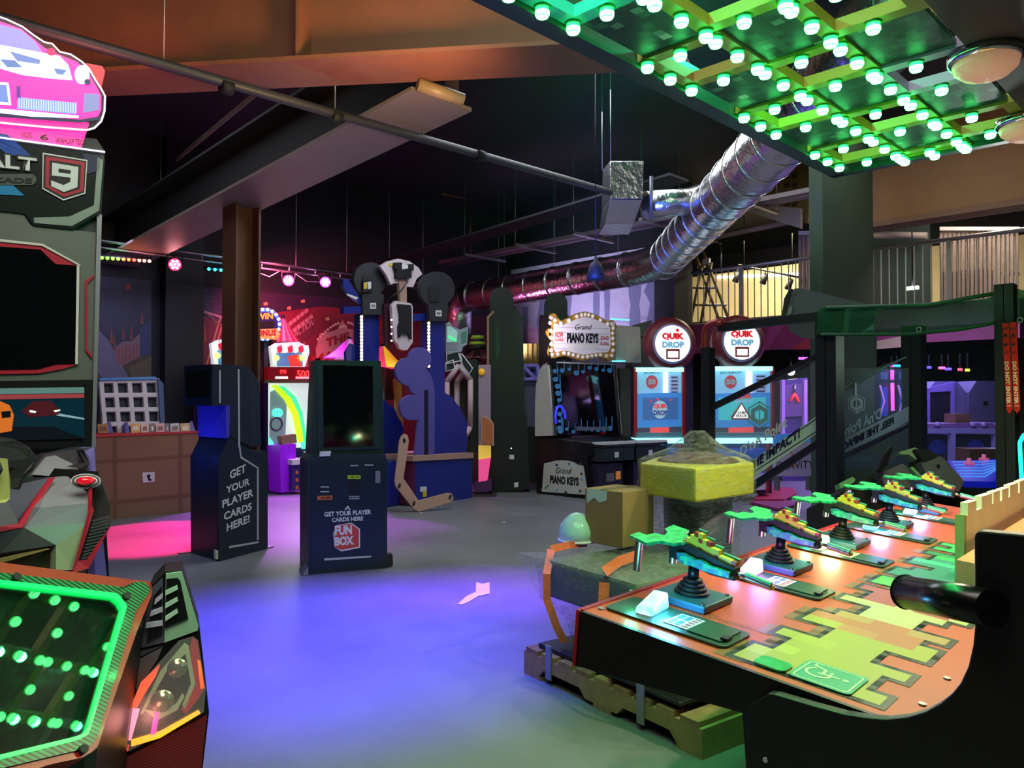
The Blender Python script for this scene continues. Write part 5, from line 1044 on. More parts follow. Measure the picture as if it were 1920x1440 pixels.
# ------------------------------------------------------------------ piano game
plPS = PLg((1006, 925), (1102, 936)); plPP = PL(atz(1102, 936, 0), (math.cos(math.radians(-8)), math.sin(math.radians(-8)), 0)); M_PW = mat('warm_white_panel', 'c8c4bc', .45)
pn = thing('piano_game', 'black and white piano keys arcade game with a bulb-framed sign', 'arcade machine', plPS.at(1102, 936)); WP = 1.44; W_ = plPP.u * WP
sp_ = lambda pts, nm, m, a=0, b_=1, **k: B().poly([plPS.at(*p) + W_ * a for p in pts], W_ * (b_ - a)).build(nm, m, pn, **k)
sp_([(1006, 821), (1020, 820), (1108, 832), (1110, 852), (1102, 858), (1103, 936), (1006, 925)], 'lower_body', M_BLACK)
B().poly([plPS.at(*p) for p in ((1003, 818), (1003, 760), (1005, 722), (1011, 694), (1018, 684), (1026, 679), (1037, 817))], plPP.u * .08).build('upper_side', M_PW, pn)
B().poly([plPS.at(*p) + W_ * .96 for p in ((1003, 818), (1003, 760), (1005, 722), (1011, 694), (1018, 684), (1026, 679), (1037, 817))], plPP.u * .08).build('upper_side', M_PW, pn)
b0_ = plPS.at(1037, 817); t0_ = plPS.at(1026, 679); plG2 = PL(b0_, plPP.u, t0_ - b0_); H2 = (t0_ - b0_).length
B().obox(plG2, 0, WP, 0, H2, -.03, 0).build('screen', mat('piano_screen', '0a0a0e', .07, noise=0, coat=.7), pn)
B().bars([plG2.w(0, 0, .01), plG2.w(0, H2, .01), plG2.w(WP, H2, .01)], .012, 6).build('screen_edge', M_W, pn)
M_NOTE = mat('blue_note_print', '3878b0', .4, emit=.2); M_NOTE2 = mat('violet_note', '3838e0', .3, emit=.8)
rn = random.Random(3)
for k in range(26):
    if k < 9: u_, v_ = .12 + k * .145, H2 * (.86 + .08 * rn.random())
    elif k < 17: u_, v_ = .08 + .1 * rn.random(), H2 * (.1 + (k - 9) * .095)
    else: u_, v_ = .15 + (k - 17) * .13, H2 * (.04 + .05 * rn.random())
    s_ = .03 + .025 * rn.random(); b = B(); b.uv(plG2, [(u_ + s_ * 1.1 * math.cos(i * .7), v_ + s_ * .8 * math.sin(i * .7)) for i in range(9)], .002, .006); b.uv(plG2, [(u_ + s_ * .8, v_), (u_ + s_ * 1.1, v_), (u_ + s_ * 1.4, v_ + s_ * 3.6), (u_ + s_ * 1.1, v_ + s_ * 3.6)], .002, .006)
    b.build('note_print', M_NOTE, pn)
B().tube([plG2.w(.16 + .1 * math.cos(i * .5), .25 + .2 * math.sin(i * .5), .012) for i in range(8)], .018, 8).build('neon_note', M_NOTE2, pn)
B().uv(plG2, [(.4, .06), (1.1, .06), (1.1, .10), (.4, .12)], .02, .1).build('console_card', mat('console_card', '5a6878', .4), pn)
# marquee sign
ms = plPS.at(1030, 640) + plPP.u * .03; plMq = PL(ms, plPP.u * .9 + V((.15, -.2, 0)))
mo = [(1033, 590), (1040, 588), (1046, 595), (1052, 601), (1068, 595), (1082, 588), (1097, 584), (1112, 588), (1126, 594), (1140, 602), (1147, 600), (1154, 605), (1156, 614), (1152, 625), (1155, 640), (1151, 658), (1153, 669), (1143, 675), (1126, 670), (1110, 673), (1093, 676), (1075, 671), (1060, 667), (1045, 670), (1033, 671), (1028, 662), (1030, 640), (1027, 622), (1031, 610)]
mi = [(1040, 606), (1052, 610), (1070, 603), (1085, 597), (1097, 594), (1111, 597), (1126, 603), (1143, 612), (1144, 626), (1145, 645), (1141, 659), (1126, 661), (1110, 663), (1093, 665), (1075, 661), (1058, 657), (1042, 660), (1038, 645), (1038, 620)]
def smooth(P, n=4):
    o = []; N_ = len(P)
    for i in range(N_):
        p0, p1, p2, p3 = [V((*P[(i + j) % N_], 0)) for j in (-1, 0, 1, 2)]
        for k in range(n):
            t = k / n; q_ = .5 * ((2 * p1) + (p2 - p0) * t + (2 * p0 - 5 * p1 + 4 * p2 - p3) * t * t + (3 * p1 - p0 - 3 * p2 + p3) * t ** 3); o.append((q_.x, q_.y))
    return o
sg_ = B().slab(plMq, smooth(mo), .08, 0).build('marquee_board', mat('gold_frame', 'c09038', .45), pn); B().slab(plMq, smooth(mi), .01, .012).build('marquee_face', mat('marquee_white', 'd6d2e4', .45, emit=.08), pn)
for k in range(5): B().slab(plMq, [(1041, 613 + k * 10), (1143, 616 + k * 10), (1143, 616.6 + k * 10), (1041, 613.6 + k * 10)], .001, .014).build('board_line', mat('line_grey', '8886a0', .5), pn)
bm_pts = []
for i, (x, y) in enumerate(smooth(mo, 8)):
    pass
mid = [((a[0] + b_[0]) / 2, (a[1] + b_[1]) / 2) for a, b_ in zip(smooth([(1033, 595), (1052, 606), (1082, 593), (1097, 589), (1112, 593), (1140, 607), (1150, 608), (1149, 625), (1150, 645), (1147, 667), (1126, 666), (1110, 668), (1093, 670), (1075, 666), (1058, 662), (1036, 665), (1034, 645), (1033, 620)], 2), smooth([(1033, 595), (1052, 606), (1082, 593), (1097, 589), (1112, 593), (1140, 607), (1150, 608), (1149, 625), (1150, 645), (1147, 667), (1126, 666), (1110, 668), (1093, 670), (1075, 666), (1058, 662), (1036, 665), (1034, 645), (1033, 620)], 2))]
for x, y in mid: B().ball(plMq.at(x, y, .012), .034, 7).build('bulb', mat('ivory_bulb', 'e4dcd4', .3), pn)
ptxt(plMq, 'Grand', (1078, 618), (1110, 618), 608, M_K, pn, off=.018, bold=0, shear=.35); ptxt(plMq, 'PIANO KEYS', (1063, 643), (1122, 644), 624, M_K, pn, off=.018, bold=.05)
for s_, a, b_, tp_ in (('NOW', (1041, 633), (1056, 633), 622), ('PLAYING', (1041, 640), (1056, 640), 635), ('O+O', (1126, 638), (1141, 638), 630), ('PLAYING', (1126, 647), (1141, 648), 641)): ptxt(plMq, s_, a, b_, tp_, M_RED, pn, off=.018, bold=.03)
for k in range(8): B().slab(plMq, [(1064 + k * 7.2, 645), (1070.6 + k * 7.2, 645), (1070.6 + k * 7.2, 656), (1064 + k * 7.2, 656)], .002, .016).build('key_print', M_W, pn)
B().poly([plPS.at(*p) + W_ * .9 for p in ((1010, 604), (1038, 600), (1040, 674), (1010, 676))], W_ * .4).build('sign_case', M_PW, pn); B().tube([plMq.at(1145, 598, -.1), plMq.at(1180, 600, -.2)], .012, 6).build('case_light', mat('cyan_edge', '60e8ff', .3, emit=1.5), pn); B().tube([plMq.at(1148, 677, -.05), plMq.at(1184, 677, -.2)], .012, 6).build('case_light', mat('cyan_edge'), pn)
B().poly([plPS.at(*p) for p in ((1012, 590), (1030, 592), (1030, 684), (1010, 684))], W_ * .1).build('sign_bracket', M_BLACK, pn)
# keyboards and coin boxes on the player side
kp = PL(plPS.at(1106, 836), plPP.u); 
for j in range(2):
    u0 = .04 + j * .71
    B().obox(kp, u0, u0 + .66, -.02, .02, -.1, .22).build('key_shelf', M_BLACKM, pn)
    for k in range(4): B().obox(kp, u0 + .02 + k * .158, u0 + .02 + k * .158 + .15, .02, .05, -.02, .23).build('piano_key', M_W, pn)
    B().obox(kp, u0, u0 + .66, -.22, -.03, -.1, .2).build('front_panel', mat('dark_teal_panel', '1c2a2a', .4), pn); B().obox(kp, u0 + .26, u0 + .34, -.17, -.09, .2, .206).build('sticker', M_W, pn)
    B().obox(kp, u0 + .02, u0 + .5, -.62, -.26, -.1, .12).build('coin_box', mat('dark_violet_box', '28243a', .4), pn); B().obox(kp, u0 + .36, u0 + .45, -.5, -.38, .12, .13).build('coin_button', mat('amber_button', 'c87838', .4, emit=.3), pn); B().obox(kp, u0 + .16, u0 + .3, -.52, -.4, .12, .15).build('card_reader', M_GREY, pn)
    B().obox(kp, u0 + .05, u0 + .62, -1.0, -.66, -.1, .02).build('note_panel', mat('note_panel', 'b0aac4', .5), pn)
    for k in range(5): B().obox(kp, u0 + .08 + k * .105, u0 + .14 + k * .105, -.92 + (k % 2) * .1, -.8 + (k % 2) * .1, .02, .026).build('note_print', [M_NOTE, M_K][k % 2], pn)
for x in (.1, .6): B().tube([plPS.w(x, .0), plPS.w(x, .08)], .03, 8).build('castor', M_BLACKM, pn)
po = B().slab(plPS, [(1020, 869), (1033, 866), (1040, 864), (1052, 863), (1064, 864), (1073, 866), (1084, 872), (1093, 873), (1102, 928), (1016, 922)], .012, .012).build('side_poster', mat('poster_cream', 'c2c4bc', .5), pn)
ptxt(plPS, 'Grand', (1042, 887), (1072, 889), 876, M_K, pn, off=.018, bold=0, shear=.35); ptxt(plPS, 'PIANO KEYS', (1031, 906), (1085, 911), 891, M_K, pn, off=.018, bold=.05)
for k in range(24):
    x = 1020 + rn.random() * 78; y = 868 + rn.random() * 54
    if 1028 < x < 1088 and 873 < y < 914: continue
    B().slab(plPS, ell(x, y, 1.8, 2.4, 7), .002, .016).build('note_print', [M_NOTE, M_K, mat('green_note', '4a7a5c', .5)][k % 3], po)
for x in (1010, 1106): B().slab(plPS, [(x - 2, 872), (x + 3, 872), (x + 2, 915), (x - 1, 915)], .01, .01).build('key_strip', M_K, pn)

# ------------------------------------------------------------------ two ball drop games with round signs
M_CYL = mat('cyan_light_strip', 'b0ffff', .3, emit=1.8, ecol='90ffff', emit_sample=True); M_BLUP = mat('blue_lit_print', '1c84d8', .35, emit=.42, ecol='1c90e8'); M_LBL = mat('pale_blue_lit', '8ac8e8', .35, emit=.45); M_MAR = mat('maroon_dome', '742430', .4, bump=.4, bscale=22)
def quik(label, pl, c, rx, ry, off, x0, x1, top, ledw, err):
    t = thing('ball_drop_game', label, 'arcade machine', pl.at((x0 + x1) / 2, 925), group='ball drop games with round signs'); s = bm_(pl, t); cx, cy = c; w = x1 - x0
    R = (pl.at(cx, cy + ry) - pl.at(cx, cy)).length; C0 = pl.at(cx, cy)
    B().lathe(C0 - pl.n * .18, pl.n, [(0, R * .9), (.06, R * 1.02), (.14, R * 1.02), (.2, R * .9), (.24, R * .74)], 36).build('sign_dome', M_MAR, t, smooth=False)
    B().lathe(C0 + pl.n * .06, pl.n, [(0, R * .76), (.02, R * .74), (.022, R * .68)], 36).build('sign_ring', mat('lilac_ring', 'a098c8', .4), t)
    f = PL(C0 + pl.n * .085, pl.u); B().lathe(C0 + pl.n * .08, pl.n, [(0, R * .68), (.006, R * .68)], 36).build('sign_face', mat('sign_face_lit', 'f4f8ff', .35, emit=.85, emit_sample=True), t)
    def tx(s_, u0, u1, v0, v1, m, bold=.05): wtxt(f.w(u0 * R, v0 * R, .006), f.u, f.v, s_, (u1 - u0) * R, (v1 - v0) * R, m, t, bold=bold)
    tx('QUIK', -.42, .44, .12, .40, mat('sign_red', 'e01c28', .4, emit=.5), .07); tx('DROP', -.42, .44, -.16, .08, mat('sign_sky', '88c4e8', .4, emit=.4), .07)
    B().ball(f.w(.17 * R, .5 * R, .01), .05 * R / .4 * .5, 6).build('sign_dot', mat('sign_red'), t)
    B().uv(f, [(-.26 * R, -.58 * R), (.26 * R, -.58 * R), (.26 * R, -.2 * R), (-.26 * R, -.2 * R)], .006, .008).build('ticket_frame', mat('ticket_red', 'a02028', .4), t); B().uv(f, [(-.2 * R, -.52 * R), (.2 * R, -.52 * R), (.2 * R, -.28 * R), (-.2 * R, -.28 * R)], .006, .012).build('ticket_counter', mat('counter_white', 'fffff8', .4, emit=.8), t)
    s([(cx - rx * .5, cy), (cx + rx * .5, cy), (cx + rx * .5, top), (cx - rx * .5, top)], .3, -.2, 'sign_neck', M_BLACK)
    X = lambda a: x0 + w * a
    s([(x0, top), (x1, top), (x1, 925), (x0, 928)], .35, -.15, 'cabinet_body', mat('drop_game_body', '30305a', .4))
    s([(x0 - 2, top - 1), (x1 + 2, top - 1), (x1 + 2, top + 7), (x0 - 2, top + 7)], .1, .02, 'top_light', M_CYL)
    s([(x0 - 6, top), (x0, top), (x0, 822), (x0 - 6, 822)], .06, 0, 'red_post', M_RED); s([(x1, top), (x1 + 5, top), (x1 + 5, 822), (x1, 822)], .06, 0, 'red_post', M_RED)
    s([(X(0), top + 8), (X(1), top + 8), (X(1), 740), (X(0), 740)], .02, -.12, 'price_board', M_LBL); s(ell(X(.32), 716, 11, 12.5, 24), .01, -.1, 'jackpot_disc', mat('jackpot_red', 'c81c30', .4, emit=.35))
    s([(X(.58), top + 8), (X(.68), top + 8), (X(.68), 742), (X(.58), 742)], .04, -.09, 'light_tube', mat('pink_white_tube', 'ffe0f8', .3, emit=1.1)); s([(X(.72), top + 12), (X(.92), top + 12), (X(.92), 738), (X(.72), 738)], .01, -.1, 'prize_list', mat('prize_list', 'a8b8e8', .4, emit=.3))
    for k in range(5): s([(X(.75), top + 16 + k * 7), (X(.89), top + 16 + k * 7), (X(.89), top + 19 + k * 7), (X(.75), top + 19 + k * 7)], .004, -.094, 'prize_line', mat('prize_dark', '28304c', .4))
    ptxt(pl, 'JACKPOT', (X(.14), 702), (X(.5), 702), 697, M_K, t, off=-.09); ptxt(pl, '50', (X(.24), 721), (X(.4), 721), 711, M_W, t, off=-.085, bold=.05)
    s([(X(-.02), 738), (X(1.02), 736), (X(1.02), 800), (X(0), 802)], .04, -.05, 'blue_panel', M_BLUP); s([(X(.12), 746), (X(.9), 745), (X(.9), 786), (X(.12), 788)], .01, -.03, 'game_screen', mat('game_screen_' + str(err), '30c8d0' if err else '1468b8', .3, emit=.5 if err else .32))
    if err:
        s([(X(.5), 754), (X(.66), 782), (X(.62), 787), (X(.34), 787), (X(.32), 782)], .006, -.02, 'error_sign', mat('ticket_red')); s([(X(.5), 758), (X(.63), 784), (X(.36), 784)], .004, -.014, 'error_face', mat('counter_white'))
        ptxt(pl, 'GAME', (X(.43), 776), (X(.57), 776), 771, M_K, t, off=-.008); ptxt(pl, 'ERROR', (X(.41), 782), (X(.59), 782), 777, M_K, t, off=-.008); ptxt(pl, 'QUIK', (X(.4), 750), (X(.68), 749), 739, mat('sign_red'), t, off=-.02, bold=.06); ptxt(pl, 'DROP', (X(.4), 756), (X(.7), 755), 750, mat('sign_sky'), t, off=-.022, bold=.06)
    else:
        s(ell(X(.5), 768, w * .16, 17, 20), .004, -.026, 'screen_egg', mat('pale_egg', 'b0d8e8', .4, emit=.4)); ptxt(pl, 'QUIK', (X(.36), 767), (X(.66), 767), 757, mat('sign_red'), t, off=-.02, bold=.06); ptxt(pl, 'DROP', (X(.36), 779), (X(.66), 779), 769, mat('deep_blue', '1840a0', .4, emit=.2), t, off=-.02, bold=.06)
        for x_, y_ in ((.3, 752), (.45, 749), (.75, 750)): B().ball(pl.at(X(x_), y_, -.02), .02, 6).build('screen_ball', mat('sign_red'), t)
    s([(X(.3), 802), (X(.7), 801), (X(.7), 812), (X(.3), 812)], .05, .0, 'red_tray', mat('red_tray_lit', 'f04038', .4, emit=.6)); s([(X(0), 812), (X(1), 811), (X(1), 822), (X(0), 823)], .25, .1, 'console', mat('teal_console', '5a8898', .35, emit=.1))
    s([(X(-.02), 822), (X(1.02), 821), (X(1.02), 831), (X(-.02), 832)], .3, .12, 'console_light', M_CYL); s([(X(.1), 842), (X(.9), 840), (X(.9), 900), (X(.1), 902)], .05, -.1, 'lower_panel', mat('lower_blue', '2a48a0', .4, emit=.15))
    s([(X(.55), 888), (X(.9), 887), (X(.9), 918), (X(.55), 920)], .05, -.08, 'arrow_panel', mat('arrow_panel', 'b0a8d8', .4, emit=.12))
    s([(X(0), top + 8), (X(1), top + 8), (X(1), 812), (X(0), 814)], .004, .03, 'front_glass', glassy('case_glass', 'e8f4ff', .9, .04))
    for a in (.06, .94): s([(X(a) - 2, 832), (X(a) + 2, 832), (X(a) + 2, 922), (X(a) - 2, 924)], .05, .0, 'red_trim', M_RED)
    return t
quik('ball drop game with a round red sign beside the piano game', PLd(1236, 750, 12.1, 8), (1258, 645), 36, 50, 0, 1195, 1280, 690, 8, False)
quik('ball drop game showing an error triangle behind the net frame', PLd(1390, 750, 10.9, 4), (1387, 641), 50, 50, 0, 1334, 1447, 688, 8, True)
plF = PLd(1210, 700, 13.2, 6); fc = thing('grey_cabinet', 'plain grey cabinet between the piano game and ball drop game', 'cabinet', plF.at(1200, 905)); B().slab(plF, [(1186, 610), (1222, 600), (1222, 905), (1186, 905)], .5).build('cabinet_shell', mat('greenish_grey', '5c6660', .5), fc); B().slab(plF, [(1186, 634), (1222, 628), (1222, 631), (1186, 637)], .004, .004).build('seam', M_DARK, fc); B().slab(plF, [(1163, 690), (1188, 692), (1188, 905), (1163, 905)], .4, .1).build('side_shell', mat('greenish_grey'), fc)
plSg = PLd(1500, 870, 10.2, 10); gs = thing('floor_sign', 'white sign board with the word gravity beside the net frame', 'sign', plSg.at(1490, 915)); B().slab(plSg, [(1452, 832), (1524, 828), (1524, 893), (1452, 893)], .04).build('board', mat('lilac_board', 'b0a0d8', .5, emit=.06), gs)
B().slab(plSg, [(1455, 815), (1524, 810), (1524, 828), (1452, 832)], .04).build('blue_header', mat('blue_header', '2878d8', .4, emit=.3), gs); ptxt(plSg, 'GRAVITY', (1455, 881), (1526, 878), 866, M_K, gs, off=.005, bold=0); B().slab(plSg, [(1480, 845), (1484, 845), (1492, 862), (1488, 878), (1486, 878), (1489, 862)], .003, .006).build('orange_mark', mat('orange_mark', 'd07828', .5), gs)
for x in (1458, 1518): B().slab(plSg, [(x, 893), (x + 4, 893), (x + 4, 920), (x, 920)], .1).build('leg', M_GREY, gs)
# ------------------------------------------------------------------ pallet with wrapped machines
NC = V((2.745, 1.68, 0)); PA = V((.165, .986, 0)).normalized(); PB = V((PA.y, -PA.x, 0))
plX = PL(NC, PA)                                     # local frame: a along the long front edge, b to the back
def W3(a, b, z): return NC + PA * a + PB * b + V((0, 0, z))
def pbx(b, a0, a1, b0, b1, z0, z1): return b.hexa([W3(a0, b0, z0), W3(a1, b0, z0), W3(a1, b1, z0), W3(a0, b1, z0)], [W3(a0, b0, z1), W3(a1, b0, z1), W3(a1, b1, z1), W3(a0, b1, z1)])
pt = thing('wooden_pallet', 'worn wooden pallet carrying the film-wrapped machines', 'pallet', NC)
for k in range(9): pbx(B(), k * .1335, k * .1335 + .1, 0, 1.0, .122, .145).build('deck_board', mat('pallet_board_%d' % (k % 3), ('947050', 'a47e58', '846244')[k % 3], .8, noise=.35, scale=16), pt)
for b0 in (0, .46, .92):
    b = B(); prof = [(0, .02), (.12, .02), (.16, .06), (.44, .06), (.48, .02), (.70, .02), (.74, .06), (1.02, .06), (1.06, .02), (1.17, .02), (1.17, .122), (0, .122)]
    b.poly([W3(a, b0, z) for a, z in prof], PB * .08); b.build('stringer', M_WOOD, pt)
for a0 in (0, .52, 1.05): pbx(B(), a0, a0 + .12, 0, 1.0, 0, .02).build('bottom_board', M_WOOD, pt)
for a0 in (-.018, 1.17): pbx(B(), a0, a0 + .018, 0, 1.0, .0, .122).build('end_board', M_WOOD, pt)
for a in (.30, .95):
    pbx(B(), a, a + .045, -.008, 0, .03, .2).build('metal_bracket', M_GALV, pt)
M_FILM = glassy('stretch_film', '9aa0a4', .82, .1, bump=1, bscale=16, vary=.14, ior=1.8, stretch=(1, 1, 3)); M_FILM2 = glassy('stretch_film_dense', 'aab4ae', .79, .09, bump=1, bscale=13, vary=.17, ior=1.9, stretch=(1, 1, 6))
bp = thing('black_base_plate', 'black rubber sheet lying on the pallet under the machines', 'mat', W3(.5, .4, .146))
pbx(B(), .12, 1.12, .04, .95, .146, .172).build('sheet', M_BLACKM, bp, bevel=.01); pbx(B(), .1, .55, .0, .5, .173, .19).build('loose_flap', mat('black_sheet', '1c1c1e', .4), bp, bevel=.01)
gm = thing('wrapped_grey_machine', 'grey game base wrapped in clear film with orange tape', 'wrapped machine', W3(.75, .4, .19)); M_OL = mat('grey_olive_board', '5c6258', .5)
pbx(B(), .45, 1.13, .10, .92, .40, .60).build('top_housing', M_OL, gm, bevel=.02); pbx(B(), .62, .96, .22, .8, .19, .40).build('column', mat('slate_blue_column', '3a4660', .5), gm)
pbx(B(), .6, .7, .12, .2, .19, .4).build('column_strip', M_REDL, gm)
def film(name, rings, m, parent, seg=36, jit=.015, seed=1, cap=False):
    """draped film: stack of closed rings given as functions of the angle, with creases"""
    r_ = random.Random(seed); b = B(); R = []
    for ring in rings:
        row = []
        for k in range(seg):
            p = ring(k / seg); row.append(b.bm.verts.new(p + V((r_.uniform(-jit, jit), r_.uniform(-jit, jit), r_.uniform(-jit, jit)))))
        R.append(row)
    for A, C_ in zip(R, R[1:]):
        for k in range(seg):
            f = b.bm.faces.new((A[k], A[(k + 1) % seg], C_[(k + 1) % seg], C_[k])); f.smooth = True
    if cap:
        c = sum((v.co for v in R[-1]), V((0, 0, 0))) / seg; cv = b.bm.verts.new(c + V((0, 0, jit)))
        for k in range(seg): b.bm.faces.new((R[-1][k], R[-1][(k + 1) % seg], cv)).smooth = True
    return b.build(name, m, parent)
def rring(a0, a1, b0, b1, z):
    """rounded rectangle ring in pallet coordinates"""
    def f(t):
        t = (t * 4) % 4; s = t % 1; e = .12
        P_ = [((a0, b0), (a1, b0)), ((a1, b0), (a1, b1)), ((a1, b1), (a0, b1)), ((a0, b1), (a0, b0))][int(t)]
        return W3(P_[0][0] + (P_[1][0] - P_[0][0]) * s, P_[0][1] + (P_[1][1] - P_[0][1]) * s, z)
    return f
film('film', [rring(.56, 1.0, .16, .84, .19), rring(.55, 1.03, .15, .86, .3), rring(.44, 1.15, .08, .94, .4), rring(.43, 1.16, .07, .95, .52), rring(.42, 1.19, .06, .96, .60), rring(.46, 1.1, .12, .9, .625), rring(.6, .95, .3, .7, .62)], M_FILM, gm, 48, .012, 3, True)
b = B(); b.face([W3(1.15, .07, .6), W3(1.28, .02, .62), W3(1.16, .3, .61)]); b.face([W3(1.15, .07, .6), W3(1.28, .02, .62), W3(1.13, .05, .42)]); b.build('film_corner', M_FILM, gm)
M_OT = mat('orange_tape', 'd86848', .45, bump=.3, bscale=30)
def ribbon(pts, w, m, parent, name='tape'):
    b = B()
    for (p, q_) in zip(pts, pts[1:]):
        d = (q_ - p).normalized(); s = d.cross((EYE - p).normalized()).normalized() * w / 2; b.face([p - s, p + s, q_ + s, q_ - s])
    bmesh.ops.remove_doubles(b.bm, verts=b.bm.verts, dist=w * .3); return b.build(name, m, parent)
ribbon([atz(1100, 1018, .63), atz(1060, 1023, .635), atz(1033, 1030, .635), W3(1.03, .03, .55), W3(1.03, .03, .42), W3(.985, .06, .28), W3(.97, .1, .2)], .04, M_OT, gm)
ribbon([W3(.62, .055, .58), W3(.61, .04, .48), W3(.6, .05, .4)], .05, M_OT, gm); ribbon([W3(.62, .055, .63), W3(.72, .25, .64), W3(.78, .45, .64)], .05, M_OT, gm)
cc_ = W3(.32, .42, .5); B().tube([W3(.32 + .36 * math.cos(t_), .42 + .36 * math.sin(t_), .56) for t_ in [i * math.pi / 20 - 2.2 for i in range(42)]], .008, 6).build('acrylic_rim', mat('acrylic_rim', 'a8d8c0', .2, emit=.1), gm)
film('film', [(lambda z_: (lambda t: W3(.32 + .36 * math.cos(t * 6.283), .42 + .36 * math.sin(t * 6.283), z_)))(z) for z in (.18, .35, .55)] + [(lambda t: W3(.32 + .2 * math.cos(t * 6.283), .42 + .2 * math.sin(t * 6.283), .575))], M_FILM2, gm, 40, .01, 5, True)
B().lathe(W3(.32, .42, .175), (0, 0, 1), [(0, .3), (.3, .33), (.36, .33), (.362, .01)], 32).build('round_base', mat('dark_green_drum', '2a3830', .5), gm)
cbx = thing('cardboard_box', 'small taped brown cardboard box on the grey wrapped machine', 'box', W3(.8, .6, .64))
lo = [(1097, 1024), (1168, 1030), (1226, 1016)]
def dz(x, y, z): p = atz(x, y, z); return depth(p)
dA = 4.28; pA, pC, pR = atd(1097, 1020, dA + .12), atd(1168, 1028, dA - .08), atd(1226, 1016, dA + .12); zb = .637
pA, pC, pR = [V((p.x, p.y, zb)) for p in (pA, pC, pR)]; pK = pA + pR - pC; hz = V((0, 0, .305))
B().poly([pA, pC, pR, pK], hz).build('carton', mat('kraft_card', '8a6c46', .8, noise=.1), cbx, bevel=.004)
tpz = V((0, 0, .3065)); m0, m1 = pA.lerp(pC, .4) + tpz, pK.lerp(pR, .4) + tpz; n0, n1 = pA.lerp(pC, .6) + tpz, pK.lerp(pR, .6) + tpz
B().poly([m0, n0, n1, m1], (0, 0, .002)).build('parcel_tape', mat('clear_brown_tape', '9a8a5a', .15, coat=.5), cbx)
fo = (EYE - pC); fo.z = 0; fo.normalize(); B().poly([pA.lerp(pC, .05) + hz + fo * .003, pA.lerp(pC, .6) + hz + fo * .003, pA.lerp(pC, .58) + hz * .82 + fo * .003, pA.lerp(pC, .4) + hz * .76 + fo * .003, pA.lerp(pC, .25) + hz * .84 + fo * .003, pA.lerp(pC, .06) + hz * .72 + fo * .003], fo * .001).build('torn_tape', mat('torn_film', 'b8c8b8', .2), cbx)
dm = thing('clear_dome', 'pale green translucent dome beside the small cardboard box', 'dome', W3(1.0, .5, .63)); cdm = atd(1082, 1000, 4.45); cdm.z = .64
B().lathe(cdm, (0, 0, 1), [(0, .105), (.05, .106), (.09, .094), (.125, .068), (.15, .035), (.157, .003)], 24).build('dome_shell', glassy('mint_dome', 'b8f0d8', .35, .12), dm, smooth=True)
B().lathe(cdm, (0, 0, 1), [(-.01, .112), (.004, .112)], 24).build('dome_rim', M_W, dm)
# the yellow wrapped machine behind
yw = thing('wrapped_yellow_machine', 'yellow hexagonal game top wrapped in clear film on the pallet', 'wrapped machine', W3(.6, .9, .15)); M_YW = mat('yellow_board', 'c8b824', .4, noise=.04)
F0, L0_, R0_ = atd(1305, 900, 4.05), atd(1200, 900, 4.42), atd(1414, 900, 4.42); K0, K1_ = atd(1236, 900, 4.9), atd(1384, 900, 4.9)
ringy = [F0, R0_, K1_, K0, L0_]; zt, zb2 = 1.085, .905
B().poly([V((p.x, p.y, zb2)) for p in ringy], (0, 0, zt - zb2)).build('yellow_top', M_YW, yw, bevel=.012)
cy_ = sum(ringy, V((0, 0, 0))) / 5; cy_.z = 0
B().lathe(cy_, (0, 0, 1), [(.15, .2), (.5, .19), (.9, .2)], 20).build('pillar', mat('slate_blue_column'), yw); B().lathe(cy_, (0, 0, 1), [(1.085, .24), (1.1, .22), (1.13, .12), (1.14, .01)], 20).build('top_cap', mat('brown_cap', '5a3428', .6), yw)
def yr(s, z, tw=0):
    def f(t):
        k = t * 5; i = int(k) % 5; p = ringy[i].lerp(ringy[(i + 1) % 5], k % 1); p = cy_ + (V((p.x, p.y, 0)) - cy_) * s; return V((p.x, p.y, z))
    return f
film('film', [yr(1.0, .16), yr(.88, .25), yr(.72, .5), yr(.74, .7), yr(.97, .87), yr(1.05, .895), yr(1.05, .96), yr(1.05, 1.03), yr(1.05, 1.095), yr(.95, 1.115), yr(.6, 1.15), yr(.3, 1.21), yr(.14, 1.255)], M_FILM2, yw, 60, .009, 9, True)
b = B(); b.tube([W3(-.06, .25, .018), W3(-.2, .95, .018)], .02, 4); b.build('red_floor_strip', mat('red_strip', 'c02028', .4), None, 'red strip lying on the floor at the pallet corner', 'strip')
ps = thing('paper_scrap', 'torn strip of paper lying on the violet lit floor', 'paper', atz(890, 1115, 0))
b = B(); top_ = [atz(x, y, .004) for x, y in ((893, 1092), (905, 1095), (918, 1092), (918, 1113), (896, 1118), (880, 1128), (866, 1134), (858, 1133), (875, 1118), (892, 1110))]; b.poly(top_, (0, 0, .002)); b.build('paper_sheet', mat('white_paper', 'd8d4dc', .7), ps)
for x, y, r in ((945, 979, .03), (926, 968, .01), (790, 962, .03)):
    b = B(); c = atz(x, y, .002); b.poly([c + V((r * math.cos(i), r * .6 * math.sin(i), 0)) for i in range(6)], (0, 0, .003)); b.build('floor_scrap', mat('white_paper'), None, {945: 'small white scrap on the floor before the piano game', 926: 'tiny white speck on the floor near the white scrap', 790: 'white scrap on the floor by the beige bracket foot'}[x], 'scrap')
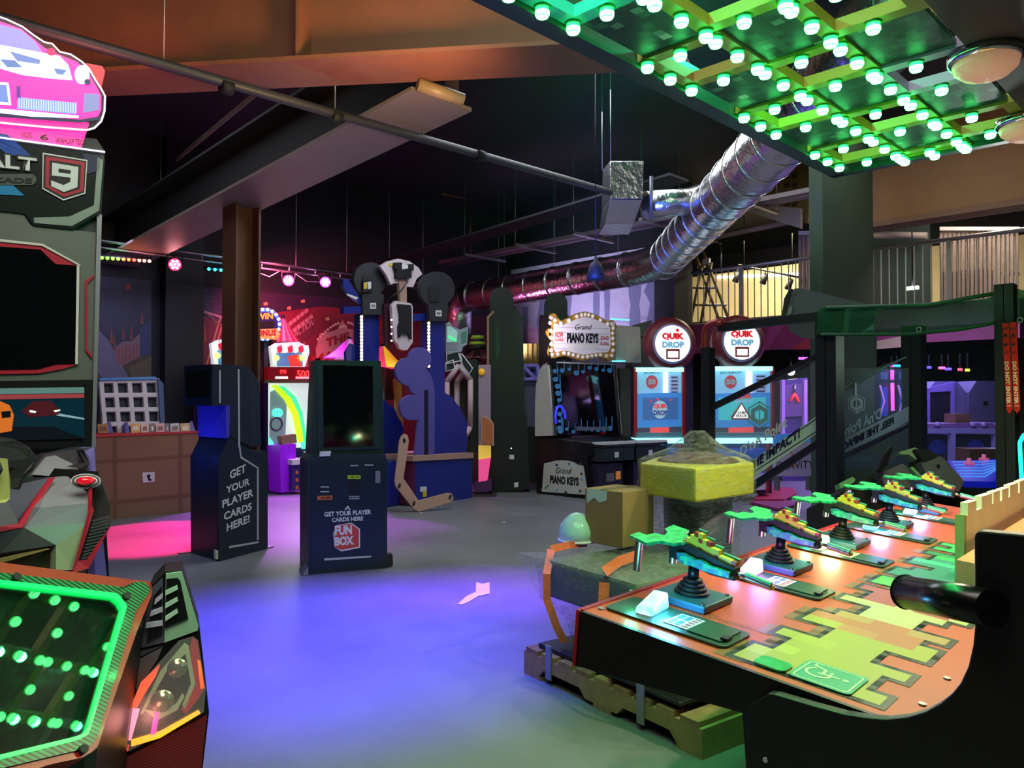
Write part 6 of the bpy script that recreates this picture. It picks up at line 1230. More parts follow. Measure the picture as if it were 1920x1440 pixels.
# ------------------------------------------------------------------ shooting table
TH = math.radians(5.5); ang = math.radians(2.6); T0 = V((1.609, 1.335, .88)); TL = V((math.cos(ang), math.sin(ang), 0)); TW0 = V((math.sin(ang), -math.cos(ang), 0)); TW = TW0 * math.cos(TH) - V((0, 0, 1)) * math.sin(TH); TN = TW.cross(TL) * 1
if TN.z < 0: TN = -TN
plT = PL(T0, TL, TN.cross(TL)); assert plT.n.z > 0
def tw(l, w, h=0): return T0 + TL * l + TW * w + TN * h
def tbox(b, l0, l1, w0, w1, h0, h1): return b.hexa([tw(l0, w0, h0), tw(l1, w0, h0), tw(l1, w1, h0), tw(l0, w1, h0)], [tw(l0, w0, h1), tw(l1, w0, h1), tw(l1, w1, h1), tw(l0, w1, h1)])
tb = thing('shooting_table', 'orange topped shooting game table with pixel print and control plates', 'arcade table', (2.6, .8, 0))
M_ORG = mat('orange_table_top', 'c8461c', .5, noise=.1, scale=3, coat=.05); M_PLATE = mat('dark_green_plate', '1c3c2c', .4, noise=.06); M_TEALB = mat('teal_blue_base', '2a6074', .4, noise=.06)
tbox(B(), 0, 3.08, 0, 1.05, -.03, 0).build('table_top', M_ORG, tb)
tbox(B(), -.004, 3.08, -.014, 0, -.15, .004).build('edge_trim', M_RED, tb); tbox(B(), 0, 3.08, .0, .02, -.15, -.03).build('side_board', mat('maroon_board', '6c1c1c', .5), tb)
B().poly([tw(-.012, -.012, .0), tw(-.012, .86, 0), tw(-.012, .86, -.4), tw(-.012, .52, -.4), tw(-.012, .47, -.1), tw(-.012, -.012, -.15)], TL * .012).build('near_skirt', M_BLACK, tb)
tbox(B(), -.016, 0, -.014, -.004, -.15, .003).build('red_corner', M_RED, tb)
b = B(); b.poly([T0 + TL * .3 + TW0 * .35 + V((0, 0, -.15)), T0 + TL * 2.9 + TW0 * .35 + V((0, 0, -.15)), T0 + TL * 2.9 + TW0 * 1.2 + V((0, 0, -.15)), T0 + TL * .3 + TW0 * 1.2 + V((0, 0, -.15))], V((0, 0, -.73))); b.build('pedestal', M_BLACK, tb)
plNP = PL(tw(-.05, .5), TW0)                          # the near black side panel, a step nearer than the table edge
out = [(1400, 1325), (1440, 1301), (1453, 1302), (1520, 1322), (1582, 1339), (1625, 1346), (1662, 1349), (1700, 1345), (1735, 1335), (1762, 1320), (1783, 1303), (1800, 1282), (1815, 1250), (1824, 1210), (1828, 1166), (1826, 1010), (1829, 1000), (1837, 995), (2500, 1052), (2500, 1560)]
bl = plNP.at(1990, 1560); wp = [plNP.at(*q) for q in out[:-1]]
wp += [V((wp[-1].x, wp[-1].y, 0.0)), V((wp[0].x, wp[0].y, 0.0))]
B().poly(wp, TL * .03).build('side_panel', mat('satin_black_panel', '0d0e10', .45), tb, bevel=.004)
B().disc(plNP.at(1436, 1424), -TL, .006, .004, 12).build('screw', M_CHROME, tb)
r0p, r1p = atd(1699, 1110, 1.6), atd(1862, 1141, 1.36); B().tube([r0p, r1p], .034, 24).build('roller', mat('black_roller', '0c0d0e', .25), tb)
B().tube([r0p + (r0p - r1p).normalized() * .006, r0p], [.03, .036], 24).build('roller_cap', M_BLACKM, tb)
# castle shaped fence and the screen bed behind it
plFe = PL(tw(1.51, .592), TL)
B().slab(plFe, [(1809, 1077), (1809, 968), (1815, 966), (1815, 943), (1831, 938), (1831, 957), (1841, 953), (1841, 931), (1860, 925), (1860, 945), (1863, 944), (1863, 923), (1875, 919), (1875, 940), (1879, 938), (1879, 918), (1891, 914), (1891, 933), (1894, 932), (1894, 910), (1909, 905), (1909, 925), (1912, 924), (1912, 903), (1925, 898), (1925, 918), (1929, 916), (1929, 897), (1945, 890), (1945, 990)], .025).build('castle_fence', mat('cream_fence', 'f0e8d8', .5), tb)
tbox(B(), 1.2, 3.08, .62, 1.05, .0, .10).build('screen_bed', mat('peach_lit_bed', 'd09470', .35), tb)  # orange bed, the light falling on it put into the peach colour
B().slab(plFe, [(1808, 1078), (1808, 966), (1812, 966), (1812, 1077)], .03, .004).build('fence_end', mat('fence_green', '9aac68', .5), tb)
tbox(B(), 1.3, 3.08, 1.05, 1.08, -.4, .5).build('screen_wall', mat('dark_screen_wall', '20241e', .5), tb)
# pixel print
cs_ = .0585; cw_ = .047; zones = [(0, 7, ['a8a02c', 'b8b238', 'b0a830', 'c0bc50']), (7, 10, ['c06a38', 'b88a48', 'c47c40', 'b06030']), (10, 13, ['c0b880', 'b8a468', 'c4683c', 'c8c090']), (13, 15, ['b04a44', 'b85850', 'c0986c']), (15, 18, ['48b838', '58c848', '3ca040']), (18, 27, ['1c7868', '248874', '2a6a70', '30a080', '1c8a70']), (27, 33, ['2ca050', '38b858', '207848'])]
rp = random.Random(11); cells = {}; edge = {}; ins = {}
J0 = [0, 0, 1, 1, 0, 2, 2, 0, 0, 1, 2, 2, 0, 1, 1, 0, 2, 0, 0, 1, 0, 0, 1, 2, 0, 0, 1, 1, 0, 2, 0, 1, 0]; J1 = [7, 6, 6, 7, 5, 5, 7, 7, 6, 7, 5, 5, 6, 7, 7, 6, 6, 7, 7, 5, 6, 7, 7, 6, 5, 7, 7, 6, 7, 7, 6, 6, 7]
for i in range(33):
    zi = max(k for k, z in enumerate(zones) if z[0] <= i)
    run = 0
    for j in range(J0[i], J1[i]):
        pal = zones[zi][2]
        if i > 0 and zones[zi][0] == i and j % 3 == 0: pal = zones[zi - 1][2]
        if run <= 0: c_ = pal[0] if rp.random() < .62 else rp.choice(pal); run = rp.choice([1, 2, 2, 3])
        run -= 1; ins[(i, j)] = c_; cells.setdefault(c_, []).append((i, j))
def tile(name, m_, l0, w0, dl, dw, z_, cache={}):
    k = (m_.name, dl, dw, z_)
    if k not in cache:
        bb = B(); bb.face([tw(0, 0, z_), tw(dl, 0, z_), tw(dl, dw, z_), tw(0, dw, z_)]); o = bb.build(name, m_, tb); cache[k] = o.data
    else:
        o = bpy.data.objects.new(name, cache[k]); COL.objects.link(o); o.parent = tb; MW[o] = MW[tb]
    o.location = TL * l0 + TW * w0
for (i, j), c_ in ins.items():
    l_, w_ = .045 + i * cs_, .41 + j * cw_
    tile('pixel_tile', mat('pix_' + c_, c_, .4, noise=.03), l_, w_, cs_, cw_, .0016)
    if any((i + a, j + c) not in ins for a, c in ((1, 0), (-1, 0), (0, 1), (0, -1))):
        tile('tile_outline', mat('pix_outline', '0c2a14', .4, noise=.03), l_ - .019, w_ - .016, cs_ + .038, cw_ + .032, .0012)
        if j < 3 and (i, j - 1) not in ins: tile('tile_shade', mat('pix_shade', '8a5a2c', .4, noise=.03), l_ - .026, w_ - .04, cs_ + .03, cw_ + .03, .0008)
# wheelchair sign
def trnd(l0, l1, w0, w1, r, n=5):
    o = []
    for cl_, cw, a in ((l1 - r, w1 - r, 0), (l0 + r, w1 - r, 90), (l0 + r, w0 + r, 180), (l1 - r, w0 + r, 270)):
        for k in range(n + 1): t = math.radians(a + 90 * k / n); o.append((cl_ + r * math.cos(t), cw + r * math.sin(t)))
    return o
sgn = B().poly([tw(l, w, .003) for l, w in trnd(.034, .165, .545, .682, .014)], TN * .002).build('access_sign', mat('sign_teal', '18a07c', .35), tb)
b = B(); o1, o2 = trnd(.041, .158, .552, .675, .011), trnd(.0445, .1545, .5555, .6715, .009); n = len(o1)
for k in range(n): b.face([tw(*o1[k], .0056), tw(*o1[(k + 1) % n], .0056), tw(*o2[(k + 1) % n], .0056), tw(*o2[k], .0056)])
ML = mat('sign_pale', 'c8e8b8', .4); b.build('sign_border', ML, sgn)
wc = lambda u, v: tw(.05 + u * .1, .56 + v * .1, .0058)          # symbol: u across the table, v along its width
b = B()
def arcb(cu, cv, r0, r1, a0, a1, n=18):
    for k in range(n):
        t, t2 = math.radians(a0 + (a1 - a0) * k / n), math.radians(a0 + (a1 - a0) * (k + 1) / n); b.face([wc(cu + r0 * math.cos(t), cv + r0 * math.sin(t)), wc(cu + r1 * math.cos(t), cv + r1 * math.sin(t)), wc(cu + r1 * math.cos(t2), cv + r1 * math.sin(t2)), wc(cu + r0 * math.cos(t2), cv + r0 * math.sin(t2))])
arcb(.5, .32, .24, .31, 100, 330)
for q_ in ([(.44, .30), (.51, .30), (.56, .78), (.49, .78)], [(.5, .44), (.5, .37), (.78, .35), (.78, .42)], [(.74, .36), (.8, .40), (.92, .1), (.86, .07)], [(.52, .58), (.52, .52), (.72, .52), (.72, .58)], [(.86, .07), (.92, .1), (1.0, .14), (.99, .08)]): b.face([wc(*x) for x in q_])
b.face([wc(.53 + .07 * math.cos(t), .9 + .07 * math.sin(t)) for t in [i * .5236 for i in range(12)]]); b.build('wheelchair_symbol', ML, sgn)
B().poly([tw(l, w, .003) for l, w in trnd(.033, .095, .462, .538, .016)], TN * .004).build('green_sticker', mat('green_sticker', '20b868', .2, noise=.4, scale=30, coat=.6), tb)
for l, w in ((.33, .80), (.127, .80), (.05, .02), (2.9, .05)): B().disc(tw(l, w, 0), TN, .008, .004, 12).build('screw', M_GALV, tb)
# control plates with glowing blocks and cards
gcols = [('40f0ff', 'c0ffff'), ('ff90f0', 'fff0c0'), ('c0ff90', 'ffe8a0'), ('60e0ff', 'a0d0ff'), ('50e8ff', 'ffa0f0')]
gl_light = [(.1, .5, 1), (.6, .2, 1), (.8, .8, .4), (.2, .4, 1), (.5, .4, 1)]
M_CARDW = mat('info_card', 'c8ccb4', .5)
for k in range(5):
    s = .6 * k
    p = B().poly([tw(s + l, w, .001) for l, w in trnd(.056, .207, .024, .382, .02)], TN * .006).build('control_plate', M_PLATE, tb)
    B().poly([tw(s + l, w, .0075) for l, w in trnd(.078, .19, .265, .36, .004)], TN * .003).build('hatch', mat('hatch_green', '22482f', .4), p)
    tbox(B(), s + .09, s + .118, .352, .37, .0075, .016).build('latch', M_BLACK, p)
    B().poly([tw(s + l, w, .0075) for l, w in ((.085, .192), (.183, .192), (.183, .262), (.085, .262))], TN * .0015).build('info_card', M_CARDW, p)
    for j in range(4):
        B().poly([tw(s + .092 + (j % 2) * .05, .198 + (j // 2) * .02, .0095), tw(s + .132 + (j % 2) * .044, .198 + (j // 2) * .02, .0095), tw(s + .132 + (j % 2) * .044, .212 + (j // 2) * .02, .0095), tw(s + .092 + (j % 2) * .05, .212 + (j // 2) * .02, .0095)], TN * .0004).build('card_text', mat('card_ink', '3c6c6c', .5), p)
    b = B()
    for j in range(5): tbox(b, s + .095 + j * .018, s + .103 + j * .018, .24, .256, .0095, .0099)
    b.build('card_pictogram', mat('card_red', 'a04038', .5), p)
    c0, c1 = gcols[k]; h0, h1 = .02, .052
    lb_ = B().hexa([tw(s + .08, .105, .008), tw(s + .088, .158, .008), tw(s + .196, .146, .008), tw(s + .186, .094, .008)], [tw(s + .084, .11, h0 + .008), tw(s + .09, .152, h0 + .006), tw(s + .194, .14, h1), tw(s + .186, .098, h1)])
    mm = MATS.get('glow_block_%d' % k)
    if mm is None:
        mm = mat('glow_block_%d' % k, c0, .3, noise=0, emit=.95, ecol=c0); nt = mm.node_tree; tc = nt.nodes.new('ShaderNodeTexCoord'); nz = nt.nodes.new('ShaderNodeTexNoise'); nz.inputs['Scale'].default_value = 14; cr = nt.nodes.new('ShaderNodeValToRGB'); e = cr.color_ramp.elements
        e[0].position = .3; e[0].color = (*lin(['10e0ff', 'ff60ff', '60ffb0', '20d0ff', '30e0ff'][k]), 1); e[1].position = .62; e[1].color = (*lin(['f4ffff', 'fff0e8', 'fff8d0', 'f0f8ff', 'ffc0ff'][k]), 1)
        nt.links.new(tc.outputs['Object'], nz.inputs['Vector']); nt.links.new(nz.outputs['Fac'], cr.inputs[0]); nt.links.new(cr.outputs[0], nt.nodes['Principled BSDF'].inputs['Emission Color'])
    lb_.build('glow_block', mm, p, bevel=.006)
    light('block_glow', 'POINT', tw(s + .14, .17, .045), 1.9, gl_light[k], size=.035); light('block_glow_b', 'POINT', tw(s + .10, .09, .035), .4, (.1, .9, .6) if k % 2 == 0 else (1, .3, .8), size=.02)
# ------------------------------------------------------------------ mounted guns
GL = .335; plGu = PL(tw(GL, .13), TW0)
M_TG = mat('gun_green_plate', '24b070', .4, noise=.25, scale=60); M_TT = pixmat('gun_teal_pixels', [(0, '147890'), (.4, '1a8c90'), (.65, '20a888'), (.85, '28c088')], .012); M_PY = mat('pixel_yellow', 'd0c038', .4); M_PR = mat('pixel_red', '9c2c24', .4); M_GRN = pixmat('gun_green_pixels', [(0, '18a060'), (.4, '24c078'), (.7, '149858'), (.9, '40d088')], .016)
M_SPR = mat('steel_spring', 'b8b0a8', .25, .9)
def gun():
    t = thing('pixel_gun', 'blocky green and yellow gun nearest to the camera on the table', 'toy gun', tw(GL, .13), group='mounted guns on the shooting table'); s = lambda pts, l0, l1, nm, m, **k: B().poly([PL(plGu.p + TL * l0, plGu.u).at(*p) for p in pts], TL * (l1 - l0)).build(nm, m, t, **k)
    b = B(); tbox(b, .245, .415, .05, .225, .001, .022); bpz = b.build('base_plate', M_TEALB, t, bevel=.004)
    for l, w in ((.258, .063), (.402, .063), (.258, .212), (.402, .212)): B().disc(tw(l, w, .022), TN, .006, .004, 10).build('bolt', M_CHROME, bpz)
    for k in range(4):
        r = .05 - k * .007; B().lathe(tw(GL, .135, .022 + k * .011), TN, [(0, r * .86), (.003, r), (.008, r), (.011, r * .86)], 16).build('bellow', M_BLACKM, t, smooth=True)
    B().tube([tw(GL, .135, .06), plGu.at(1302, 1060)], .0165, 16).build('post', M_BLACK, t)
    s([(1253, 1019), (1290, 1020), (1378, 1066), (1376, 1090), (1330, 1078), (1300, 1062), (1254, 1044)], -.02, .016, 'receiver', M_BLACKM, bevel=.002)
    s([(1268, 1036), (1280, 1037), (1302, 1050), (1312, 1050), (1330, 1061), (1367, 1074), (1366, 1084), (1340, 1077), (1314, 1069), (1296, 1061), (1284, 1059), (1270, 1050)], -.034, -.02, 'fore_body', M_TT)
    # pixel ridge along the top
    plGr = PL(plGu.p - TL * .012, plGu.u); P0, P1 = plGr.at(1280, 1020) + TL * .012, plGr.at(1379, 1063) + TL * .012; ex = (P1 - P0) / 13; ey = V((0, 0, 1)) * ex.length * 1.0; hts = [1, 2, 3, 4, 4, 3, 3, 2, 2, 1, 1, 1, 1]
    for i, h in enumerate(hts):
        for j in range(h):
            m = M_PR if (i * 7 + j * 5 + (i * j) % 3) % 4 == 0 else M_PY; o_ = P0 + ex * i + ey * (j - .15)
            B().poly([o_ + TL * -.012, o_ + ex - TL * .012, o_ + ex + ey - TL * .012, o_ + ey - TL * .012], TL * .024).build('pixel_block', m, t)
        o_ = P0 + ex * i + ey * (h - .15); B().poly([o_ + TL * .012, o_ + ex + TL * .012, o_ + ex + ey * .35 + TL * .012, o_ + ey * .35 + TL * .012], TL * .012).build('ridge_cap', M_TT, t)
    # flat pixel stock
    zs = plGu.at(1270, 1014).z; po = [(1181, 1003), (1198, 997), (1212, 1003), (1228, 999), (1245, 1004), (1252, 997), (1246, 991), (1263, 984), (1292, 994), (1284, 999), (1291, 1004), (1283, 1009), (1291, 1015), (1262, 1019), (1240, 1014), (1212, 1018)]
    B().poly([atz(x, y, zs + .004) for x, y in po], (0, 0, -.008)).build('stock_plate', M_GRN, t)
    for (x0, y0), (x1, y1) in (((1199, 1014), (1194, 1070)), ((1262, 1040), (1261, 1056))):
        a, c_ = plGu.at(x0, y0), plGu.at(x1, y1); b = B(); n_ = max(4, int((c_ - a).length / .0035)); b.tube([a.lerp(c_, i / (2 * n_)) for i in range(2 * n_ + 1)], [(.0125 if i % 2 else .0108) for i in range(2 * n_ + 1)], 12); b.build('handle_grip', M_SPR, t)
    a, c_ = plGu.at(1374, 1072), plGu.at(1447, 1101); md = a.lerp(c_, .35); B().tube([a, md], .0065, 10).build('barrel', M_ALU, t); n_ = 12; B().tube([md.lerp(c_, i / 24) for i in range(25)], [.011 if i % 2 else .0095 for i in range(25)], 12).build('barrel_sleeve', M_SPR, t)
    B().poly([md + V((0, 0, .012)) - TL * .008, c_ + V((0, 0, .012)) - TL * .008, c_ + V((0, 0, .012)) + TL * .008, md + V((0, 0, .012)) + TL * .008], (0, 0, -.008)).build('barrel_cover', mat('mint_cover', '48b890', .4), t)
    B().disc(c_, (c_ - a), .007, .006, 12).build('muzzle', mat('brass', 'b09040', .3, .8), t)
    return t
g0 = gun()
for k, lab in enumerate(['blocky green and yellow gun, second from the camera', 'blocky green and yellow gun in the middle of the row of five', 'blocky green and yellow gun, second from the far table end', 'blocky green and yellow gun at the far end of the table']):
    copy_tree(g0, Matrix.Translation(TL * .605 * (k + 1)) @ MW[g0], lab)
# ------------------------------------------------------------------ netted punch game behind the table
plNf = PL((6, 2.5, 1), (0, -1, 0)); plNs = PL((7, 2.62, 1), (1, 0, 0))
M_NETG = glassy('green_net', '3a8a5c', .72, .6, '9cc8ac', bscale=300, vary=.12); M_NETD = glassy('dark_net', '2c3430', .86, .7, 'd8e4dc'); M_PANE = glassy('game_pane', 'c8d8d8', .93, .03); M_POST = mat('black_aluminium_post', '0b0c0d', .55)
ng = thing('netted_punch_game', 'black framed punch game enclosed by green net and lettered panes', 'arcade machine', (6.2, 2.2, 0)); nf = lambda pts, t, off, nm, m, par=None: B().slab(plNf, pts, t, off).build(nm, m, par or ng); ns = lambda pts, t, off, nm, m, par=None: B().slab(plNs, pts, t, off).build(nm, m, par or ng)
def vpost(x, y, w, h, nm='post'): 
    for s_ in (-1, 1): B().b2((x - w / 2 + (s_ - 1) * 0, y + s_ * w * .26 - w * .24, 0), (x + w / 2, y + s_ * w * .26 + w * .24, h)).build(nm, M_POST, ng)
vpost(6.0, 2.49, .16, 2.13); vpost(5.85, 1.27, .11, 2.2); vpost(9.1, 2.85, .2, 2.25); vpost(9.1, 1.25, .14, 2.2)
B().b2((5.95, 3.52, 0), (6.05, 3.6, 1.9)).build('post', M_POST, ng)
B().tube([plNf.at(1322, 800)] + arcpts(plNf.at(1322, 660), plNf.at(1322, 608), plNf.at(1356, 604), 6, .6) + [plNf.at(1356, 604)], .035, 10).build('red_pipe', mat('red_steel_pipe', '94302c', .35, .3), ng)
nf([(1318, 740), (1329, 740), (1329, 775), (1318, 775)], .06, .045, 'pipe_label', M_PW)
nf([(1345, 607), (1540, 584), (1540, 600), (1345, 622)], .08, .0, 'top_bar', M_POST); nf([(1324, 762), (1540, 658), (1540, 668), (1324, 774)], .05, .02, 'diagonal_bar', M_POST); nf([(1376, 925), (1552, 812), (1552, 826), (1376, 942)], .05, .02, 'diagonal_bar', M_POST)
nf([(1340, 770), (1540, 668), (1540, 820), (1376, 925), (1340, 925)], .006, -.01, 'side_pane', M_PANE)
nf([(1360, 898), (1538, 776), (1538, 808), (1374, 922)], .003, .0, 'slogan_band', mat('mint_band', 'a8c8a8', .45, emit=.03)); M_K2 = mat('deep_ink', '16183a', .4)
for y0, y1 in ((901, 779), (917, 803)): nf([(1362, y0), (1538, y1), (1538, y1 + 2), (1362, y0 + 2)], .002, .003, 'band_line', M_K2)
def slant(pl, s_, a, b_, top, m, off, bold=.03): ptxt(pl, s_, a, b_, top, m, ng, off=off, bold=bold)
slant(plNf, 'FEEL THE IMPACT!', (1368, 911), (1500, 820), 893, M_K2, .006, .04)
slant(plNf, 'D’nA Point', (1388, 858), (1476, 800), 838, mat('pale_outline', 'c8d4c8', .5), .0, .03)
for pl_, c_, r_, m_ in ((plNf, (1424, 778), 26, mat('mint_logo', '7ab8a8', .45)), (plNs, (1606, 757), 19, mat('pale_logo', 'aab4b8', .45))):
    hexo = lambda r: [(c_[0] + r * math.sin(math.radians(60 * i)) * .95, c_[1] - r * math.cos(math.radians(60 * i))) for i in range(6)]
    b = B(); A_, C_ = hexo(r_), hexo(r_ * .9); D_2, E_ = hexo(r_ * .76), hexo(r_ * .4)
    for i in range(6):
        b.slab(pl_, [A_[i], A_[(i + 1) % 6], C_[(i + 1) % 6], C_[i]], .003, .004); b.slab(pl_, [D_2[i], D_2[(i + 1) % 6], E_[(i + 1) % 6], E_[i]], .003, .004)
    b.slab(pl_, [(c_[0] - 1, c_[1] - r_), (c_[0] + 1, c_[1] - r_), (c_[0] + 1, c_[1] + r_), (c_[0] - 1, c_[1] + r_)], .003, .005); b.build('hexagon_logo', m_, ng)
# far pane with the mirrored words
ns([(1572, 690), (1704, 690), (1704, 905), (1572, 905)], .006, 0, 'side_pane', M_PANE); ns([(1572, 628), (1644, 628), (1644, 690), (1700, 670), (1700, 668), (1590, 730), (1572, 742)][:4] + [(1572, 742)], .02, -.02, 'dark_cloth', mat('dark_cloth', '182420', .8))
ns([(1573, 828), (1704, 762), (1704, 790), (1590, 850), (1573, 852)], .003, .004, 'slogan_band', mat('grey_band', '98a0a8', .45))
def mirror(s_, a, b_, top, m, off, bold=.03): ptxt(plNs, s_, a, b_, top, m, ng, off=off, bold=bold)
mirror('FEEL THE IMPACT!', (1676, 795), (1566, 853), 781, M_K, .008, .04); mirror('D’nA Point', (1652, 784), (1577, 824), 764, mat('pale_logo'), .006, .03)
ns([(1575, 855), (1704, 795), (1704, 801), (1575, 862)], .05, .02, 'diagonal_bar', M_POST); ns([(1575, 728), (1700, 668), (1700, 670), (1575, 731)], .01, .0, 'pane_edge', mat('pane_edge', '5c7c80', .3))
ns([(1603, 718), (1606, 718), (1606, 742), (1603, 742)], .01, .01, 'cable_tie', M_W)
ns([(1575, 858), (1702, 800), (1702, 930), (1575, 930)], .02, -.03, 'lower_board', mat('dark_cloth'))
# green valance with peaks, dark net
nf([(1532, 583), (1548, 574), (1560, 573), (1576, 580), (1600, 580), (1740, 571), (1850, 560), (1885, 546), (1896, 540), (1990, 556), (1990, 620), (1884, 602), (1800, 618), (1700, 627), (1620, 628), (1530, 628)], .01, .12, 'net_valance', M_NETG)
B().tube([plNf.at(1548, 577, .14), plNf.at(1740, 572, .14), plNf.at(1895, 545, .14)], .014, 8).build('valance_hem', mat('green_hem', '186030', .6), ng); B().tube([plNf.at(1540, 627, .14), plNf.at(1700, 627, .14), plNf.at(1800, 618, .14), plNf.at(1884, 602, .14)], .012, 8).build('valance_hem', mat('green_hem'), ng)
nf([(1535, 580), (1585, 578), (1580, 622), (1535, 622)], .1, .09, 'corner_sleeve', mat('green_sleeve', '1c5030', .7))
for x, y in ((1723, 618), (1895, 564), (1912, 600)): B().ring(plNf.at(x, y, .15), plNf.u, plNf.v, .016, .005, 14, 6).build('eyelet', M_ALU, ng)
nf([(1575, 622), (1884, 604), (1884, 930), (1575, 930)], .004, -.03, 'net_sheet', M_NETD); nf([(1912, 560), (1990, 560), (1990, 930), (1912, 930)], .004, .0, 'net_sheet', glassy('dark_net_b', '18201c', .5, .7, '90a098'))
# warning strips on the right post
for x0, x1, y0 in ((1879, 1891.5, 606), (1893.5, 1906, 604)):
    dx = 8; w = nf([(x0, y0), (x1, y0), (x1 + 7, 766), (x1 + 1, 776), (x0 + 8, 768)], .004, .21, 'warning_strip', mat('warning_red', 'd01408', .45, emit=.05))
    pv = plNf; M_LT = mat('warning_letters', 'e8e0b0', .45, emit=.05)
    P0 = pv.at(x0 + 4.5, 678, .216); P1 = pv.at(x0 + 9, 762, .216); wtxt(P0, P1 - P0, pv.u, 'DO NOT ENTER !', (P1 - P0).length, (pv.at(x1, 700, .216) - pv.at(x0 + 3, 700, .216)).length * .8, M_LT, ng, bold=.04)
    for k in range(4): nf([(x0 + 1, 616 + k * 15), (x1 - 1, 612 + k * 15), (x1 - 1, 617 + k * 15), (x0 + 1, 621 + k * 15)], .001, .213, 'strip_mark', mat('strip_dark', '8c2018', .5))
    for y in (628, 646): B().disc(pv.at((x0 + x1) / 2, y, .212), pv.n, .009, .005, 10).build('screw', M_K, ng)
# grey swing arm under the valance
plAr = PL((7.2, 2.6, 2), (.2, -1, 0)); ar = lambda pts, t, off, nm, m: B().slab(plAr, pts, t, off).build(nm, m, ng)
ar([(1483, 548), (1490, 541), (1500, 540), (1642, 574), (1642, 590), (1542, 600), (1480, 604), (1468, 592), (1474, 566)], .08, 0, 'swing_arm', mat('arm_grey', '5c5c66', .5)); ar([(1470, 560), (1478, 545), (1484, 541), (1480, 562), (1470, 596), (1466, 592)], .12, .02, 'arm_edge', M_BLACKM); ar([(1476, 602), (1538, 600), (1542, 636), (1500, 632), (1482, 622)], .08, -.02, 'arm_pad', mat('arm_grey_dark', '44464c', .5)); ar([(1479, 576), (1486, 573), (1484, 588), (1476, 592)], .05, .04, 'arm_hinge', M_ALU)
# punch pads inside
plPd = PLd(1740, 890, 5.4, 0)
pdm = thing('punch_pads', 'grey tilted punch pads with black edges behind the guns', 'arcade machine', plPd.at(1740, 960)); pd = lambda pts, t, off, nm, m, par=None: B().poly([plPd.at(*p, off) for p in pts], V((.2, .25, -.12)) * t).build(nm, m, pdm)
pd([(1574, 925), (1600, 905), (1650, 885), (1700, 900), (1760, 905), (1830, 920), (1830, 1010), (1574, 1010)], 1.5, -.1, 'pad_base', M_BLACKM)
pd([(1646, 888), (1692, 869), (1712, 884), (1734, 908), (1668, 922)], .2, .05, 'pad', mat('pad_grey', '5a5a62', .5)); pd([(1726, 866), (1758, 854), (1768, 858), (1808, 902), (1798, 922), (1748, 912)], .2, .1, 'pad', mat('pad_grey')); pd([(1684, 848), (1715, 839), (1733, 845), (1728, 858), (1718, 862), (1704, 852), (1690, 852)], .2, .08, 'pale_cover', mat('pale_green_cover', '7c9c80', .5))
pd([(1716, 842), (1734, 841), (1760, 853), (1730, 864)], .2, .12, 'pad_cap', M_BLACKM); pd([(1646, 882), (1660, 850), (1672, 836), (1674, 842), (1664, 872), (1654, 884)], .1, .15, 'lever', M_BLACK); pd([(1574, 906), (1598, 894), (1604, 898), (1602, 904), (1576, 916)], .2, .1, 'green_lever', mat('green_lever', '6aa070', .45)); pd([(1706, 876), (1712, 875), (1728, 892), (1724, 896)], .1, .14, 'green_lever', mat('green_lever'))
B().slab(plPd, [(1756, 872), (1760, 870), (1764, 874), (1759, 878)], .004, .112).build('pad_mark', M_K, pdm)
# red boards lying on the floor behind the yellow machine
for k, (pts, z, lab) in enumerate((([(1412, 940), (1440, 915), (1486, 918), (1494, 928), (1470, 940)], .02, 'red flat panel lying on the floor by the net frame, upper one'), ([(1404, 944), (1460, 938), (1500, 948), (1460, 958)], .0, 'magenta flat panel lying on the floor under the red one'))):
    b = B(); b.poly([atz(x, y, z + .01) for x, y in pts], (0, 0, .03)); b.build('flat_panel', mat('red_panel_%d' % k, ('b02848', '8c3060')[k], .45), None, lab, 'panel')
light('floor_violet', 'SPOT', (8.3, 5.2, 2.6), 60, (.6, .15, 1), (8.3, 5.0, 0), size=.1, spot=90, blend=.8)

# ------------------------------------------------------------------ machines below the upper floor, seen through the net
M_VLIT = mat('violet_lit_white', '8078a8', .5); M_LAVD = mat('grey_violet_cabinet', '5c5880', .5)  # violet light of the lower room put into the white cabinets' colour
def D12(d, yaw=0): return PLd(1760, 780, d, yaw)
ah = thing('air_hockey_table', 'air hockey table with a blue lit playfield behind the net', 'arcade table', atz(1840, 880, .0) * .45); zh = .78
b = B(); b.poly([atz(x, y, zh) for x, y in ((1776, 864), (1960, 858), (1960, 905), (1806, 902))], (0, 0, -.05)); b.build('playfield', mat('blue_playfield', '0810c8', .2, emit=.55, ecol='0818ff'), ah)
for k in range(6):
    a = k / 6; P = [atz(1785 + a * 20, 866 + a * 33, zh + .003), atz(1840 + a * 8, 866 + a * 33, zh + .003), atz(1880 - a * 10, 863 + a * 18, zh + .003), atz(1960, 862 + a * 18, zh + .003)]; B().bars(P, .006, 6).build('lit_line', mat('blue_line', '60a0ff', .3, emit=1.2), ah)
pc = [atz(x, y, .74) for x, y in ((1776, 868), (1960, 862), (1960, 905), (1806, 905))]; b = B(); b.poly(pc, (0, 0, -.2)); b.build('table_body', M_BLACKM, ah); b = B(); b.poly([pc[0].lerp(pc[2], .25), pc[1].lerp(pc[2], .3), pc[2].lerp(pc[0], .2), pc[3].lerp(pc[1], .2)], (0, 0, -.76)); b.build('table_leg', M_BLACK, ah)
for x, y in ((1817, 872), (1845, 864)): B().lathe(atz(x, y, zh), (0, 0, 1), [(0, .05), (.03, .05), (.035, .02), (.07, .02)], 14).build('puck_handle', mat('pink_puck', 'ff70b0', .3, emit=.6), ah)
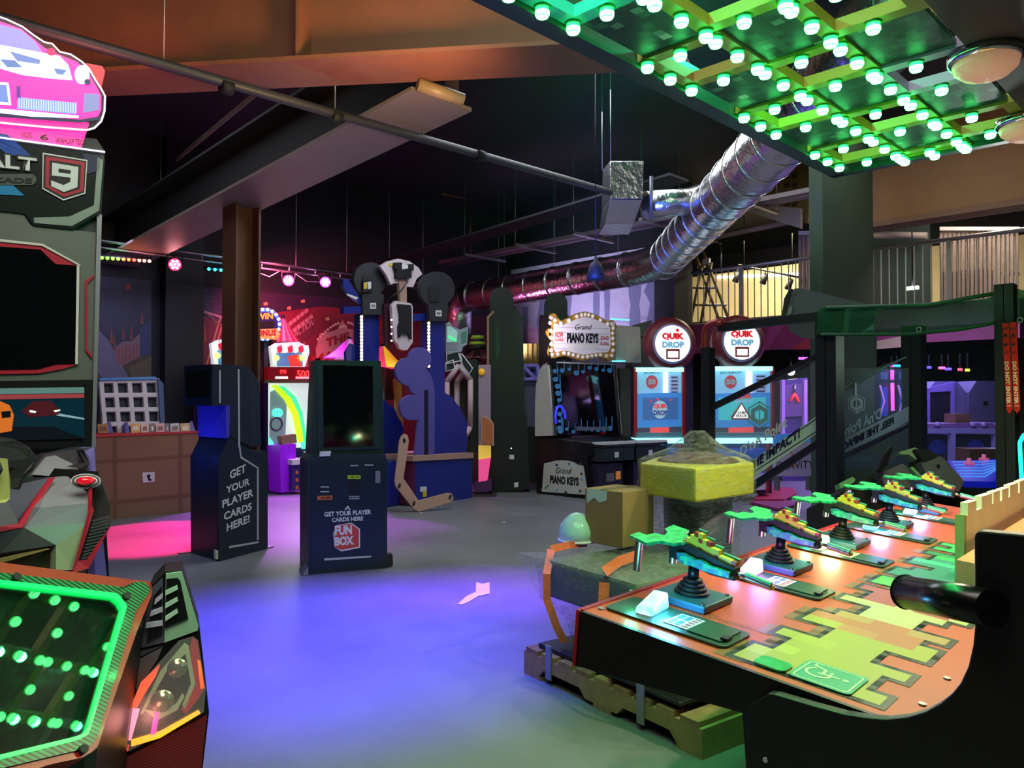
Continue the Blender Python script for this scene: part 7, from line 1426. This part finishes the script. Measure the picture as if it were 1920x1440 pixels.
B().bars([atd(1916, 905, 4.9), atd(1912, 830, 4.9), atd(1920, 815, 4.9), atd(1940, 815, 4.9)], .012, 6).build('neon_edge', mat('cyan_neon', '20f0d0', .3, emit=2), ng)
pl13 = PLd(1800, 780, 12.5, 0)
def arch(label, x0, x1, y0, off, m):
    t = thing('arched_cabinet', label, 'arcade cabinet', pl13.at((x0 + x1) / 2, 916, off), group='arched white cabinets'); s = bm_(pl13, t); cx = (x0 + x1) / 2; w = (x1 - x0) / 2
    s([(x0, 916), (x0, y0 + 22), (x0 + w * .45, y0), (x1 - w * .45, y0), (x1, y0 + 22), (x1, 916)], .5, off, 'cabinet_shell', m); s([(cx - 4, y0 + 38), (cx + 4, y0 + 38), (cx + 4, y0 + 46), (cx - 4, y0 + 46)], .01, off + .01, 'vent', M_DARK)
    return t, s
t1, s1 = arch('violet-lit white arched cabinet with a framed opening, left of two', 1736, 1812, 715, 0, M_VLIT); s1([(1742, 735), (1786, 735), (1786, 800), (1742, 800)], .02, .02, 'dark_opening', mat('dark_opening', '2a2638', .5))
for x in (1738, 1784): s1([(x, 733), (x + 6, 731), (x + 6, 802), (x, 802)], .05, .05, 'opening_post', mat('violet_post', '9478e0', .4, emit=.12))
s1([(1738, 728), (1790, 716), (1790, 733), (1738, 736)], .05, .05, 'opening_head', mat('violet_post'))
arch('plain violet-lit white arched cabinet, right of two', 1817, 1880, 714, .1, mat('violet_lit_white_b', '6e688e', .5))
fr_ = thing('white_frame_table', 'long violet-lit white frame table with round knobs on top', 'table', pl13.at(1800, 905, 1.5)); sfr = bm_(pl13, fr_)
sfr([(1728, 803), (1868, 803), (1876, 812), (1874, 938), (1866, 938), (1866, 814), (1792, 812), (1792, 938), (1784, 938), (1784, 812), (1728, 812)], .1, 1.5, 'frame', mat('violet_lit_frame', '9488d8', .4, emit=.08)); sfr([(1728, 795), (1880, 793), (1886, 798), (1868, 804), (1728, 804)], .6, 1.45, 'table_top', mat('violet_top', '8a68a8', .4))  # white frame, violet light put into its colour and faint glow
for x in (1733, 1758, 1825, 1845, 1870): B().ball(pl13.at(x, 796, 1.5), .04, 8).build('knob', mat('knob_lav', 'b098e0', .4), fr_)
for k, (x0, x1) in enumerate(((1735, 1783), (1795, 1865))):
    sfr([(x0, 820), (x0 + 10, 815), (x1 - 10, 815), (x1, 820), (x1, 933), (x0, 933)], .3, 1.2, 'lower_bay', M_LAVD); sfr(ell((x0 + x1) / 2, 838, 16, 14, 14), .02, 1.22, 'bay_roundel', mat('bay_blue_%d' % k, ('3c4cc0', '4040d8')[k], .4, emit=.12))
for lab, x0, x1, y0, y1, off, h in (('brown carton standing on the white frame table', 1792, 1818, 776, 800, 1.3, '80584c'), ('wide brown carton on the floor behind the air hockey table', 1818, 1866, 842, 972, 3.2, '6c4444'), ('white printed carton beside the wide brown carton', 1866, 1890, 842, 970, 3.1, 'a088b4')):
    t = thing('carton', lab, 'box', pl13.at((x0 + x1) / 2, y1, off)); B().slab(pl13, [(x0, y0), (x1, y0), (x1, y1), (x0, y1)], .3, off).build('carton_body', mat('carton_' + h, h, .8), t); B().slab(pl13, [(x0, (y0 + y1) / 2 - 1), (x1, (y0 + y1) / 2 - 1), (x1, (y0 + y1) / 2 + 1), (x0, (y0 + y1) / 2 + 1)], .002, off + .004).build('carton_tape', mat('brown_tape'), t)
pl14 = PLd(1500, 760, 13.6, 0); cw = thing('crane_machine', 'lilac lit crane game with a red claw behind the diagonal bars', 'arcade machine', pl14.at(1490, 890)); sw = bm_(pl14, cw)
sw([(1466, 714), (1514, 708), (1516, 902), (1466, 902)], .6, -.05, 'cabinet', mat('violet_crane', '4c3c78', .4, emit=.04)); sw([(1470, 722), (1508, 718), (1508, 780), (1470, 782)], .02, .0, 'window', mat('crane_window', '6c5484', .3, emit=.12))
for x in (1466, 1508): sw([(x, 712), (x + 6, 712), (x + 6, 890), (x, 890)], .1, .05, 'corner_post', mat('lilac_lit_post', 'b080e0', .4, emit=.2))  # white frame posts, lilac light put into their colour and glow
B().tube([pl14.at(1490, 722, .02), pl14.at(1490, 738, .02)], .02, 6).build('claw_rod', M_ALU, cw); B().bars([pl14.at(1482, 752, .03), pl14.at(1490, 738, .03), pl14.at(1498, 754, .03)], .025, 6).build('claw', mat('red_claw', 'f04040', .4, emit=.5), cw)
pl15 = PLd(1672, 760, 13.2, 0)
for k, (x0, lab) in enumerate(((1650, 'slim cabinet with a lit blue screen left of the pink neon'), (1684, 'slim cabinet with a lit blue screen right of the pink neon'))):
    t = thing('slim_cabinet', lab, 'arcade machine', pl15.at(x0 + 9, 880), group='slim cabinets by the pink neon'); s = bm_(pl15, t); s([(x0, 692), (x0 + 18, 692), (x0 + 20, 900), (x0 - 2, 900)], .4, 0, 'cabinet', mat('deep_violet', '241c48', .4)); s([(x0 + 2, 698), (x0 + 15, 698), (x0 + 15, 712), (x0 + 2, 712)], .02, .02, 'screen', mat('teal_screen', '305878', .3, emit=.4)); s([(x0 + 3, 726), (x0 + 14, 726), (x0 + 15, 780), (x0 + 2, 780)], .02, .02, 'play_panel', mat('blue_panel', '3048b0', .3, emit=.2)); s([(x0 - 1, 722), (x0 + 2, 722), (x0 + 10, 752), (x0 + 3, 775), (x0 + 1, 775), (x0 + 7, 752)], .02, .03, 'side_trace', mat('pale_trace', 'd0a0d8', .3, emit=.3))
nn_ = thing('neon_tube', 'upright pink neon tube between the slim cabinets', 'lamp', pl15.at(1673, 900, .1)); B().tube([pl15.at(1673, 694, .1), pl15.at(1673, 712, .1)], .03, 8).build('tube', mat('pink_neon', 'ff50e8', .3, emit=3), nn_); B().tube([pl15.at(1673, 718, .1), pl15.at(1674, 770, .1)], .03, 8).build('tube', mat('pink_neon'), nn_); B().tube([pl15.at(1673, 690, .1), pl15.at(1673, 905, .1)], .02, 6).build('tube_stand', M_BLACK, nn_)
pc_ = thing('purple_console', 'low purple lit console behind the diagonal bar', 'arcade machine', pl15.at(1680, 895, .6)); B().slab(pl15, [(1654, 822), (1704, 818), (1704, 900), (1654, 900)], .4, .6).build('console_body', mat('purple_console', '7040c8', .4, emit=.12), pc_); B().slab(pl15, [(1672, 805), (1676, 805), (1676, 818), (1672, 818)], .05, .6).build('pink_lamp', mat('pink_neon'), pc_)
# small coloured lamp bars on the low ceiling
for k, (x0, x1, y, h, nmc) in enumerate(((1667, 1676, 686, 'ff50c0', 'pink'), (1676, 1688, 686, '30b0ff', 'sky blue'), (1722, 1728, 688, 'ff6070', 'coral'), (1737, 1746, 689, '6050ff', 'indigo'), (1760, 1772, 690, 'ff60a0', 'rose'), (1772, 1784, 692, '7050ff', 'violet'), (1796, 1804, 693, 'ff5060', 'red'), (1810, 1818, 694, 'e0d040', 'yellow'), (1498, 1514, 672, 'b050ff', 'purple'))):
    X_ = 14.4; a, c_ = atx(x0, y, X_), atx(x1, y, X_); t = thing('lamp_bar', f'{nmc} glowing lamp bar under the low ceiling behind the net', 'lamp', a, group='coloured lamp bars under the low ceiling'); B().tube([a, c_], .025, 6).build('lamp_tube', mat('bar_' + h, h, .3, emit=3), t)
    B().tube([(a + c_) / 2 + V((0, 0, .02)), V((a.x, (a.y + c_.y) / 2, 2.5))], .012, 6).build('lamp_stem', M_DARK, t)
sl2 = thing('ceiling_spot', 'bright white spot lamp under the low ceiling near the crane game', 'lamp', atx(1483, 697, 14.0)); p = atx(1483, 697, 14.0); B().ball(p, .07, 8).build('bulb', mat('spot_white', 'fff8e8', .3, emit=8), sl2); B().tube([p, V((p.x, p.y, 2.5))], .02, 6).build('stem', M_DARK, sl2)
